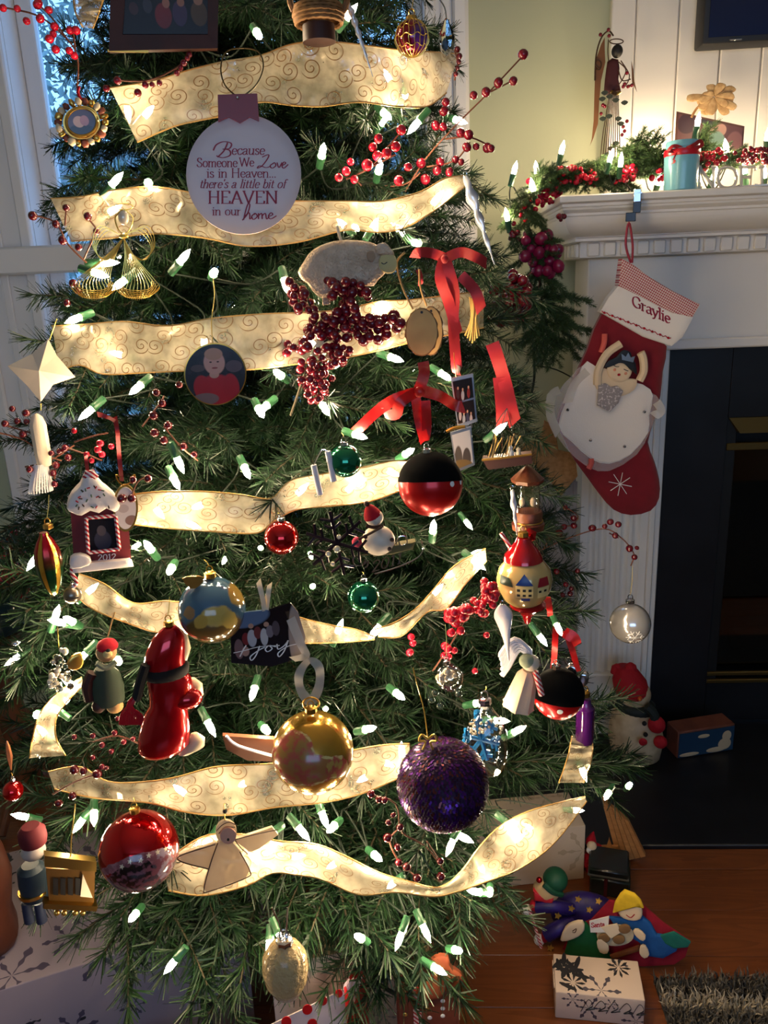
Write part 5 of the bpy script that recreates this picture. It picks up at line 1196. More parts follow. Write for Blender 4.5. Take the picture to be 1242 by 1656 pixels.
# blue ball with a gold cap
o = Orn('picture_ball', 'blue glass ball printed with soft golden shapes', 'bauble', 343, 986, .06)
o.ball('ball', 343, 986, 55, ball_mat('blue printed glass', o, 55, C(70, 104, 130), [(.0,-.55,.9,.45,C(96,76,40)),(.1,-.2,.45,.3,C(196,166,86)),(-.35,-.3,.2,.2,C(186,150,70)),(.45,-.35,.22,.25,C(190,160,80)),(-.65,.0,.14,.2,C(150,110,70)),(.8,.4,.3,.4,C(150,120,60))], .12, .25, soft=.2), seg=48); o.cap(340, 932, 9, up=(330, 905))
o.shape('gold_leaf', [(295,936),(312,932),(330,934),(322,948),(308,952)], M['gold'], -.014, .002, 0, 2)
# joy photo
o = Orn('joy_photo_card', 'glossy group photo card lettered joy beside the blue ball', 'photo ornament', 438, 1028, .055)
o.shape('card', [(372,996),(400,990),(436,986),(470,975),(482,990),(494,1030),(490,1062),(440,1078),(374,1072)], picture('joy print', C(16, 14, 20), [(.2,.88,.35,.2,C(92,112,140)),(.12,.35,.06,.16,C(120,90,90)),(.22,.5,.05,.1,C(120,40,44)),(.3,.5,.06,.14,C(180,176,180)),(.38,.58,.05,.1,C(110,50,50)),(.46,.5,.05,.14,C(190,186,186)),(.54,.58,.05,.1,C(120,110,116)),(.62,.62,.05,.12,C(80,70,76)),(.2,.3,.05,.08,C(170,130,116)),(.5,.7,.035,.04,C(180,140,120)),(.3,.7,.035,.04,C(180,140,120)),(.9,.4,.12,.6,C(150,136,130))], .12), 0, .003)
pen_path(o, [[(378,1056),(396,1052),(420,1046),(452,1044)],[(388,1062),(394,1050),(398,1044)],[(420,1045),(414,1060),(407,1068),(405,1062),(418,1052),(428,1047)],[(434,1044),(429,1050),(433,1054),(440,1049),(436,1044),(446,1046)],[(448,1042),(450,1050),(460,1044),(466,1036)],[(466,1036),(460,1052),(452,1062),(450,1056),(464,1046),(482,1041)]], M['text_white'], -.0008, 2.2, 1.0)
red_bow_part(o, [[(428,988),(424,965),(418,940)],[(430,988),(433,965),(436,945)]], 4, 'cream_cloth', 'ribbon_loop')
# sheer loop
o = Orn('sheer_loop', 'clear sheer ribbon loop above the gold picture ball', 'ribbon', 500, 1100, .05); M['organza'] = pm('white organza', C(228, 218, 204), .35, alpha=.55)
red_bow_part(o, [[(500,1135),(486,1115),(484,1090,-.006),(500,1068,-.01),(516,1080,-.008),(516,1110),(503,1138)],[(470,1000),(486,1040),(494,1060),(474,1066)]], 7, 'organza', 'loop')
# glass Santa
o = Orn('glass_santa', 'red mirrored glass Santa ornament with black fur band and tassel', 'ornament', 265, 1110, .06); u = o.u
RG = pm('crimson mirrored glass', C(180, 8, 24), .16, .6, coat=.5); CR = pm('cream glaze', C(216, 190, 156), .35); BK = pm('black flocking', C(16, 12, 12), .9)
P = lambda x, y: o.pt(x, y)
def blob_loft(stations, y_=0, flat=.75, seg=20): # stations (px, py, half width px)
    rings = []
    for (x, y, w_) in stations:
        c = o.pt(x, y, y_); rings.append([c+Vector((math.cos(2*PI*k/seg)*w_*u, math.sin(2*PI*k/seg)*w_*u*flat, 0)) for k in range(seg)])
    return MB().loft(rings)
o.add('robe', blob_loft([(264,1214,36),(265,1206,43),(266,1180,42),(268,1152,36),(273,1136,31),(278,1120,37),(274,1102,36),(270,1090,32)]), RG, ang=70)
o.add('hood', blob_loft([(270,1082,32),(266,1068,33),(268,1050,32),(272,1030,26),(274,1018,16),(275,1012,8)]), RG, ang=70)
o.add('fur_band', blob_loft([(270,1094,32),(270,1090,36),(270,1078,36),(270,1074,32)]), BK, ang=70)
o.add('arm', MB().sphere(P(303, 1125)+Vector((0, -.008, 0)), (24*u, 18*u, 18*u), 18, 12), RG); o.add('sack', blob_loft([(306,1140,10),(312,1125,18),(314,1108,14),(308,1098,8)], .012), CR, ang=70)
o.add('face_side', blob_loft([(292,1072,10),(296,1050,13),(295,1030,9),(290,1018,4)], .004), CR, ang=70); o.add('boot', blob_loft([(300,1218,12),(312,1208,20),(318,1196,14),(314,1186,6)], .004), CR, ang=70)
o.wire('black_sash', [(236,1075),(228,1100),(222,1125),(218,1130)], 8*u, BK, -.012, 5, 8)
m = MB(); rn = random.Random(6)
for k in range(22): x = 195+k*1.7; m.tube(o.path([(222,1122,-.012),(215-rn.uniform(0, 10),1140,-.014),(x,1150+rn.uniform(0, 8),-.012),(x-2,1172,-.01)], n=4), 1.3*u, 4)
o.add('tassel', m, pm('crimson cord', C(170, 10, 30), .4))['kind'] = 'stuff'
o.cap(273, 1010, 8, up=(274, 965))
# beaded angel, teddy, birdhouse style
o = Orn('beaded_angel', 'small clear beaded angel ornament with gold wing at the left', 'ornament', 98, 1085, .045); u = o.u
rn = random.Random(3)
BD = [MB().ico((0, 0, 0), 1, 2).mesh('bead', mm, ang=180) for mm in (M['glass'], M['pearl'])]
for k in range(46):
    t = rn.random(); y = 1050+t*68; w_ = 9+10*t if t > .3 else 12*math.sin(PI*(t+.05)/.4)+3; b = link('bead', BD[k % 2], o.root); b.location = o.pt(97+rn.uniform(-1, 1)*w_, y, rn.uniform(-.008, .006)); b.scale = (rn.uniform(4, 6)*u,)*3
o.shape('wing', [(108,1075),(116,1062),(130,1056),(136,1066),(132,1080),(116,1084)], M['gold'], -.002, .003, .002, 2); o.wire('hanger', [(95,1048),(94,1030),(93,1014)], .0006, M['goldwire'])
o = Orn('teddy_ornament', 'tan teddy bear ornament in a red cap and dark coat', 'ornament', 172, 1095, .04); u = o.u; TN = pm('tan plush', C(176, 138, 92), .9, bump=(120, .6, .003))
o.add('head', MB().sphere(o.pt(172, 1055), (17*u, 15*u, 17*u), 16, 12), TN); o.add('muzzle', MB().sphere(o.pt(174, 1058, -.012), (8*u, 6*u, 7*u), 12, 8), pm('pale plush', C(206, 180, 120), .9)); o.add('nose', MB().sphere(o.pt(175, 1052, -.017), (4*u, 2.5*u, 3*u), 10, 8), M['black'])
o.add('cap', MB().lathe([(17*u, 0), (18*u, 5*u), (14*u, 12*u), (6*u, 16*u), (0, 17*u)], o.pt(174, 1048), 18), M['felt_red']); o.add('coat', MB().lathe([(26*u, -34*u), (28*u, -10*u), (24*u, 16*u), (14*u, 30*u)], o.pt(172, 1105), 20), pm('dark green coat', C(46, 60, 44), .8)); o.wire('scarf', [(156,1072),(172,1080),(188,1070)], 5*u, pm('grey green scarf', C(116, 122, 100), .9), -.01)
o.wire('arm', [(150,1088),(142,1110),(146,1132)], 10*u, M['dark_wood'], -.004, 4, 8); o.add('foot', MB().sphere(o.pt(186, 1142, -.01), (14*u, 14*u, 12*u), 12, 8), pm('tan boot', C(206, 160, 100), .8)); o.add('foot', MB().sphere(o.pt(160, 1142, -.008), (12*u, 12*u, 12*u), 12, 8), M['dark_wood']); o.wire('hanger', [(174,1030),(180,1008),(186,990)], .001, M['twine'])
# gold ball
o = Orn('picture_ball', 'large gold glass ball printed with a rose coloured garland', 'bauble', 506, 1216, .065)
o.ball('ball', 506, 1216, 66, ball_mat('gold printed glass', o, 66, C(184, 140, 48), [(-.45,.0,.5,.55,C(200,176,110)),(-.1,-.4,.72,.36,C(206,184,116)),(.55,-.4,.3,.26,C(210,188,120)),(-.45,-.02,.44,.48,C(150,110,52)),(-.1,-.42,.66,.3,C(156,104,58)),(.55,-.42,.24,.2,C(176,140,70))], .22, .7, (5, C(170, 78, 62)), .04), seg=56)
o.cap(503, 1150, 9); o.add('clasp', MB().tube([o.pt(503+13*math.cos(t), 1138+10*math.sin(t)) for t in [k*PI/8 for k in range(16)]], 1.5*o.u, 6, True), M['gold'])
# purple sequin ball
o = Orn('glitter_ball', 'large purple sequined ball with gold bow', 'bauble', 716, 1268, .065); u = o.u
o.ball('ball', 716, 1268, 73, pm('deep purple velvet', C(36, 8, 52), .7), seg=48)
SQ = [pm('purple foil', C(70, 16, 104), .25, .7), pm('plum foil', C(38, 10, 48), .3, .6), pm('copper foil', C(84, 40, 46), .25, .8)]
rn = random.Random(9); c0 = o.pt(716, 1268); m = MB()
for k in range(2600):
    z = 1-2*(k+.5)/2600; a = k*2.399963; r = math.sqrt(1-z*z); n_ = Vector((r*math.cos(a), r*math.sin(a), z)); t1 = n_.cross(Vector((0, 0, 1))).normalized() if abs(z) < .98 else Vector((1, 0, 0)); t2 = n_.cross(t1)
    up_ = (n_*.16+t2*(-1 if t2.z > 0 else 1)+t1*rn.uniform(-.5, .5)).normalized(); sd_ = up_.cross(n_).normalized(); p = c0+n_*73*u; L_ = rn.uniform(4, 7)*u; w_ = 1.9*u; m.mi = rn.choice((0, 0, 1, 1, 2))
    m.face([m.v(p-sd_*w_), m.v(p+sd_*w_), m.v(p+up_*L_+n_*.8*u+sd_*w_*.8), m.v(p+up_*L_+n_*.8*u-sd_*w_*.8)])
o.add('sequins', m, SQ, smooth=False)['kind'] = 'stuff'
for s_ in (-1, 1): o.wire('gold_bow', [(692,1196),(692+s_*10,1188),(692+s_*14,1198),(692+s_*4,1200),(692+s_*8,1212)], 2*u, M['goldwire'], -.01)
o.wire('hanger', [(692,1196),(686,1150),(675,1108),(668,1080)], .0009, M['goldwire'])
# red ball with silver star band
o = Orn('banded_ball', 'large red glass ball with a silver printed band of stars', 'bauble', 225, 1375, .06)
o.ball('ball', 225, 1375, 64, ball_mat('red banded glass', o, 64, C(186, 8, 20), [(.05,-.85,1.2,.62,C(70,62,72)),(.1,-.25,1.1,.17,C(150,96,104)),(-.35,-.55,.42,.3,C(26,20,24)),(.55,-.5,.2,.4,C(140,124,140)),(.1,-.5,.16,.22,C(30,24,28))], .1, .85, (7, C(120, 70, 80)), .05), seg=56); o.cap(218, 1312, 8, up=(216, 1290))
m = MB(); c0 = o.pt(225, 1375)
for k, (x, z) in enumerate(((-.25,-.2),(0,-.24),(.2,-.18),(.42,-.16),(.62,-.14),(-.45,-.26))):
    v = Matrix.Rotation(-o.elev, 3, 'X') @ Vector((x, -math.sqrt(1-x*x-z*z), z)); e1 = v.cross(Vector((0, 0, 1))).normalized(); e2 = v.cross(e1); vs = [m.v(c0+(v*1.005+(e1*math.cos(j*PI/5)+e2*math.sin(j*PI/5))*(.075 if j % 2 else .033))*64*o.u) for j in range(10)]; cv = m.v(c0+v*1.012*64*o.u)
    for j in range(10): m.face((vs[j], vs[(j+1) % 10], cv))
o.add('stars', m, M['pearl'], smooth=False)['kind'] = 'stuff'
# flat angel plaque
o = Orn('angel_plaque', 'flat white singing angel plaque over the lowest ribbon', 'ornament', 362, 1388, .06)
IV = ribbon_mat('ivory shell', C(226, 206, 178), C(226, 206, 178), .02); LN = pm('brown outline', C(80, 52, 44), .5)
o.shape('robe', [(352,1362),(376,1362),(388,1376),(404,1408),(396,1422),(336,1444),(328,1436)], IV, -.003, .005, 0, 1); o.shape('wing', [(290,1382),(350,1362),(344,1386),(338,1406),(312,1400),(292,1394)], IV, 0, .004, 0, 1); o.shape('wing', [(378,1358),(440,1338),(450,1350),(420,1372),(404,1378)], IV, 0, .004, 0, 1)
o.shape('hair', ell(366, 1346, 17, 19, 24), IV, -.001, .004); o.shape('head', ell(369, 1352, 13, 13, 24), pm('peach enamel', C(216, 160, 136), .4), -.005, .004)
pen_path(o, [[(352,1364),(340,1398),(330,1438),(338,1442),(398,1420),(404,1408),(388,1378)]], LN, -.0036, 1.8, 1.6, 'outline'); pen_path(o, [[(348,1366),(292,1384),(294,1394),(338,1406)]], LN, -.0006, 1.8, 1.6, 'outline'); pen_path(o, [[(378,1356),(390,1372),(402,1382)],[(380,1358),(420,1348),(450,1342)]], LN, -.0036, 1.6, 1.4, 'outline'); pen_path(o, [[(350,1344),(360,1334),(372,1330),(384,1336)],[(354,1348),(364,1338),(380,1338)]], LN, -.0016, 1.4, 1.2, 'outline')
o.add('mouth', MB().sphere(o.pt(369, 1358, -.0055), (2*o.u, .5*o.u, 3*o.u), 8, 6), M['black']); o.wire('hanger', [(364,1328),(363,1318),(363,1300)], .0008, M['goldwire']); o.add('bead', MB().sphere(o.pt(364, 1312), 4*o.u, 10, 8), M['black'])
# lemon shaped clear glass
o = Orn('lemon_glass_ornament', 'lemon shaped clear crackle glass ornament at the bottom', 'ornament', 462, 1570, .05); u = o.u
prof = [(0, -50), (4, -48), (8, -42), (22, -34), (33, -16), (37, 4), (35, 22), (26, 36), (12, 46), (10, 48)]
CK = pm('crackled amber glass', C(226, 196, 146), .18, trans=.45, ior=1.2, bump=(150, 1.0, .006), coat=.4)
o.add('drop', MB().lathe([(r*u, z*o.uz*1.0) for r, z in prof], o.pt(462, 1570), 30), CK); cpp = o.cap(460, 1526, 13, M['silver'])
o.wire('hanger', [(458,1515),(450,1490),(440,1468)], .0012, M['silver']); o.wire('hanger', [(462,1515),(464,1488),(465,1468)], .0012, M['silver'])
# nutcracker and gold cottage at lower left
o = Orn('nutcracker_ornament', 'small toy soldier ornament with dark red hat at the lower left', 'ornament', 54, 1400, .035); u = o.u
o.add('hat', MB().lathe([(21*u, -16*u), (23*u, -8*u), (22*u, 8*u), (14*u, 18*u), (0, 20*u)], o.pt(52, 1350), 18), pm('wine felt hat', C(88, 12, 24), .8)); o.add('face', MB().sphere(o.pt(54, 1376), (20*u, 16*u, 17*u), 16, 12), pm('grey white beard', C(176, 160, 150), .7)); o.add('coat', MB().lathe([(22*u, -30*u), (24*u, 0), (22*u, 26*u), (14*u, 34*u)], o.pt(54, 1425), 16), pm('dark teal coat', C(24, 40, 52), .6))
for dx in (-10, 10): o.add('leg', MB().lathe([(9*u, -26*u), (8*u, 10*u), (8*u, 14*u)], o.pt(54+dx, 1470), 10), pm('navy trouser', C(24, 34, 60), .6) if dx < 0 else bpy.data.materials['navy trouser'])
o.add('belt', MB().lathe([(24.5*u, -3*u), (25*u, 0), (24.5*u, 3*u)], o.pt(54, 1440), 16), M['gold'])
o = Orn('gold_cottage', 'gilded metal cottage ornament with a row of windows', 'ornament', 115, 1425, .035); u = o.u; GB = pm('bronze gilt', C(130, 96, 50), .35, .8)
o.shape('wall', [(74,1404),(154,1408),(152,1464),(80,1462)], GB, 0, .014); o.shape('sign', [(72,1384),(156,1394),(156,1410),(72,1402)], M['brass'], -.006, .012); o.shape('ledge', [(72,1462),(158,1466),(156,1474),(70,1470)], M['brass'], -.008, .016)
for x in (86, 98, 110, 122): o.shape('window', [(x,1420),(x+8,1421),(x+8,1448),(x,1447)], M['black'], -.002, .002)
o.shape('curtain', [(134,1414),(150,1452),(130,1450)], M['pearl'], -.003, .002)
for x in (92, 104, 122, 134): o.add('ball_foot', MB().sphere(o.pt(x, 1476, -.004), 5*u, 10, 8), M['gold'])
o.wire('hanger', [(114,1386),(116,1350),(122,1300)], .0008, M['goldwire'])
# onion shaped village ornament
o = Orn('village_ornament', 'onion shaped glass ornament painted with village houses, red top and tip', 'ornament', 848, 940, .055); u = o.u
IVG = pm('cream lustre glass', C(206, 174, 112), .18, .25, coat=.6); RDG = pm('red lacquer glass', C(176, 14, 26), .15, .3, coat=.6)
o.add('belly', MB().lathe([(24*u, -36*u), (34*u, -28*u), (43*u, -10*u), (46*u, 6*u), (42*u, 24*u), (32*u, 36*u), (28*u, 40*u)], o.pt(848, 942), 36), IVG); o.add('top', MB().lathe([(28*u, -2*u), (32*u, 0), (30*u, 8*u), (20*u, 22*u), (13*u, 32*u), (11*u, 38*u), (0, 40*u)], o.pt(846, 905), 30), RDG)
o.add('tip', MB().lathe([(0, -36*u), (5*u, -32*u), (8*u, -20*u), (16*u, -10*u), (29*u, -2*u), (30*u, 2*u), (24*u, 5*u)], o.pt(853, 978), 30), RDG); o.cap(846, 866, 8)
def on_belly(name, cx, cz, pts, mat, R_=46.6): # patch hugging the belly
    m = MB(); q = []
    for (x, z) in pts: q.append((cx+x, cz+z))
    def sp(x, z, lift=1.0):
        zz = z; rr = 46-((zz-6)/40)**2*16 if zz > 6 else 46-((6-zz)/42)**2*20; rr += .6
        y = -math.sqrt(max(4, rr*rr-x*x)); return o.pt(848, 942)+Vector((x*u, y*u, z*u))
    n = 6; grid = []
    # bilinear patch from four corners
    (a, b, c, d) = q if len(q) == 4 else (q[0], q[0], q[1], q[2])
    for i in range(n+1):
        t = i/n; A = (a[0]+(d[0]-a[0])*t, a[1]+(d[1]-a[1])*t); B = (b[0]+(c[0]-b[0])*t, b[1]+(c[1]-b[1])*t); grid.append([sp(A[0]+(B[0]-A[0])*j/n, A[1]+(B[1]-A[1])*j/n) for j in range(n+1)])
    return o.add(name, m.sheet(grid), mat)
EB = pm('blue enamel', C(24, 52, 120), .3); ER = pm('red enamel', C(150, 20, 36), .3); EG = pm('dark green enamel', C(20, 50, 40), .3); EW = pm('pale yellow enamel', C(216, 190, 128), .3)
on_belly('painted_roof', 0, 16, [(0, 14), (14, -4), (-14, -4)], EB); on_belly('painted_roof', 30, 14, [(-6, 8), (6, 8), (9, -6), (-9, -6)], ER); on_belly('painted_roof', -30, 14, [(-8, 8), (6, 8), (12, -6), (-9, -6)], EG)
on_belly('painted_wall', 0, 2, [(-14, 9), (14, 9), (14, -12), (-14, -12)], EW); on_belly('painted_wall', 30, 0, [(-9, 7), (9, 7), (8, -12), (-9, -12)], EW)
for x in (-9, 0, 9):
    for z in (4, -5): on_belly('painted_window', x, z, [(-2.5, 2.2), (2.5, 2.2), (2.5, -2.2), (-2.5, -2.2)], M['black'])
for x in (25, 33): on_belly('painted_window', x, 0, [(-2, 2), (2, 2), (2, -2), (-2, -2)], M['black'])
on_belly('painted_door', 2, -13, [(-7, 3), (7, 3), (7, -3), (-7, -3)], EB)
o = Orn('glass_rose', 'faceted red glass rose beside the onion ornament top', 'ornament', 855, 866, .05); o.add('rose', MB().ico(o.pt(856, 866), (13*o.u, 10*o.u, 13*o.u), 1), M['red_glass'], smooth=False); o.wire('stem', [(866,876),(876,890),(880,900)], .001, M['twig'])
o = Orn('peppermint_stick', 'small red and white peppermint piece left of the onion top', 'candy', 818, 872, .045); o.wire('stick', [(810,862),(822,880),(826,890)], 3.5*o.u, M['candy'], 0, 4, 8)
# nativity with straw roof, carousel globe
o = Orn('manger_ornament', 'straw roofed nativity manger ornament on a gold edged tray', 'ornament', 818, 742, .045); u = o.u; ST = bpy.data.materials['straw']
o.shape('tray', [(780,744),(860,736),(861,750),(790,760)], M['dark_wood'], -.004, .03); o.wire('gold_edge', [(779,744),(820,740),(860,735)], 2*u, M['gold'], -.006)
rn = random.Random(14)
for k in range(26): x = 788+rn.uniform(0, 36); o.add('straw', MB().tube([o.pt(x, 742-rn.uniform(0, 6), rn.uniform(-.006, .014)), o.pt(x+rn.uniform(4, 20), 716-rn.uniform(0, 16), rn.uniform(-.006, .014))], .9*u, 4), ST if k % 2 else M['twig'])
for (x, h, c) in ((826, 24, M['white_cloth']), (838, 20, M['cream_cloth'])): o.add('figure', MB().lathe([(5*u, 0), (5*u, h*.5*u), (3*u, h*.65*u), (4*u, h*.8*u), (0, h*u)], o.pt(x, 742, .004), 12), c)
for x in (796, 812, 834): o.wire('hanger', [(x,725),(x-2+(818-x)*.3,690),(820,660)], .0005, M['silver'])
o = Orn('carousel_globe', 'brown carousel snow globe ornament hanging at the right edge', 'ornament', 850, 805, .04); u = o.u; BRN = pm('carved brown', C(84, 34, 26), .4, noise=(60, C(120, 70, 40)))
o.add('canopy', MB().lathe([(24*u, 0), (26*u, 6*u), (18*u, 14*u), (8*u, 24*u), (0, 30*u)], o.pt(853, 780), 24, wob=lambda a, z: 1+.06*math.cos(8*a)), BRN); o.add('globe', MB().lathe([(20*u, -26*u), (21*u, 0), (19*u, 22*u), (14*u, 26*u)], o.pt(853, 804), 24), M['clear_shell'])
o.add('base', MB().lathe([(26*u, -14*u), (27*u, -4*u), (23*u, 0), (24*u, 14*u), (22*u, 17*u)], o.pt(854, 842), 28), BRN); o.add('gold_band', MB().lathe([(24.6*u, -1*u), (25*u, 0), (24.6*u, 1*u)], o.pt(854, 842), 28), M['gold'])
for x in (844, 862): o.add('horse', MB().sphere(o.pt(x, 812, 0), (5*u, 4*u, 8*u), 10, 8), M['cream_cloth'])
# clear balls and dome
o = Orn('clear_ball', 'small clear glass ball with white pearls inside', 'bauble', 725, 1096, .05); o.ball('ball', 727, 1096, 23, M['clear_shell']); o.cap(722, 1072, 6, M['silver'], up=(720, 1010)); rn = random.Random(2); u = o.u
for k in range(14): b = link('pearl', BD[1], o.root); a = rn.uniform(0, 6.28); q = rn.uniform(0, 14); b.location = o.pt(722+q*math.cos(a), 1096+q*math.sin(a)*.9, rn.uniform(-.006, .006)); b.scale = (rn.uniform(4, 7)*u,)*3
for (x, y) in ((704,1120),(698,1132),(712,1142),(742,1122)): b = link('pearl', BD[0], o.root); b.location = o.pt(x, y); b.scale = (6*u,)*3
o = Orn('snow_dome', 'clear dome ornament with a blue snowflake inside behind the purple ball', 'ornament', 786, 1192, .035); u = o.u
o.add('dome', MB().lathe([(24*u, -58*u), (32*u, -50*u), (36*u, -20*u), (34*u, 12*u), (26*u, 36*u), (14*u, 50*u), (10*u, 58*u)], o.pt(786, 1194), 30), M['clear_shell']); o.cap(784, 1136, 10, M['silver'], up=(786, 1110))
BL = pm('blue acrylic', C(40, 130, 200), .25)
for k in range(6):
    a = k*PI/3+.2; m = MB(); m.tube([o.pt(778, 1196), o.pt(778+30*math.cos(a), 1196+34*math.sin(a))], 3.6*u, 6)
    for t in (.55, .8):
        for s_ in (-1, 1): m.tube([o.pt(778+30*t*math.cos(a), 1196+34*t*math.sin(a)), o.pt(778+30*(t+.2)*math.cos(a+s_*.35), 1196+34*(t+.2)*math.sin(a+s_*.35))], 3*u, 5)
    o.add('snowflake_arm', m, BL)
o.add('blue_peg', MB().tube([o.pt(772, 1150), o.pt(772, 1166)], 6*u, 8), BL); rn = random.Random(12)
for k in range(40): b = link('snow_bead', BD[1], o.root); b.location = o.pt(786+rn.uniform(-26, 26), 1172+rn.uniform(-8, 16), rn.uniform(-.012, .012)); b.scale = (2.6*u,)*3
# angel with book and silver bird
o = Orn('angel_figure', 'pale robed angel figure ornament left of the polka dot ball', 'ornament', 850, 1100, .05); u = o.u; PCH = pm('blush porcelain', C(226, 190, 160), .5, bump=(120, .3, .002))
o.add('robe', MB().lathe([(26*u, -44*u), (24*u, -40*u), (20*u, -10*u), (16*u, 14*u), (9*u, 24*u)], o.pt(848, 1105), 22, Matrix.Rotation(math.radians(14), 3, 'Y'), wob=lambda a, z: 1+.08*math.cos(7*a)), PCH); o.add('head', MB().sphere(o.pt(858, 1072), (15*u, 14*u, 14*u), 16, 12), pm('pale stone', C(206, 190, 168), .5)); o.add('hair', MB().sphere(o.pt(852, 1069, -.004), (13*u, 12*u, 12*u), 14, 10), pm('grey green hair', C(150, 158, 130), .7))
for k in range(5): o.wire('feather', [(858,1062-k*2),(840-k*2,1050-k*4),(822-k*3,1078-k*5),(812+k,1092-k*8)], 5*u, M['frost'], .006, 4, 6)
o.wire('candy_cane', [(866,1086),(872,1108),(876,1124)], 5*u, M['candy'], -.014, 4, 8)
o = Orn('silver_bird', 'small silver reindeer shaped charm beside the polka dot ball', 'ornament', 932, 1095, .055); u = o.u
o.shape('body', [(914,1082),(922,1074),(932,1078),(928,1092),(938,1098),(944,1088),(952,1092),(950,1106),(940,1112),(926,1112),(916,1104),(920,1094)], M['silver'], -.002, .006, .004, 2); o.wire('antler', [(920,1078),(914,1068),(920,1064),(926,1070),(930,1064)], 1.8*u, M['silver'])
o = Orn('purple_lantern', 'small dark purple glass bottle ornament right of the polka dot ball', 'ornament', 946, 1165, .03); u = o.u
o.add('bottle', MB().lathe([(14*u, -40*u), (15*u, -36*u), (15*u, 24*u), (10*u, 30*u), (8*u, 40*u)], o.pt(946, 1165), 16), pm('purple glass', C(64, 16, 84), .12, coat=.5)); o.cap(946, 1124, 8, M['brass'])
# red tumbler bauble twinkles, tan sled
o = Orn('sled_ornament', 'brown wooden sled ornament peeking left of the gold ball', 'ornament', 425, 1205, .0); o.shape('deck', [(360,1190),(445,1196),(445,1232),(400,1230),(366,1212)], M['brown_wood'], 0, .008); o.wire('runner', [(366,1190),(385,1206),(440,1222)], 2.4*o.u, M['frost'], -.006)
o = Orn('twisted_icicle', 'tiny copper twisted icicle above the tiny red ball', 'icicle', 14, 1220, .04); o.add('shaft', MB().tube(o.path([(11,1198),(15,1222),(18,1246)], n=6), [.6*o.u, 2*o.u, 3*o.u, 4*o.u, 4.5*o.u, 5*o.u, 5.5*o.u, 5*o.u, 4*o.u, 3*o.u, 2*o.u, 1.4*o.u, .6*o.u], 6), pm('copper glass', C(190, 120, 84), .2, .6))
o = Orn('glass_drop', 'clear glass drop bulb ornament below the joy photo', 'ornament', 30, 1070, .03); o.add('drop', MB().tube(o.path([(14,1082),(24,1066)], n=3), 2*o.u, 6), M['glass']); o.add('tip', MB().sphere(o.pt(26, 1040), (8*o.u, 5*o.u, 4*o.u), 10, 8), M['silver']); o.root['label'] = 'small clear glass and silver charm at the far left edge'
# ------------------------------------------------------------------ mantel garland and things on the mantel
GB_ = [needle_branch(300+k, .22, (.05, .085), 1300, (.016, .028), .05, (M['garland_needle'], M['twig']), gap=.018) for k in range(4)]
gl = thing('mantel_garland', 'evergreen garland with red berries along the mantel shelf', 'garland', (0, 0, 0))
SHZ = 1.457
gp = [atY(1242, 262, 1.99)+Vector((.5, 0, .0)), atY(1242, 262, 1.99), atY(1150, 270, 2.0), atY(1075, 278, 2.0), atY(1000, 285, 1.99), atY(930, 290, 1.95), atY(878, 300, 1.90), atY(852, 330, 1.86), atY(858, 390, 1.85), atY(872, 450, 1.86), atY(878, 500, 1.9), atY(890, 545, 1.93)]
GP = smooth_path(gp, 6); MB().tube(GP, .003, 6).build('vine', M['twig'], gl)
rn = random.Random(33); BRM = {k: BERRY[k] for k in BERRY}
for i in range(len(GP)-1):
    t = (GP[i+1]-GP[i]).normalized()
    for k in range(2 if i > 30 else 5):
        b = link('sprig', GB_[rn.randrange(4)], gl); d = (t*rn.choice((-1, 1))*.8+Vector((rn.uniform(-.6, .6), rn.uniform(-.7, .2), rn.uniform(-.4, .7)))).normalized()
        if i < 24 and d.z < 0: d.z *= -.3
        if i > 40: d = (Vector((rn.uniform(-.8, .9), rn.uniform(-.6, .1), rn.uniform(-.9, .1)))).normalized()
        b.location = GP[i]; b.rotation_euler = d.to_track_quat('X', 'Z').to_euler(); s_ = rn.uniform(.22, .34) if i < 15 else rn.uniform(.34, .54) if i < 28 else rn.uniform(.26, .42) if i < 34 else rn.uniform(.22, .36) if i < 52 else rn.uniform(.34, .48); b.scale = (s_, s_, s_)
def gberries(poly, n, seed, mat='berry_red', r=(3, 4.9), Y=1.93):
    for (x, y, rr, d) in cluster(poly, n, seed, r, .03):
        p = atY(x, y, Y+d); b = link('berry', BERRY[mat], gl); s_ = rr*1.5/1000*Y/1.9; b.location = p; b.scale = (s_, s_, s_)
gberries([(862,300,8),(880,318,16),(900,300,12)], 70, 1); gberries([(905,285,12),(935,282,12),(960,288,14)], 80, 2); gberries([(850,320,10),(838,350,10)], 16, 12); gberries([(1060,285,8),(1075,280,8)], 8, 13); gberries([(1003,288,12),(1025,275,10)], 26, 3); gberries([(1140,262,12),(1165,250,10)], 34, 4); gberries([(1195,252,12),(1240,250,12)], 34, 5, 'berry'); gberries([(870,330,10),(835,360,10)], 16, 6, 'berry_red', Y=1.86); gberries([(912,345,5),(905,355,5)], 5, 7, 'berry', Y=1.86); gberries([(832,390,8),(835,380,8)], 7, 8, 'berry', Y=1.84)
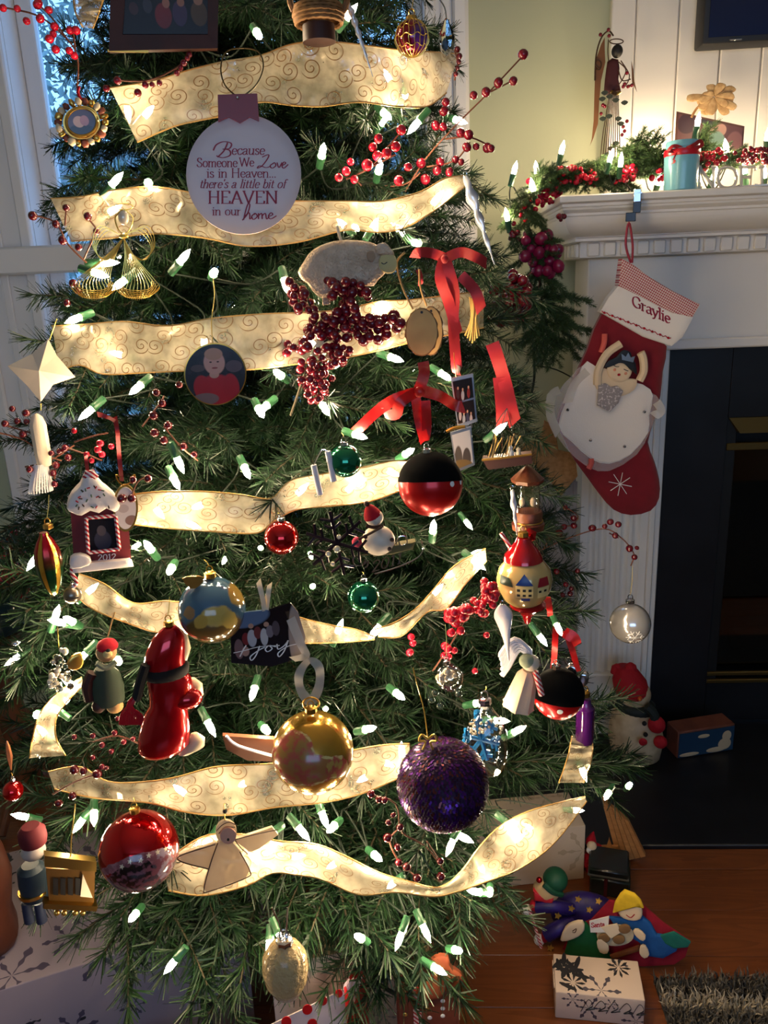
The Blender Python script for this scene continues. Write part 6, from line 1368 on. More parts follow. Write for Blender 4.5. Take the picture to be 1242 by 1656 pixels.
# mantel lights
ml = thing('mantel_lights', 'lit mini bulb string along the mantel garland', 'string lights', (0, 0, 0)); mpts = []
for (px, py, Y) in ((830,283,1.86),(863,310,1.86),(907,250,1.93),(985,263,1.9),(1003,270,1.9),(821,358,1.84),(1127,205,1.93),(1175,247,1.93),(1040,252,2.16),(1055,262,2.18),(1063,300,1.98),(1072,262,2.15),(1205,282,1.96),(1152,292,1.96),(1240,228,2.1),(1236,288,1.95),(1150,270,2.12),(868,282,2.0)):
    p = atY(px, py, Y); d = Vector((rn.uniform(-.3, .3), rn.uniform(-.3, .1), 1)).normalized(); add_bulb(ml, p, d, 1.55); mpts.append(p-d*.02)
mpts.sort(key=lambda q: q.x); cb = MB(); q_ = []
for a, b in zip(mpts, mpts[1:]): q_ += [a, (a+b)/2-Vector((0, 0, .02))]
cb.tube(smooth_path(q_+[mpts[-1]], 3), .0016, 5).build('cord', M['cord'], ml)
# dangling cord from the garland to the tree
o = Orn('extension_cord', 'dark green cord drooping against the sage wall', 'cord', 860, 620, P=atY(860, 620, 2.1)); o.wire('cable', [(863,560),(864,610),(856,650),(848,672)], .0032, M['cord']); o.wire('cable', [(868,592),(900,598),(940,620),(960,640)], .0018, M['cord'])
# wire angel statue
o = Orn('wire_angel_statue', 'rusty wire angel statue with halo and wings standing on the mantel', 'statue', 985, 260, P=atY(985, 290, 2.06)); u = o.u; RW = pm('rusted iron wire', C(74, 52, 38), .6, .5); RWD = pm('rusted wing iron', C(120, 78, 46), .55, .4)
o.add('head', MB().sphere(o.pt(998, 83), (9*u, 9*u, 10*u), 16, 12), pm('black iron ball', C(22, 20, 20), .5)); o.wire('halo', ell(997, 67, 11, 4, 16), .9*u, RW, -.004, 2, closed=True); o.wire('halo_post', [(986,110),(983,85),(984,64)], .8*u, RW)
for k in range(9):
    t = k/8; o.wire('skirt_wire', [(986+14*t,148,-.02*math.sin(PI*t)),(982+18*t,175,-.03*math.sin(PI*t)),(974+28*t,225,-.04*math.sin(PI*t)),(968+36*t,292,-.05*math.sin(PI*t))], .8*u, RW)
o.wire('skirt_hoop', [(968+36*(1-math.cos(a))/2, 275+0*a, -.05*math.sin(a)) for a in [k*PI/8 for k in range(9)]]+[(1004-36*(1-math.cos(a))/2, 275, .03*math.sin(a)) for a in [k*PI/8 for k in range(1, 8)]], .9*u, RW, closed=True, n=2)
o.shape('bodice', [(982,100),(990,94),(1000,96),(1002,110),(1000,128),(1004,146),(976,152),(978,130),(980,114)], pm('dark red iron', C(66, 24, 26), .6, .3), -.004, .02, .004, 1)
o.shape('wing', [(978,60),(972,72),(965,92),(962,125),(961,160),(960,195),(957,225),(954,236),(960,222),(967,200),(969,165),(972,130),(979,100),(978,80)], RWD, .006, .004); o.wire('wing_rim', [(962,130),(964,90),(972,62),(984,50),(992,58)], 1.3*u, RW, .004)
o.wire('wing_curl', [(968,110),(963,104),(966,97),(972,102),(970,112),(964,112)], 1.0*u, RW, .002); o.shape('far_wing', [(1021,98),(1024,112),(1026,132),(1030,148),(1022,132)], RWD, .03, .004)
for pts in ([(1000,100),(1012,112),(1008,126),(1000,138)],[(1004,98),(1018,122),(1012,140),(1024,134)],[(1000,112),(1006,130),(1020,128)]): o.wire('arm_wire', pts, .9*u, RW, -.015)
o.add('bell_collar', MB().tube(o.path([(988,148),(996,152),(1004,148)], -.012), 2.4*u, 6), M['brass'])
IVY = pm('dark ivy leaf', C(36, 44, 34), .6); rnx = random.Random(8)
for (x, y) in ((978,150),(974,160),(986,156),(996,162),(1010,166),(975,192),(985,188),(1000,192),(1004,200),(988,240),(996,232),(982,250)): o.shape('leaf', [(x-6,y),(x,y-4),(x+6,y-1),(x,y+4)], IVY, -.03-rnx.uniform(0, .01), .002, 0, 2)
for (x, y) in ((975,170),(978,172),(972,184),(984,48),(971,56),(985,58),(1014,118),(1010,136),(1016,140),(1022,138),(1008,140),(1008,205),(1010,212),(1006,218),(1014,196)): b = link('berry', BERRY['berry'], o.root); b.location = o.pt(x, y, -.03 if y > 100 else 0); b.scale = (3*u,)*3
# blue jar candle
o = Orn('jar_candle', 'pale blue jar candle with a red dotted ribbon on the mantel', 'candle', 1100, 290, P=(atY(1100, 303, 1.90).x, 1.90, SHZ)); u = o.u; JB = pm('pale blue milk glass', C(126, 190, 206), .25, coat=.4); c0 = Vector((0, 0, 0))
H = 80*o.uz
o.add('jar', MB().lathe([(24*u, 0), (27*u, .03*H), (28.5*u, .5*H), (29*u, .78*H), (26*u, .86*H), (27.5*u, .88*H), (27.5*u, .97*H), (26*u, H), (24*u, H), (24*u, .9*H), (0, .88*H)], c0, 32), JB)
DR = candy_mat('dotted red ribbon', 260, C(206, 24, 44), C(176, 12, 32)); o.add('ribbon_band', MB().lathe([(29.2*u, .70*H), (29.6*u, .71*H), (29.6*u, .82*H), (29.2*u, .83*H)], c0, 32), DR)
red_bow_part(o, [[(1104,242,-.031),(1094,252,-.034),(1088,264,-.032)],[(1104,242,-.031),(1120,236,-.036),(1132,228,-.02),(1134,236,-.02),(1108,244,-.031)],[(1104,241,-.031),(1090,236,-.036),(1082,244,-.034),(1102,243,-.031)]], 3, 'red_satin', 'bow')
o.add('wick', MB().tube([Vector((0, 0, .88*H)), Vector((0, 0, .95*H))], .8*u, 5), M['black'])
# photo plaque with burlap bow
o = Orn('photo_plaque', 'tilted wooden photo plaque with a burlap bow behind the candle', 'picture', 1145, 220, P=atY(1145, 235, 2.12)); u = o.u
o.shape('board', [(1094,180),(1204,204),(1200,262),(1090,246)], pm('plaque wood', C(112, 72, 60), .6, noise=(20, C(80, 46, 42))), 0, .012)
o.shape('photo', [(1098,184),(1201,207),(1198,258),(1094,242)], picture('couple print', C(110, 66, 62), [(.15,.8,.16,.2,C(70,40,46)),(.5,.85,.14,.18,C(44,36,44)),(.5,.55,.09,.12,C(216,170,150)),(.66,.6,.09,.12,C(210,160,140)),(.6,.25,.16,.34,C(150,186,166)),(.42,.3,.1,.2,C(200,160,140)),(.88,.25,.14,.3,C(150,96,90))], .35), -.002, .002)
rn2 = random.Random(9); M['bow_burlap'] = pm('bow burlap', C(206, 172, 126), .95, noise=(90, C(176, 138, 92)), bump=(260, .6, .002))
for k in range(24):
    a = k*2*PI*5/24+rn2.uniform(-.3, .3); kk = rn2.uniform(.5, 1.15); x, y = 1155+34*kk*math.cos(a), 160+21*kk*math.sin(a); o.shape('burlap_loop', [(1155+(x-1155)*t+(1 if s_ else -1)*wd_*-math.sin(a), 156+(y-156)*t+(1 if s_ else -1)*wd_*.8*math.cos(a)) for s_, seq in ((0, ((.1, 2), (.5, 6), (.95, 8), (1.2, 5))), (1, ((1.2, 5), (.95, 8), (.5, 6), (.1, 2)))) for t, wd_ in seq], M['bow_burlap'], -.014-.005*(k % 4), .004, .004, 2); continue
    m = MB(); P_ = [o.pt(1155, 160, -.014), o.pt(1155+30*math.cos(a-.35), 158+24*math.sin(a-.35), -.03), o.pt(1155+36*math.cos(a), 158+27*math.sin(a), -.022), o.pt(1155+30*math.cos(a+.35), 158+24*math.sin(a+.35), -.01), o.pt(1155, 160, -.012)]
    P_ = smooth_path(P_, 4); m.sheet([[q+Vector((0, -.012, 0)) for q in P_], [q+Vector((0, .012, .004)) for q in P_]]); ob = o.add('burlap_loop', m, M['burlap'], ang=180); sm = ob.modifiers.new('thickness', 'SOLIDIFY'); sm.thickness = .001
o.wire('burlap_hanger', [(1118,190),(1130,172),(1155,160)], .003, M['burlap'], -.006)
# glass NOEL letters
o = Orn('noel_letters', 'clear glass letters spelling NOEL on the mantel', 'sign', 1185, 290, P=(atY(1185, 300, 1.885).x, 1.885, SHZ)); gm = pm('clear letter glass', C(236, 232, 226), .12, trans=.45, ior=1.4, coat=.5)
for ch, x0, x1 in (('N', 1126, 1160), ('O', 1158, 1194), ('E', 1192, 1226), ('L', 1226, 1256)):
    m = MB(); wd, st_, sf = GL[ch]; k = (x1-x0)/wd; segs = []
    for kind, pts in st_: segs.append([(v.x, v.y) for v in smooth_path([(*p, 0) for p in pts], 4)] if kind == 'c' else pts)
    segs += [[(sx_-.1, sy_), (sx_+.1, sy_)] for sx_, sy_ in sf]
    for s_ in segs: m.tube([o.pt(x0+p[0]*k, 304-p[1]*34) for p in s_], 2.6*o.u, 8)
    o.add('letter', m, gm)
o.add('base', MB().box2(o.pt(1124, 306, -.01), o.pt(1262, 300, .014)), gm)
# stocking hook
o = Orn('stocking_hook', 'chrome stocking hook clipped over the mantel edge', 'hook', 1028, 325, P=atY(1030, 320, 1.848))
o.add('clip', MB().box2(o.pt(1025, 306, -.004)+Vector((0, 0, 0)), o.pt(1036, 330, .001), .001), M['chrome']); o.add('step', MB().box2(o.pt(1024, 326, -.008), o.pt(1036, 344, -.003), .001), pm('dark chrome', C(60, 56, 54), .2, 1)); o.add('hook_end', MB().box2(o.pt(1012, 344, -.016), o.pt(1028, 358, -.006), .001), bpy.data.materials['dark chrome']); o.add('top_tab', MB().box2((-.003, -.004, .0085), (.010, .05, .0105)), M['chrome'])
# stocking
o = Orn('christmas_stocking', 'red Christmas stocking with embroidered white cuff and ballerina', 'stocking', 1010, 620, P=atY(1010, 620, 1.815), yaw=.0); u = o.u
foot = [(975,505),(1012,520),(1050,540),(1078,560),(1072,600),(1068,640),(1058,680),(1048,715),(1058,745),(1066,775),(1066,805),(1052,826),(1020,833),(992,824),(970,800),(952,775),(930,745),(912,710),(902,680),(912,650),(930,610),(950,565)]
o.shape('body', foot, M['red_velvet'], 0, .018, .012, 2)
o.shape('cuff', [(1002,460),(1090,505),(1122,512),(1104,545),(1086,560),(1040,545),(1000,522),(970,505),(985,480)], M['white_cloth'], -.009, .03, .006, 1)
def gingham():
    m, nt, b = newmat('red gingham'); co, s = coordsep(nt); a = math.radians(30); k = 210
    p = math_n(nt, 'ADD', math_n(nt, 'MULTIPLY', s[0], math.cos(a)*k), math_n(nt, 'MULTIPLY', s[2], -math.sin(a)*k)); q = math_n(nt, 'ADD', math_n(nt, 'MULTIPLY', s[0], math.sin(a)*k), math_n(nt, 'MULTIPLY', s[2], math.cos(a)*k))
    f = math_n(nt, 'ADD', math_n(nt, 'LESS_THAN', math_n(nt, 'FRACT', p), .5), math_n(nt, 'LESS_THAN', math_n(nt, 'FRACT', q), .5)); nt.links.new(mixc(nt, math_n(nt, 'MULTIPLY', f, .5), C(226, 206, 200), C(160, 16, 44)), b.inputs['Base Color']); b.inputs['Roughness'].default_value = .9; return m
o.shape('gingham_band', [(1006,418),(1024,428),(1050,448),(1090,472),(1132,492),(1120,513),(1088,506),(1048,486),(1000,462)], gingham(), -.013, .034, .004, 1)
pen_text(o, 'Graylie', 1022, 1084, 494, 17, M['text_red'], -.0156, 0, .16, .07, rise=-30)
m = MB()
zz = [(973+112*k/26, 504+44*k/26+(1.5 if k % 2 else -1.5)) for k in range(27)]; m.tube(o.path(zz, -.0155, 1), .9*u, 4)
for k in range(1, 26, 3): q = o.pt(973+112*k/26, 504+44*k/26, -.0158); m.sphere(q, 1.9*u, 6, 5)
o.add('stitch', m, M['felt_red'])['kind'] = 'stuff'
o.wire('hanging_loop', [(1020,425,-.002),(1012,395,-.008),(1017,360,-.012),(1023,395,-.008),(1022,425,-.002)], 1.8*u, M['text_red'], 0, 5, 6)
SK = pm('cream felt skin', C(226, 200, 166), .9); TU = pm('white tulle', C(232, 222, 214), .9, bump=(300, .4, .001)); TS = pm('sheer tulle', C(236, 222, 220), .8, alpha=.22)
o.shape('tulle_under', [(945,590),(985,600),(1062,640),(1064,660),(1050,700),(1030,735),(985,762),(950,755),(915,725),(896,690),(900,640),(925,608)], TS, -.018, .004, .004, 2)
o.shape('tulle_skirt', [(950,584),(985,608),(1040,622),(1056,640),(1050,672),(1048,700),(1020,735),(985,750),(955,742),(925,715),(903,690),(918,645),(935,610)], TU, -.020, .004, .004, 2)
for pts in ([(905,630),(892,640),(890,670),(902,700)], [(950,600),(930,620),(918,650)], [(1062,650),(1070,665),(1058,672)]): red_bow_part(o, [[(p[0], p[1], -.026) for p in pts]], 7, 'organza', 'tulle_frill')
o.shape('torso', [(968,596),(990,600),(1014,612),(1030,614),(1026,630),(1008,640),(992,640),(972,634),(962,622)], SK, -.031, .006, .002, 2)
for pts in ([(966,622),(968,598),(982,572),(1004,556)], [(1034,616),(1041,600),(1040,580),(1036,570)]): o.wire('arm', pts, 6.5*u, SK, -.034, 5, 8)
o.shape('face', ell(1002, 598, 20, 20, 24), SK, -.036, .005, .002); o.shape('hair', [(978,594),(984,584),(996,578),(1003,570),(1010,566),(1020,570),(1022,578),(1028,588),(1030,606),(1022,598),(1010,588),(996,588),(984,594)], M['black'], -.041, .004, .001, 2)
o.shape('crown', [(1006,582),(1005,572),(1012,577),(1016,570),(1020,578),(1027,576),(1024,586)], M['silver'], -.0445, .002)
o.shape('bodice', [(968,622),(980,620),(988,626),(998,624),(1008,632),(1000,652),(986,666),(966,656)], pm('grey dotted cloth', C(150, 140, 140), .8, noise=(200, C(210, 200, 198), .55, .6)), -.038, .004, .002, 1)
pen_path(o, [[(993,591),(997,593),(1001,593)],[(1009,597),(1013,599),(1016,600)]], M['black'], -.0395, 1.3, 1.0, 'eyelid'); o.add('mouth', MB().sphere(o.pt(1001, 606, -.039), (2.6*u, .8*u, 2*u), 8, 6), M['felt_red'])
for (x, y) in ((994,598),(1012,604)): o.add('cheek', MB().sphere(o.pt(x, y, -.0385), (2.4*u, .6*u, 2.4*u), 8, 6), pm('blush', C(226, 150, 120), .9) if x < 1000 else bpy.data.materials['blush'])
for (x, y) in ((918,663),(1042,666),(955,712),(1010,722)): o.add('rhinestone', MB().ico(o.pt(x, y, -.031), 3*u, 1), M['chrome'], smooth=False)
for a, b in (((972,570),(978,540)), ((952,758),(956,742))): o.wire('slipper', [a, ((a[0]+b[0])/2+2, (a[1]+b[1])/2), b], 4.5*u, pm('coral slipper', C(216, 96, 84), .7) if a[0] == 972 else bpy.data.materials['coral slipper'], -.022, 4, 8)
m = MB(); cc = (1003, 783)
for k in range(4): a = k*PI/4+.2; m.tube([o.pt(cc[0]+19*math.cos(a), cc[1]+19*math.sin(a), -.0125), o.pt(cc[0]-19*math.cos(a), cc[1]-19*math.sin(a), -.0125)], .7*u, 4)
o.add('embroidered_snowflake', m, M['text_white'])['kind'] = 'stuff'

# ------------------------------------------------------------------ by the fireplace
o = Orn('wood_sign', 'tall grey weathered board leaning by the pilaster with snowflake marks', 'sign', 905, 860, P=(atY(905, 860, 2.0).x, 2.0, 0)); yb = 0
a0 = o.pt(872, 780); a1 = o.pt(930, 778); zb = .0
m = MB().prism([(a0.x, zb), (a1.x+.004, zb), (a1.x+.002, a1.z+.01), ((a0.x+a1.x)/2, a1.z+.05), (a0.x, a0.z)], 0, .02); o.add('board', m, M['grey_wood']); MB().box2((a1.x-.004, -.004, zb), (a1.x+.006, .0, a1.z), .001).build('edge_strip', M['grey_wood'], o.root)
o = Orn('burlap_star', 'tan burlap star on the grey board below the stocking', 'ornament', 890, 735, P=atY(890, 735, 1.985)+Vector((0, -.012, 0)))
o.shape('star', [(880,680),(897,690),(903,728),(930,735),(934,770),(922,784),(908,802),(900,796),(890,778),(872,764),(856,738),(840,728),(850,714),(868,712),(876,700)], M['burlap'], -.004, .008, .006, 1)
pb = atZ(1030, 1225, .012); o = Orn('ceramic_snowman', 'ceramic snowman in red knit cap and dark scarf on the hearth', 'figurine', 1028, 1140, P=pb); u = o.u; Hh = lambda py: o.pt(1028, py).z
WS = pm('crackle white ceramic', C(206, 184, 150), .5, noise=(30, C(176, 152, 120)))
def vloft(o, st, seg=24, flat=.9, y_=0): return MB().loft([[o.pt(x, y, y_)+Vector((math.cos(2*PI*k/seg)*w_*o.u, math.sin(2*PI*k/seg)*w_*o.u*flat, 0)) for k in range(seg)] for (x, y, w_) in st])
o.add('body', vloft(o, [(1028,1224,30),(1028,1218,40),(1028,1190,46),(1027,1160,40),(1026,1140,28),(1026,1130,20)]), WS, ang=60); o.add('head', MB().sphere(o.pt(1028, 1122), (25*u, 24*u, 24*u), 20, 14), WS)
o.add('scarf', vloft(o, [(1028,1152,24),(1028,1149,31),(1028,1138,32),(1028,1134,26)]), pm('dark green scarf', C(24, 34, 32), .7), ang=60); o.wire('scarf_tail', [(1046,1142),(1058,1156),(1060,1180)], 8*u, bpy.data.materials['dark green scarf'], -.05, 4, 8)
CAPM = pm('red knit', C(168, 12, 28), .8, bump=(160, .6, .003)); o.add('cap', vloft(o, [(1022,1122,26),(1021,1116,29),(1018,1100,28),(1014,1085,20),(1010,1078,14)], flat=1), CAPM, ang=60)
for (x, y) in ((998,1084),(1020,1082)): o.add('cap_tassel', vloft(o, [(1012,1094,9),(x,y+4,11),(x,y-6,9),(x,y-10,3)]), CAPM, ang=60)
o.add('nose', MB().lathe([(4*u, 0), (3*u, 6*u), (0, 13*u)], o.pt(1035, 1130, -.04), 10, Matrix.Rotation(PI/2-.3, 3, 'X')), pm('carrot orange', C(206, 96, 40), .6))
for (x, y) in ((1042,1170),(1044,1188)): o.add('button', MB().sphere(o.pt(x, y, -.072), 4*u, 8, 6), M['black'])
o.add('mitten', MB().sphere(o.pt(1062, 1172, -.05), (14*u, 12*u, 15*u), 14, 10), CAPM); o.add('mitten', MB().sphere(o.pt(1068, 1200, -.05), (11*u, 10*u, 11*u), 14, 10), CAPM); o.add('heart', MB().sphere(o.pt(1040, 1200, -.085), (7*u, 3*u, 7*u), 10, 8), CAPM)
# painted block on hearth
pb = atZ(1130, 1210, .012); bk = thing('painted_block', 'long wooden block painted with a snowy night scene on the hearth', 'decoration', pb, math.radians(14))
MB().box2((-.085, -.03, 0), (.085, .03, .082), .003).build('block', pm('block wood', C(120, 66, 48), .7, noise=(20, C(96, 50, 38))), bk)
MB().box2((-.082, -.0325, .003), (.082, -.0301, .076)).build('painted_face', picture('night scene', C(24, 56, 84), [], .5), bk, False)
for (x, z, rx, rz_) in ((.06, .05, .014, .016), (.055, .026, .02, .018), (.03, .012, .03, .008), (-.05, .01, .03, .006), (-.01, .06, .018, .006)): MB().sphere((x, -.033, z), (rx, .0012, rz_), 14, 8).build('painted_snow', pm('painted snow', C(190, 170, 140), .6) if x == .06 else bpy.data.materials['painted snow'], bk)
# ------------------------------------------------------------------ presents and toys under the tree
def wrap_mat(name, base, flake, k=9.0, dark=None, seed=0.0):
    """gift paper: scattered printed snowflakes and, if wanted, dark fir tree patches"""
    m, nt, b = newmat(name); tc = N(nt, 'ShaderNodeTexCoord'); mp = N(nt, 'ShaderNodeMapping'); mp.inputs['Location'].default_value = (seed, seed*.7, seed*1.3); nt.links.new(tc.outputs['UV'], mp.inputs[0])
    vo = N(nt, 'ShaderNodeTexVoronoi'); vo.voronoi_dimensions = '2D'; vo.inputs['Scale'].default_value = k; nt.links.new(mp.outputs[0], vo.inputs['Vector'])
    sb = N(nt, 'ShaderNodeVectorMath', operation='SUBTRACT'); nt.links.new(mp.outputs[0], sb.inputs[0]); nt.links.new(vo.outputs['Position'], sb.inputs[1]); sp = N(nt, 'ShaderNodeSeparateXYZ'); nt.links.new(sb.outputs[0], sp.inputs[0])
    a = math_n(nt, 'ARCTAN2', sp.outputs[1], sp.outputs[0]); arm = math_n(nt, 'ABSOLUTE', math_n(nt, 'SINE', math_n(nt, 'MULTIPLY', a, 3.0)))
    sepc = N(nt, 'ShaderNodeSeparateColor'); nt.links.new(vo.outputs['Color'], sepc.inputs[0])
    rad = math_n(nt, 'MULTIPLY', math_n(nt, 'ADD', math_n(nt, 'MULTIPLY', sepc.outputs[0], .30), .10), 1.0)
    rd = math_n(nt, 'DIVIDE', vo.outputs['Distance'], rad)
    tooth = math_n(nt, 'MULTIPLY', math_n(nt, 'SINE', math_n(nt, 'MULTIPLY', rd, 18.0)), .16)
    on = math_n(nt, 'MULTIPLY', math_n(nt, 'LESS_THAN', rd, 1.0), math_n(nt, 'LESS_THAN', arm, math_n(nt, 'ADD', tooth, .34)))
    c = mixc(nt, on, base, flake)
    if dark:
        t = N(nt, 'ShaderNodeTexNoise'); t.inputs['Scale'].default_value = dark[1]; t.inputs['Detail'].default_value = 5; t.inputs['Roughness'].default_value = .65; nt.links.new(mp.outputs[0], t.inputs['Vector']); c = mixc(nt, math_n(nt, 'GREATER_THAN', t.outputs['Fac'], dark[2]), c, dark[0])
    nt.links.new(c, b.inputs['Base Color']); b.inputs['Roughness'].default_value = .55; return m
def gift_box(name, label, loc, rz, d, mat, lid=True, tape=True, cat='gift'):
    t = thing(name, label, cat, loc, rz); m = MB(); w_, dp, h = d
    m.box2((-w_/2, -dp/2, 0), (w_/2, dp/2, h), .002, 2)
    for f in m.bm.faces:                       # paper wraps round: metre coordinates on every side
        n = f.normal if f.normal.length else Vector((0, 0, 1)); f.normal_update(); n = f.normal
        for l in f.loops:
            p = l.vert.co; l[m.uv].uv = (p.x, p.y) if abs(n.z) > .7 else (p.x, p.z+dp) if abs(n.y) > .7 else (p.y+w_, p.z)
    m.build('box', mat, t, ang=60)
    # folded flap on the short end, a little proud of the paper
    f = MB(); f.prism([(-dp/2+.012, h-.004), (dp/2-.012, h-.004), (0, h*.35)], -w_/2-.0022, -w_/2-.0004); f.xf(Matrix.Rotation(-PI/2, 4, 'Z')); f.build('flap', mat, t)
    return t
PW = wrap_mat('white snow paper', C(150, 136, 146), C(70, 62, 84), 7, (C(20, 20, 34), 6.0, .615), .37); PW2 = wrap_mat('cream snow paper', C(214, 190, 172), C(70, 62, 74), 11, None, 1.9); PW3 = wrap_mat('cream curl paper', C(210, 180, 146), C(150, 130, 108), 14, None, .8)
gift_box('wrapped_gift', 'large white snowflake wrapped gift with dark fir trees at the lower left', (-.66, 1.13, 0), math.radians(24), (.56, .34, .27), PW)
gift_box('wrapped_gift', 'lower white snowflake wrapped gift in front of the large one', (-.48, .80, 0), math.radians(8), (.50, .16, .16), wrap_mat('white flake paper', C(150, 132, 138), C(76, 66, 80), 8, None, 2.6))
o3 = gift_box('wrapped_gift', 'cream wrapped gift with a dark curl under the middle branches', (-.13, 1.17, 0), math.radians(-6), (.20, .16, .19), PW3)
m = MB(); m.tube(smooth_path([(.00, -.082, .15), (.02, -.082, .175), (.045, -.082, .16), (.035, -.082, .135), (.018, -.082, .15), (.03, -.082, .125), (.07, -.082, .10)], 5), .006, 6, flat=.4); m.build('curl_print', M['black'], o3)
gift_box('wrapped_gift', 'cream paper gift standing behind the jester doll', (.19, 1.52, 0), math.radians(8), (.25, .12, .14), wrap_mat('plain cream paper', C(220, 196, 168), C(196, 170, 140), 5, None, 4.2))
g5 = gift_box('wrapped_gift', 'small cream gift with dark fir sprigs in front of the felt panel', (.285, 1.165, 0), math.radians(-6), (.155, .085, .06), PW2)
DKP = pm('dark print', C(30, 28, 34), .6); rn = random.Random(17)
for (x, y) in ((.04, .022), (-.055, .012), (-.045, -.02)):     # printed fir sprigs and a dark cluster on the lid
    m = MB()
    for k in range(9): a = k*2*PI/9; m.prism([(x+.004*math.cos(a), y+.004*math.sin(a)), (x+.016*math.cos(a-.16), y+.016*math.sin(a-.16)), (x+.022*math.cos(a), y+.022*math.sin(a)), (x+.016*math.cos(a+.16), y+.016*math.sin(a+.16))], -.0008, -.0002)
    m.xf(Matrix.Translation((0, 0, .060)) @ Matrix.Rotation(-PI/2, 4, 'X') @ Matrix.Diagonal((1, 1, 1, 1))); ob = m.build('print', DKP, g5); ob['kind'] = 'stuff'
m = MB()
for k in range(5):
    x = -.02+.022*k; m.tube(smooth_path([(x-.012, -.0433, .022+.01*(k % 2)), (x, -.0433, .05), (x+.008, -.0433, .037), (x-.004, -.0433, .026), (x+.012, -.0433, .030)], 4), .0012, 4, flat=.4)
ob = m.build('print', DKP, g5); ob['kind'] = 'stuff'
m = MB(); rnb = random.Random(3)
for k in range(12): m.sphere((-.05+rnb.uniform(-.02, .03), rnb.uniform(-.03, .03), .0602), (.017, .0045, .0007), 10, 6, Matrix.Rotation(rnb.uniform(0, PI), 3, 'Z'))
ob = m.build('print', DKP, g5); ob['kind'] = 'stuff'
# polka dot gift bag
o = Orn('polka_dot_bag', 'white gift bag with big red dots and white tissue at the bottom edge', 'gift bag', 520, 1640, P=atZ(520, 1640, .30)); u = o.u; o.root.location.z = 0; dz = .30
BW = pm('white bag paper', C(226, 206, 204), .45); RB = pm('red bag paper', C(196, 12, 22), .45)
def bagpt(px, py, y=0): q = o.pt(px, py, y); return (q.x, q.z)
sv = o.p.copy(); fr = [bagpt(438, 1658), bagpt(556, 1600)]
zt = [dz+q[1] for q in fr]; xs = [q[0] for q in fr]
o.add('front_panel', MB().prism([(xs[0], 0), (xs[1], 0), (xs[1], zt[1]), (xs[0], zt[0])], 0, .002), BW)
def quadp(name, P4, mat):
    m = MB(); m.face([m.v(p) for p in P4]); ob = o.add(name, m, mat); sm = ob.modifiers.new('thickness', 'SOLIDIFY'); sm.thickness = .0015; return ob
q1 = bagpt(556, 1600); q2 = bagpt(583, 1588); q3 = bagpt(605, 1660)
quadp('side_panel', [(q1[0]+.002, .0, 0), (q3[0], .10, 0), (q3[0], .10, dz+.0), (q1[0]+.002, .004, zt[1]-.002)], RB)
quadp('back_panel', [(xs[0], .10, 0), (q3[0], .102, 0), (q3[0], .102, dz), (xs[0], .10, zt[0])], BW)
for k in range(4):
    a = bagpt(520+k*9, 1658); b = bagpt(560+k*8, 1594+k*4); quadp('tissue', [(a[0], .004+.006*k, dz+a[1]-.05), (a[0]+.008, .008+.006*k, dz+a[1]-.05), (b[0]+.006, .010+.006*k, dz+b[1]), (b[0]-.002, .006+.006*k, dz+b[1]-.004)], pm('tissue paper', C(222, 196, 204), .6) if k == 0 else bpy.data.materials['tissue paper'])
for (x, y, rx, ry) in ((463,1652,8,11),(497,1632,8,10),(522,1618,7,9),(548,1606,6,8),(505,1655,8,10),(478,1672,8,10)):
    q = bagpt(x, y); o.add('dot', MB().prism([(q[0]+rx*u*math.cos(t), dz+q[1]+ry*u*math.sin(t)) for t in [k*PI/8 for k in range(16)]], -.0012, -.0002), RB)
# gingerbread gift bag
o = Orn('gingerbread_bag', 'brown gift bag with candy stripe strip and a gingerbread tag', 'gift bag', 690, 1610, P=atZ(690, 1600, .28)); u = o.u; GBR = pm('gingerbread brown', C(132, 66, 44), .6, noise=(40, C(110, 50, 34))); h0 = o.p.z; o.root.location.z = 0; L = lambda px, py, y=0: (o.pt(px, py, y)[0], o.pt(px, py, y)[2]+h0)
a, b = L(640, 1605), L(742, 1600)
o.add('bag', MB().box2((a[0], 0, 0), (b[0], .07, a[1]), .004), GBR); c1, c2 = L(667, 1596), L(680, 1596)
o.add('stripe_strip', MB().box2((c1[0], -.003, 0), (c2[0], -.0005, c1[1])), candy_mat('strip stripes', 130))
for (x, y, mt) in ((697,1622,'felt_red'),(690,1630,'goldwire'),(655,1640,'goldwire'),(695,1645,'white_gloss'),(650,1612,'felt_red'),(716,1618,'white_gloss'),(716,1630,'white_gloss'),(716,1642,'white_gloss')):
    q = L(x, y); o.add('candy_dot', MB().sphere((q[0], -.001, q[1]), (4*u, 1.2*u, 4*u), 10, 6), M[mt])
pts = [L(x, y) for x, y in ((672,1598),(690,1580),(700,1560),(694,1548),(706,1536),(724,1538),(728,1552),(742,1562),(750,1574),(738,1586),(722,1590),(712,1602),(694,1606))]; pts = [(v.x, v.y) for v in smooth_path([(*p, 0) for p in pts], 3, True)]
o.add('gingerbread_tag', MB().prism(pts, -.012, -.006, .003), pm('tag brown', C(150, 74, 40), .75, noise=(60, C(126, 58, 32))))
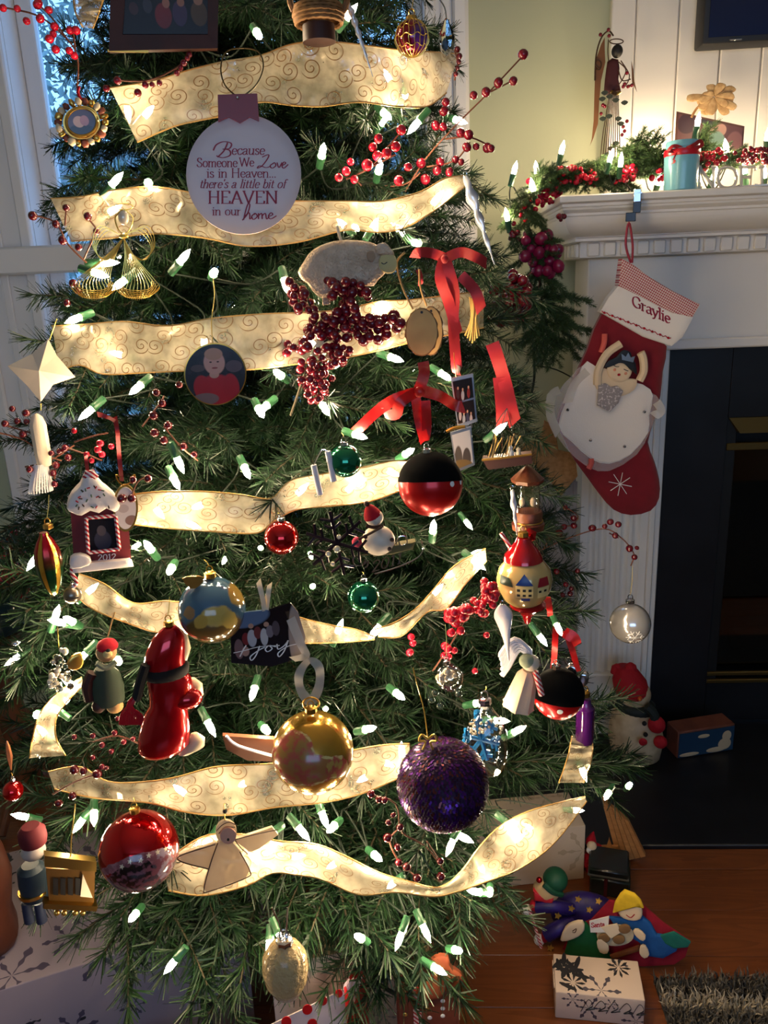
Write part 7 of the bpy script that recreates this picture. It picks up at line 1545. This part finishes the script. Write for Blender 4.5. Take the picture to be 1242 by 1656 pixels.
# pine stable, santa figure, dark green box
o = Orn('pine_stable', 'small pine board stable with a cut out star beside the hearth', 'decoration', 1000, 1370, P=atZ(1010, 1392, 0)+Vector((0, .02, 0))); u = o.u
for k in range(5):
    a = (972+k*9, 1290+k*8); b = (1000+k*9, 1395-k*2); c = (1009+k*9-1, 1393-k*2); d = (981+k*9-1, 1297+k*8)
    zmin = min(o.pt(*b).z, o.pt(*c).z)
    o.shape('roof_board', [a, d, c, b], M['pine'], -.02+.002*(k % 2), .012)
o.shape('star', [(977+ (8 if k % 2 else 19)*math.cos(k*PI/5-PI/2)*.8+8, 1375+(8 if k % 2 else 19)*math.sin(k*PI/5-PI/2)) for k in range(10)], M['pine'], -.036, .006)
o = Orn('santa_figure', 'small red Santa figure beside the pine stable', 'figurine', 962, 1375, P=atZ(962, 1412, 0)+Vector((0, .01, 0))); u = o.u
o.add('coat', vloft(o, [(962,1408,16),(962,1396,18),(962,1380,15),(964,1368,9)]), M['felt_red'], ang=60); o.add('head', MB().sphere(o.pt(957, 1368, -.012), 8*u, 12, 8), SK); o.add('beard', MB().sphere(o.pt(955, 1375, -.018), (7*u, 4*u, 7*u), 10, 8), M['white_cloth']); o.add('hat', vloft(o, [(956,1364,9),(956,1358,8),(958,1350,4),(960,1345,1)]), M['felt_red'], ang=60); o.wire('arm', [(950,1384),(945,1394),(948,1400)], 5*u, M['felt_red'], -.014, 4, 8)
gt = thing('dark_green_gift', 'stacked dark green plaid gift boxes behind the felt panel', 'gift', (.375, 1.46, 0), math.radians(-14)); GRN = pm('dark green foil', C(14, 30, 26), .35, coat=.3, noise=(30, C(24, 20, 22)))
MB().box2((-.042, -.04, 0), (.042, .04, .045), .004).build('box', GRN, gt); MB().box2((-.046, -.042, .0455), (.038, .036, .07), .004).build('lid', GRN, gt); MB().box2((-.0465, -.0425, .0515), (.0385, .0365, .056)).build('ribbon', pm('silver cord', C(120, 120, 116), .3, .5), gt); MB().box2((-.012, -.0425, 0), (-.005, .0405, .0453)).build('ribbon', pm('dark red cord', C(70, 16, 24), .5), gt)
# jester doll
o = Orn('jester_doll', 'stuffed jester doll in purple starry suit and green cap holding a candy cane', 'doll', 900, 1460, P=atZ(930, 1560, 0)+Vector((0, .075, 0))); u = o.u; PU = pm('purple satin', C(44, 24, 110), .5, noise=(40, C(28, 16, 78))); GC = pm('green velvet cap', C(14, 74, 50), .6); FC = pm('painted doll face', C(216, 182, 130), .5)
o.add('body', MB().sphere(o.pt(948, 1480, .01), (58*u, 26*u, 42*u), 24, 16), PU); o.add('head', MB().sphere(o.pt(884, 1438, -.012), (22*u, 18*u, 20*u), 18, 12), FC); o.add('cap', MB().sphere(o.pt(898, 1422, -.008), (20*u, 20*u, 19*u), 18, 12), GC); o.add('cap_brim', MB().tube(o.path([(880,1430,-.03),(894,1442,-.032),(908,1446,-.02)], n=4), 5*u, 8), GC)
o.add('nose', MB().sphere(o.pt(872, 1423, -.024), 5*u, 10, 8), M['red_glass']); pen_path(o, [[(882,1438),(887,1440),(890,1437)]], M['black'], -.0295, 1.6, 1.2, 'eye')
o.shape('bow_tie', [(862,1440),(880,1450),(896,1452),(892,1466),(878,1458),(864,1456)], candy_mat('dotted tie', 220, C(196, 16, 30), C(210, 60, 70)), -.03, .01, .003, 1)
o.wire('sleeve', [(920,1465,-.01),(895,1468,-.03),(866,1468,-.034)], [10*u]*9, PU, 0, 4, 10) if False else o.add('sleeve', MB().tube(o.path([(925,1470,-.01),(895,1466,-.028),(866,1466,-.03)], n=4), 10*u, 10), PU); o.add('sleeve', MB().tube(o.path([(925,1490,-.012),(905,1500,-.032),(884,1512,-.036)], n=4), 12*u, 10), PU)
for (x, y) in ((853,1472),(872,1520)): o.add('glove', MB().sphere(o.pt(x, y, -.034), (9*u, 8*u, 10*u), 12, 8), M['white_cloth']); o.add('cuff', MB().sphere(o.pt(x+9, y-6, -.032), (6*u, 9*u, 11*u), 12, 8), M['felt_red'])
o.add('candy_cane', MB().tube(o.path([(856,1470),(862,1490),(870,1515),(876,1535)], -.045, 4), 2.6*u, 8), M['candy']); o.add('boot', MB().tube(o.path([(876,1530,-.02),(878,1548,-.03),(884,1572,-.03)], n=4), [9*u, 10*u, 10*u, 10*u, 10*u, 9*u, 8*u, 7*u, 4*u], 10), M['felt_red'])
for (x, y) in ((902,1482),(890,1534),(924,1470),(953,1472),(968,1458),(935,1455)): o.shape('star', [(x+(4.5 if k % 2 else 9)*.62*math.cos(k*PI/5), y+(4.5 if k % 2 else 9)*.62*math.sin(k*PI/5)) for k in range(10)], M['goldwire'], -.052, .003)
# felt applique panel
o = Orn('felt_applique', 'felt applique of two children with cookies, one blond in blue, on red felt', 'felt decoration', 1010, 1510, P=atZ(1030, 1564, 0)); u = o.u; o.ay = o.ay
F = lambda n, c: pm(n, c, .95, bump=(400, .3, .001), noise=(80, tuple(x*.85 for x in c[:3])+(1,)))
FY, FB, FG, FT, FR2, FBR = F('yellow felt', C(226, 186, 40)), F('blue felt', C(24, 84, 150)), F('green felt', C(14, 92, 48)), F('teal felt', C(20, 104, 92)), F('crimson felt', C(150, 16, 40)), F('brown felt', C(130, 96, 60))
o.shape('backing', [(985,1458),(1040,1466),(1072,1494),(1116,1524),(1108,1548),(1090,1560),(1040,1563),(1000,1560),(940,1556),(905,1546),(925,1500),(955,1490)], FR2, 0, .006, .002)
o.shape('dress', [(922,1508),(946,1492),(958,1505),(968,1520),(976,1534),(990,1548),(995,1555),(960,1558),(925,1554),(912,1545)], FG, -.008, .005, .002, 1); o.shape('dress', [(985,1484),(1012,1486),(1038,1482),(1052,1494),(1062,1512),(1100,1518),(1094,1538),(1072,1550),(1046,1546),(1034,1524),(1010,1510),(996,1500)], FB, -.008, .005, .003, 1)
o.shape('sleeve', [(1068,1514),(1090,1508),(1117,1524),(1112,1532),(1090,1534),(1076,1526)], FT, -.011, .004, .001, 1)
o.shape('face', [(906,1520),(914,1500),(926,1492),(942,1490),(945,1504),(936,1514),(922,1520),(914,1522)], SK, -.013, .004, .003, 2); pen_path(o, [[(926,1506),(932,1502),(930,1508),(926,1508)]], M['brown_wood'], -.0165, 1.4, 1.2, 'mouth')
o.shape('face', [(1000,1476),(1012,1470),(1032,1466),(1039,1474),(1036,1486),(1024,1489),(1008,1485)], SK, -.013, .004, .003, 2); pen_path(o, [[(1013,1480),(1020,1484),(1026,1479)]], M['felt_red'], -.0165, 1.6, 1.2, 'mouth'); o.shape('hair', [(991,1476),(994,1460),(1003,1446),(1010,1440),(1026,1446),(1036,1456),(1041,1468),(1030,1466),(1014,1470),(1000,1474)], FY, -.017, .004, .003, 1)
o.shape('plate', ell(995, 1513, 30, 17, 24), F('cream felt', C(216, 196, 160)), -.015, .003, .001); o.shape('card', [(953,1490),(985,1482),(984,1496),(978,1508),(955,1508)], M['white_cloth'], -.018, .002); o.shape('letter_sheet', [(972,1500),(998,1494),(1004,1508),(988,1518)], M['cream_cloth'], -.022, .002)
pen_text(o, 'Santa', 956, 978, 1500, 7, M['felt_red'], -.0185, 0, .2, .14, rise=2)
for (x, y) in ((977,1518),(1001,1520),(1010,1503)): o.shape('cookie', ell(x, y, 10, 7, 16), FBR, -.0215, .003, .0015)
o.shape('hand', [(965,1524),(972,1518),(984,1530),(982,1542),(970,1540)], SK, -.0225, .003, .001, 2); o.shape('hand', [(1024,1506),(1032,1503),(1044,1514),(1040,1522),(1030,1516)], SK, -.0225, .003, .001, 2); o.shape('foot', [(1036,1530),(1044,1530),(1050,1544),(1042,1550),(1034,1542)], SK, -.018, .003, .001, 2); o.shape('rolling_pin', [(986,1546),(1034,1530),(1036,1537),(990,1552)], M['brown_wood'], -.016, .004, .002)
# pot, stand and carved post at the left edge
ps = atY(10, 1040, 1.75); pt_ = thing('plant_pot', 'dark teal pot holding red berries at the left edge', 'pot', (ps.x-.02, 1.75, .50))
TL = pm('dark teal glaze', C(18, 44, 52), .3, coat=.4); MB().lathe([(.05, 0), (.07, .01), (.085, .06), (.088, .10), (.094, .105), (.094, .118), (.086, .12), (.082, .10), (0, .098)], (0, 0, 0), 32).build('pot', TL, pt_)
sd = thing('plant_stand', 'brown turned wooden plant stand under the teal pot', 'stand', (ps.x-.02, 1.75, 0)); MB().lathe([(.10, .475), (.11, .48), (.11, .495), (.10, .4995)], (0, 0, 0), 32).build('top', M['brown_wood'], sd); MB().lathe([(.03, .03), (.045, .08), (.025, .16), (.035, .26), (.022, .38), (.04, .474)], (0, 0, 0), 20).build('column', M['brown_wood'], sd)
for k in range(3): a = k*2*PI/3+.5; MB().tube([(math.cos(a)*.02, math.sin(a)*.02, .08), (math.cos(a)*.09, math.sin(a)*.09, .06), (math.cos(a)*.14, math.sin(a)*.14, .012)], [.014, .013, .012], 8).build('leg', M['brown_wood'], sd)
pc = atY(2, 1420, 1.02); cv_ = thing('carved_figure', 'brown carved wooden figure with gilt edge at the lower left corner', 'figurine', (pc.x-.056, 1.02, .2705)); WD = pm('carved walnut', C(110, 58, 36), .5, noise=(12, C(84, 40, 26)))
pz = atY(5, 1325, 1.02).z-.2705
MB().lathe([(.05, 0), (.06, .02), (.054, pz*.25), (.062, pz*.5), (.060, pz*.7), (.052, pz*.84), (.035, pz*.95), (0, pz)], (0, 0, 0), 20, wob=lambda a, z: 1+.05*math.cos(5*a+z*30)).build('figure', WD, cv_)
MB().tube([(.055*math.cos(-.9)+.006, .055*math.sin(-.9), z) for z in [pz*(.85-k*.13) for k in range(7)]], .004, 6).build('gilt_edge', M['gold'], cv_)
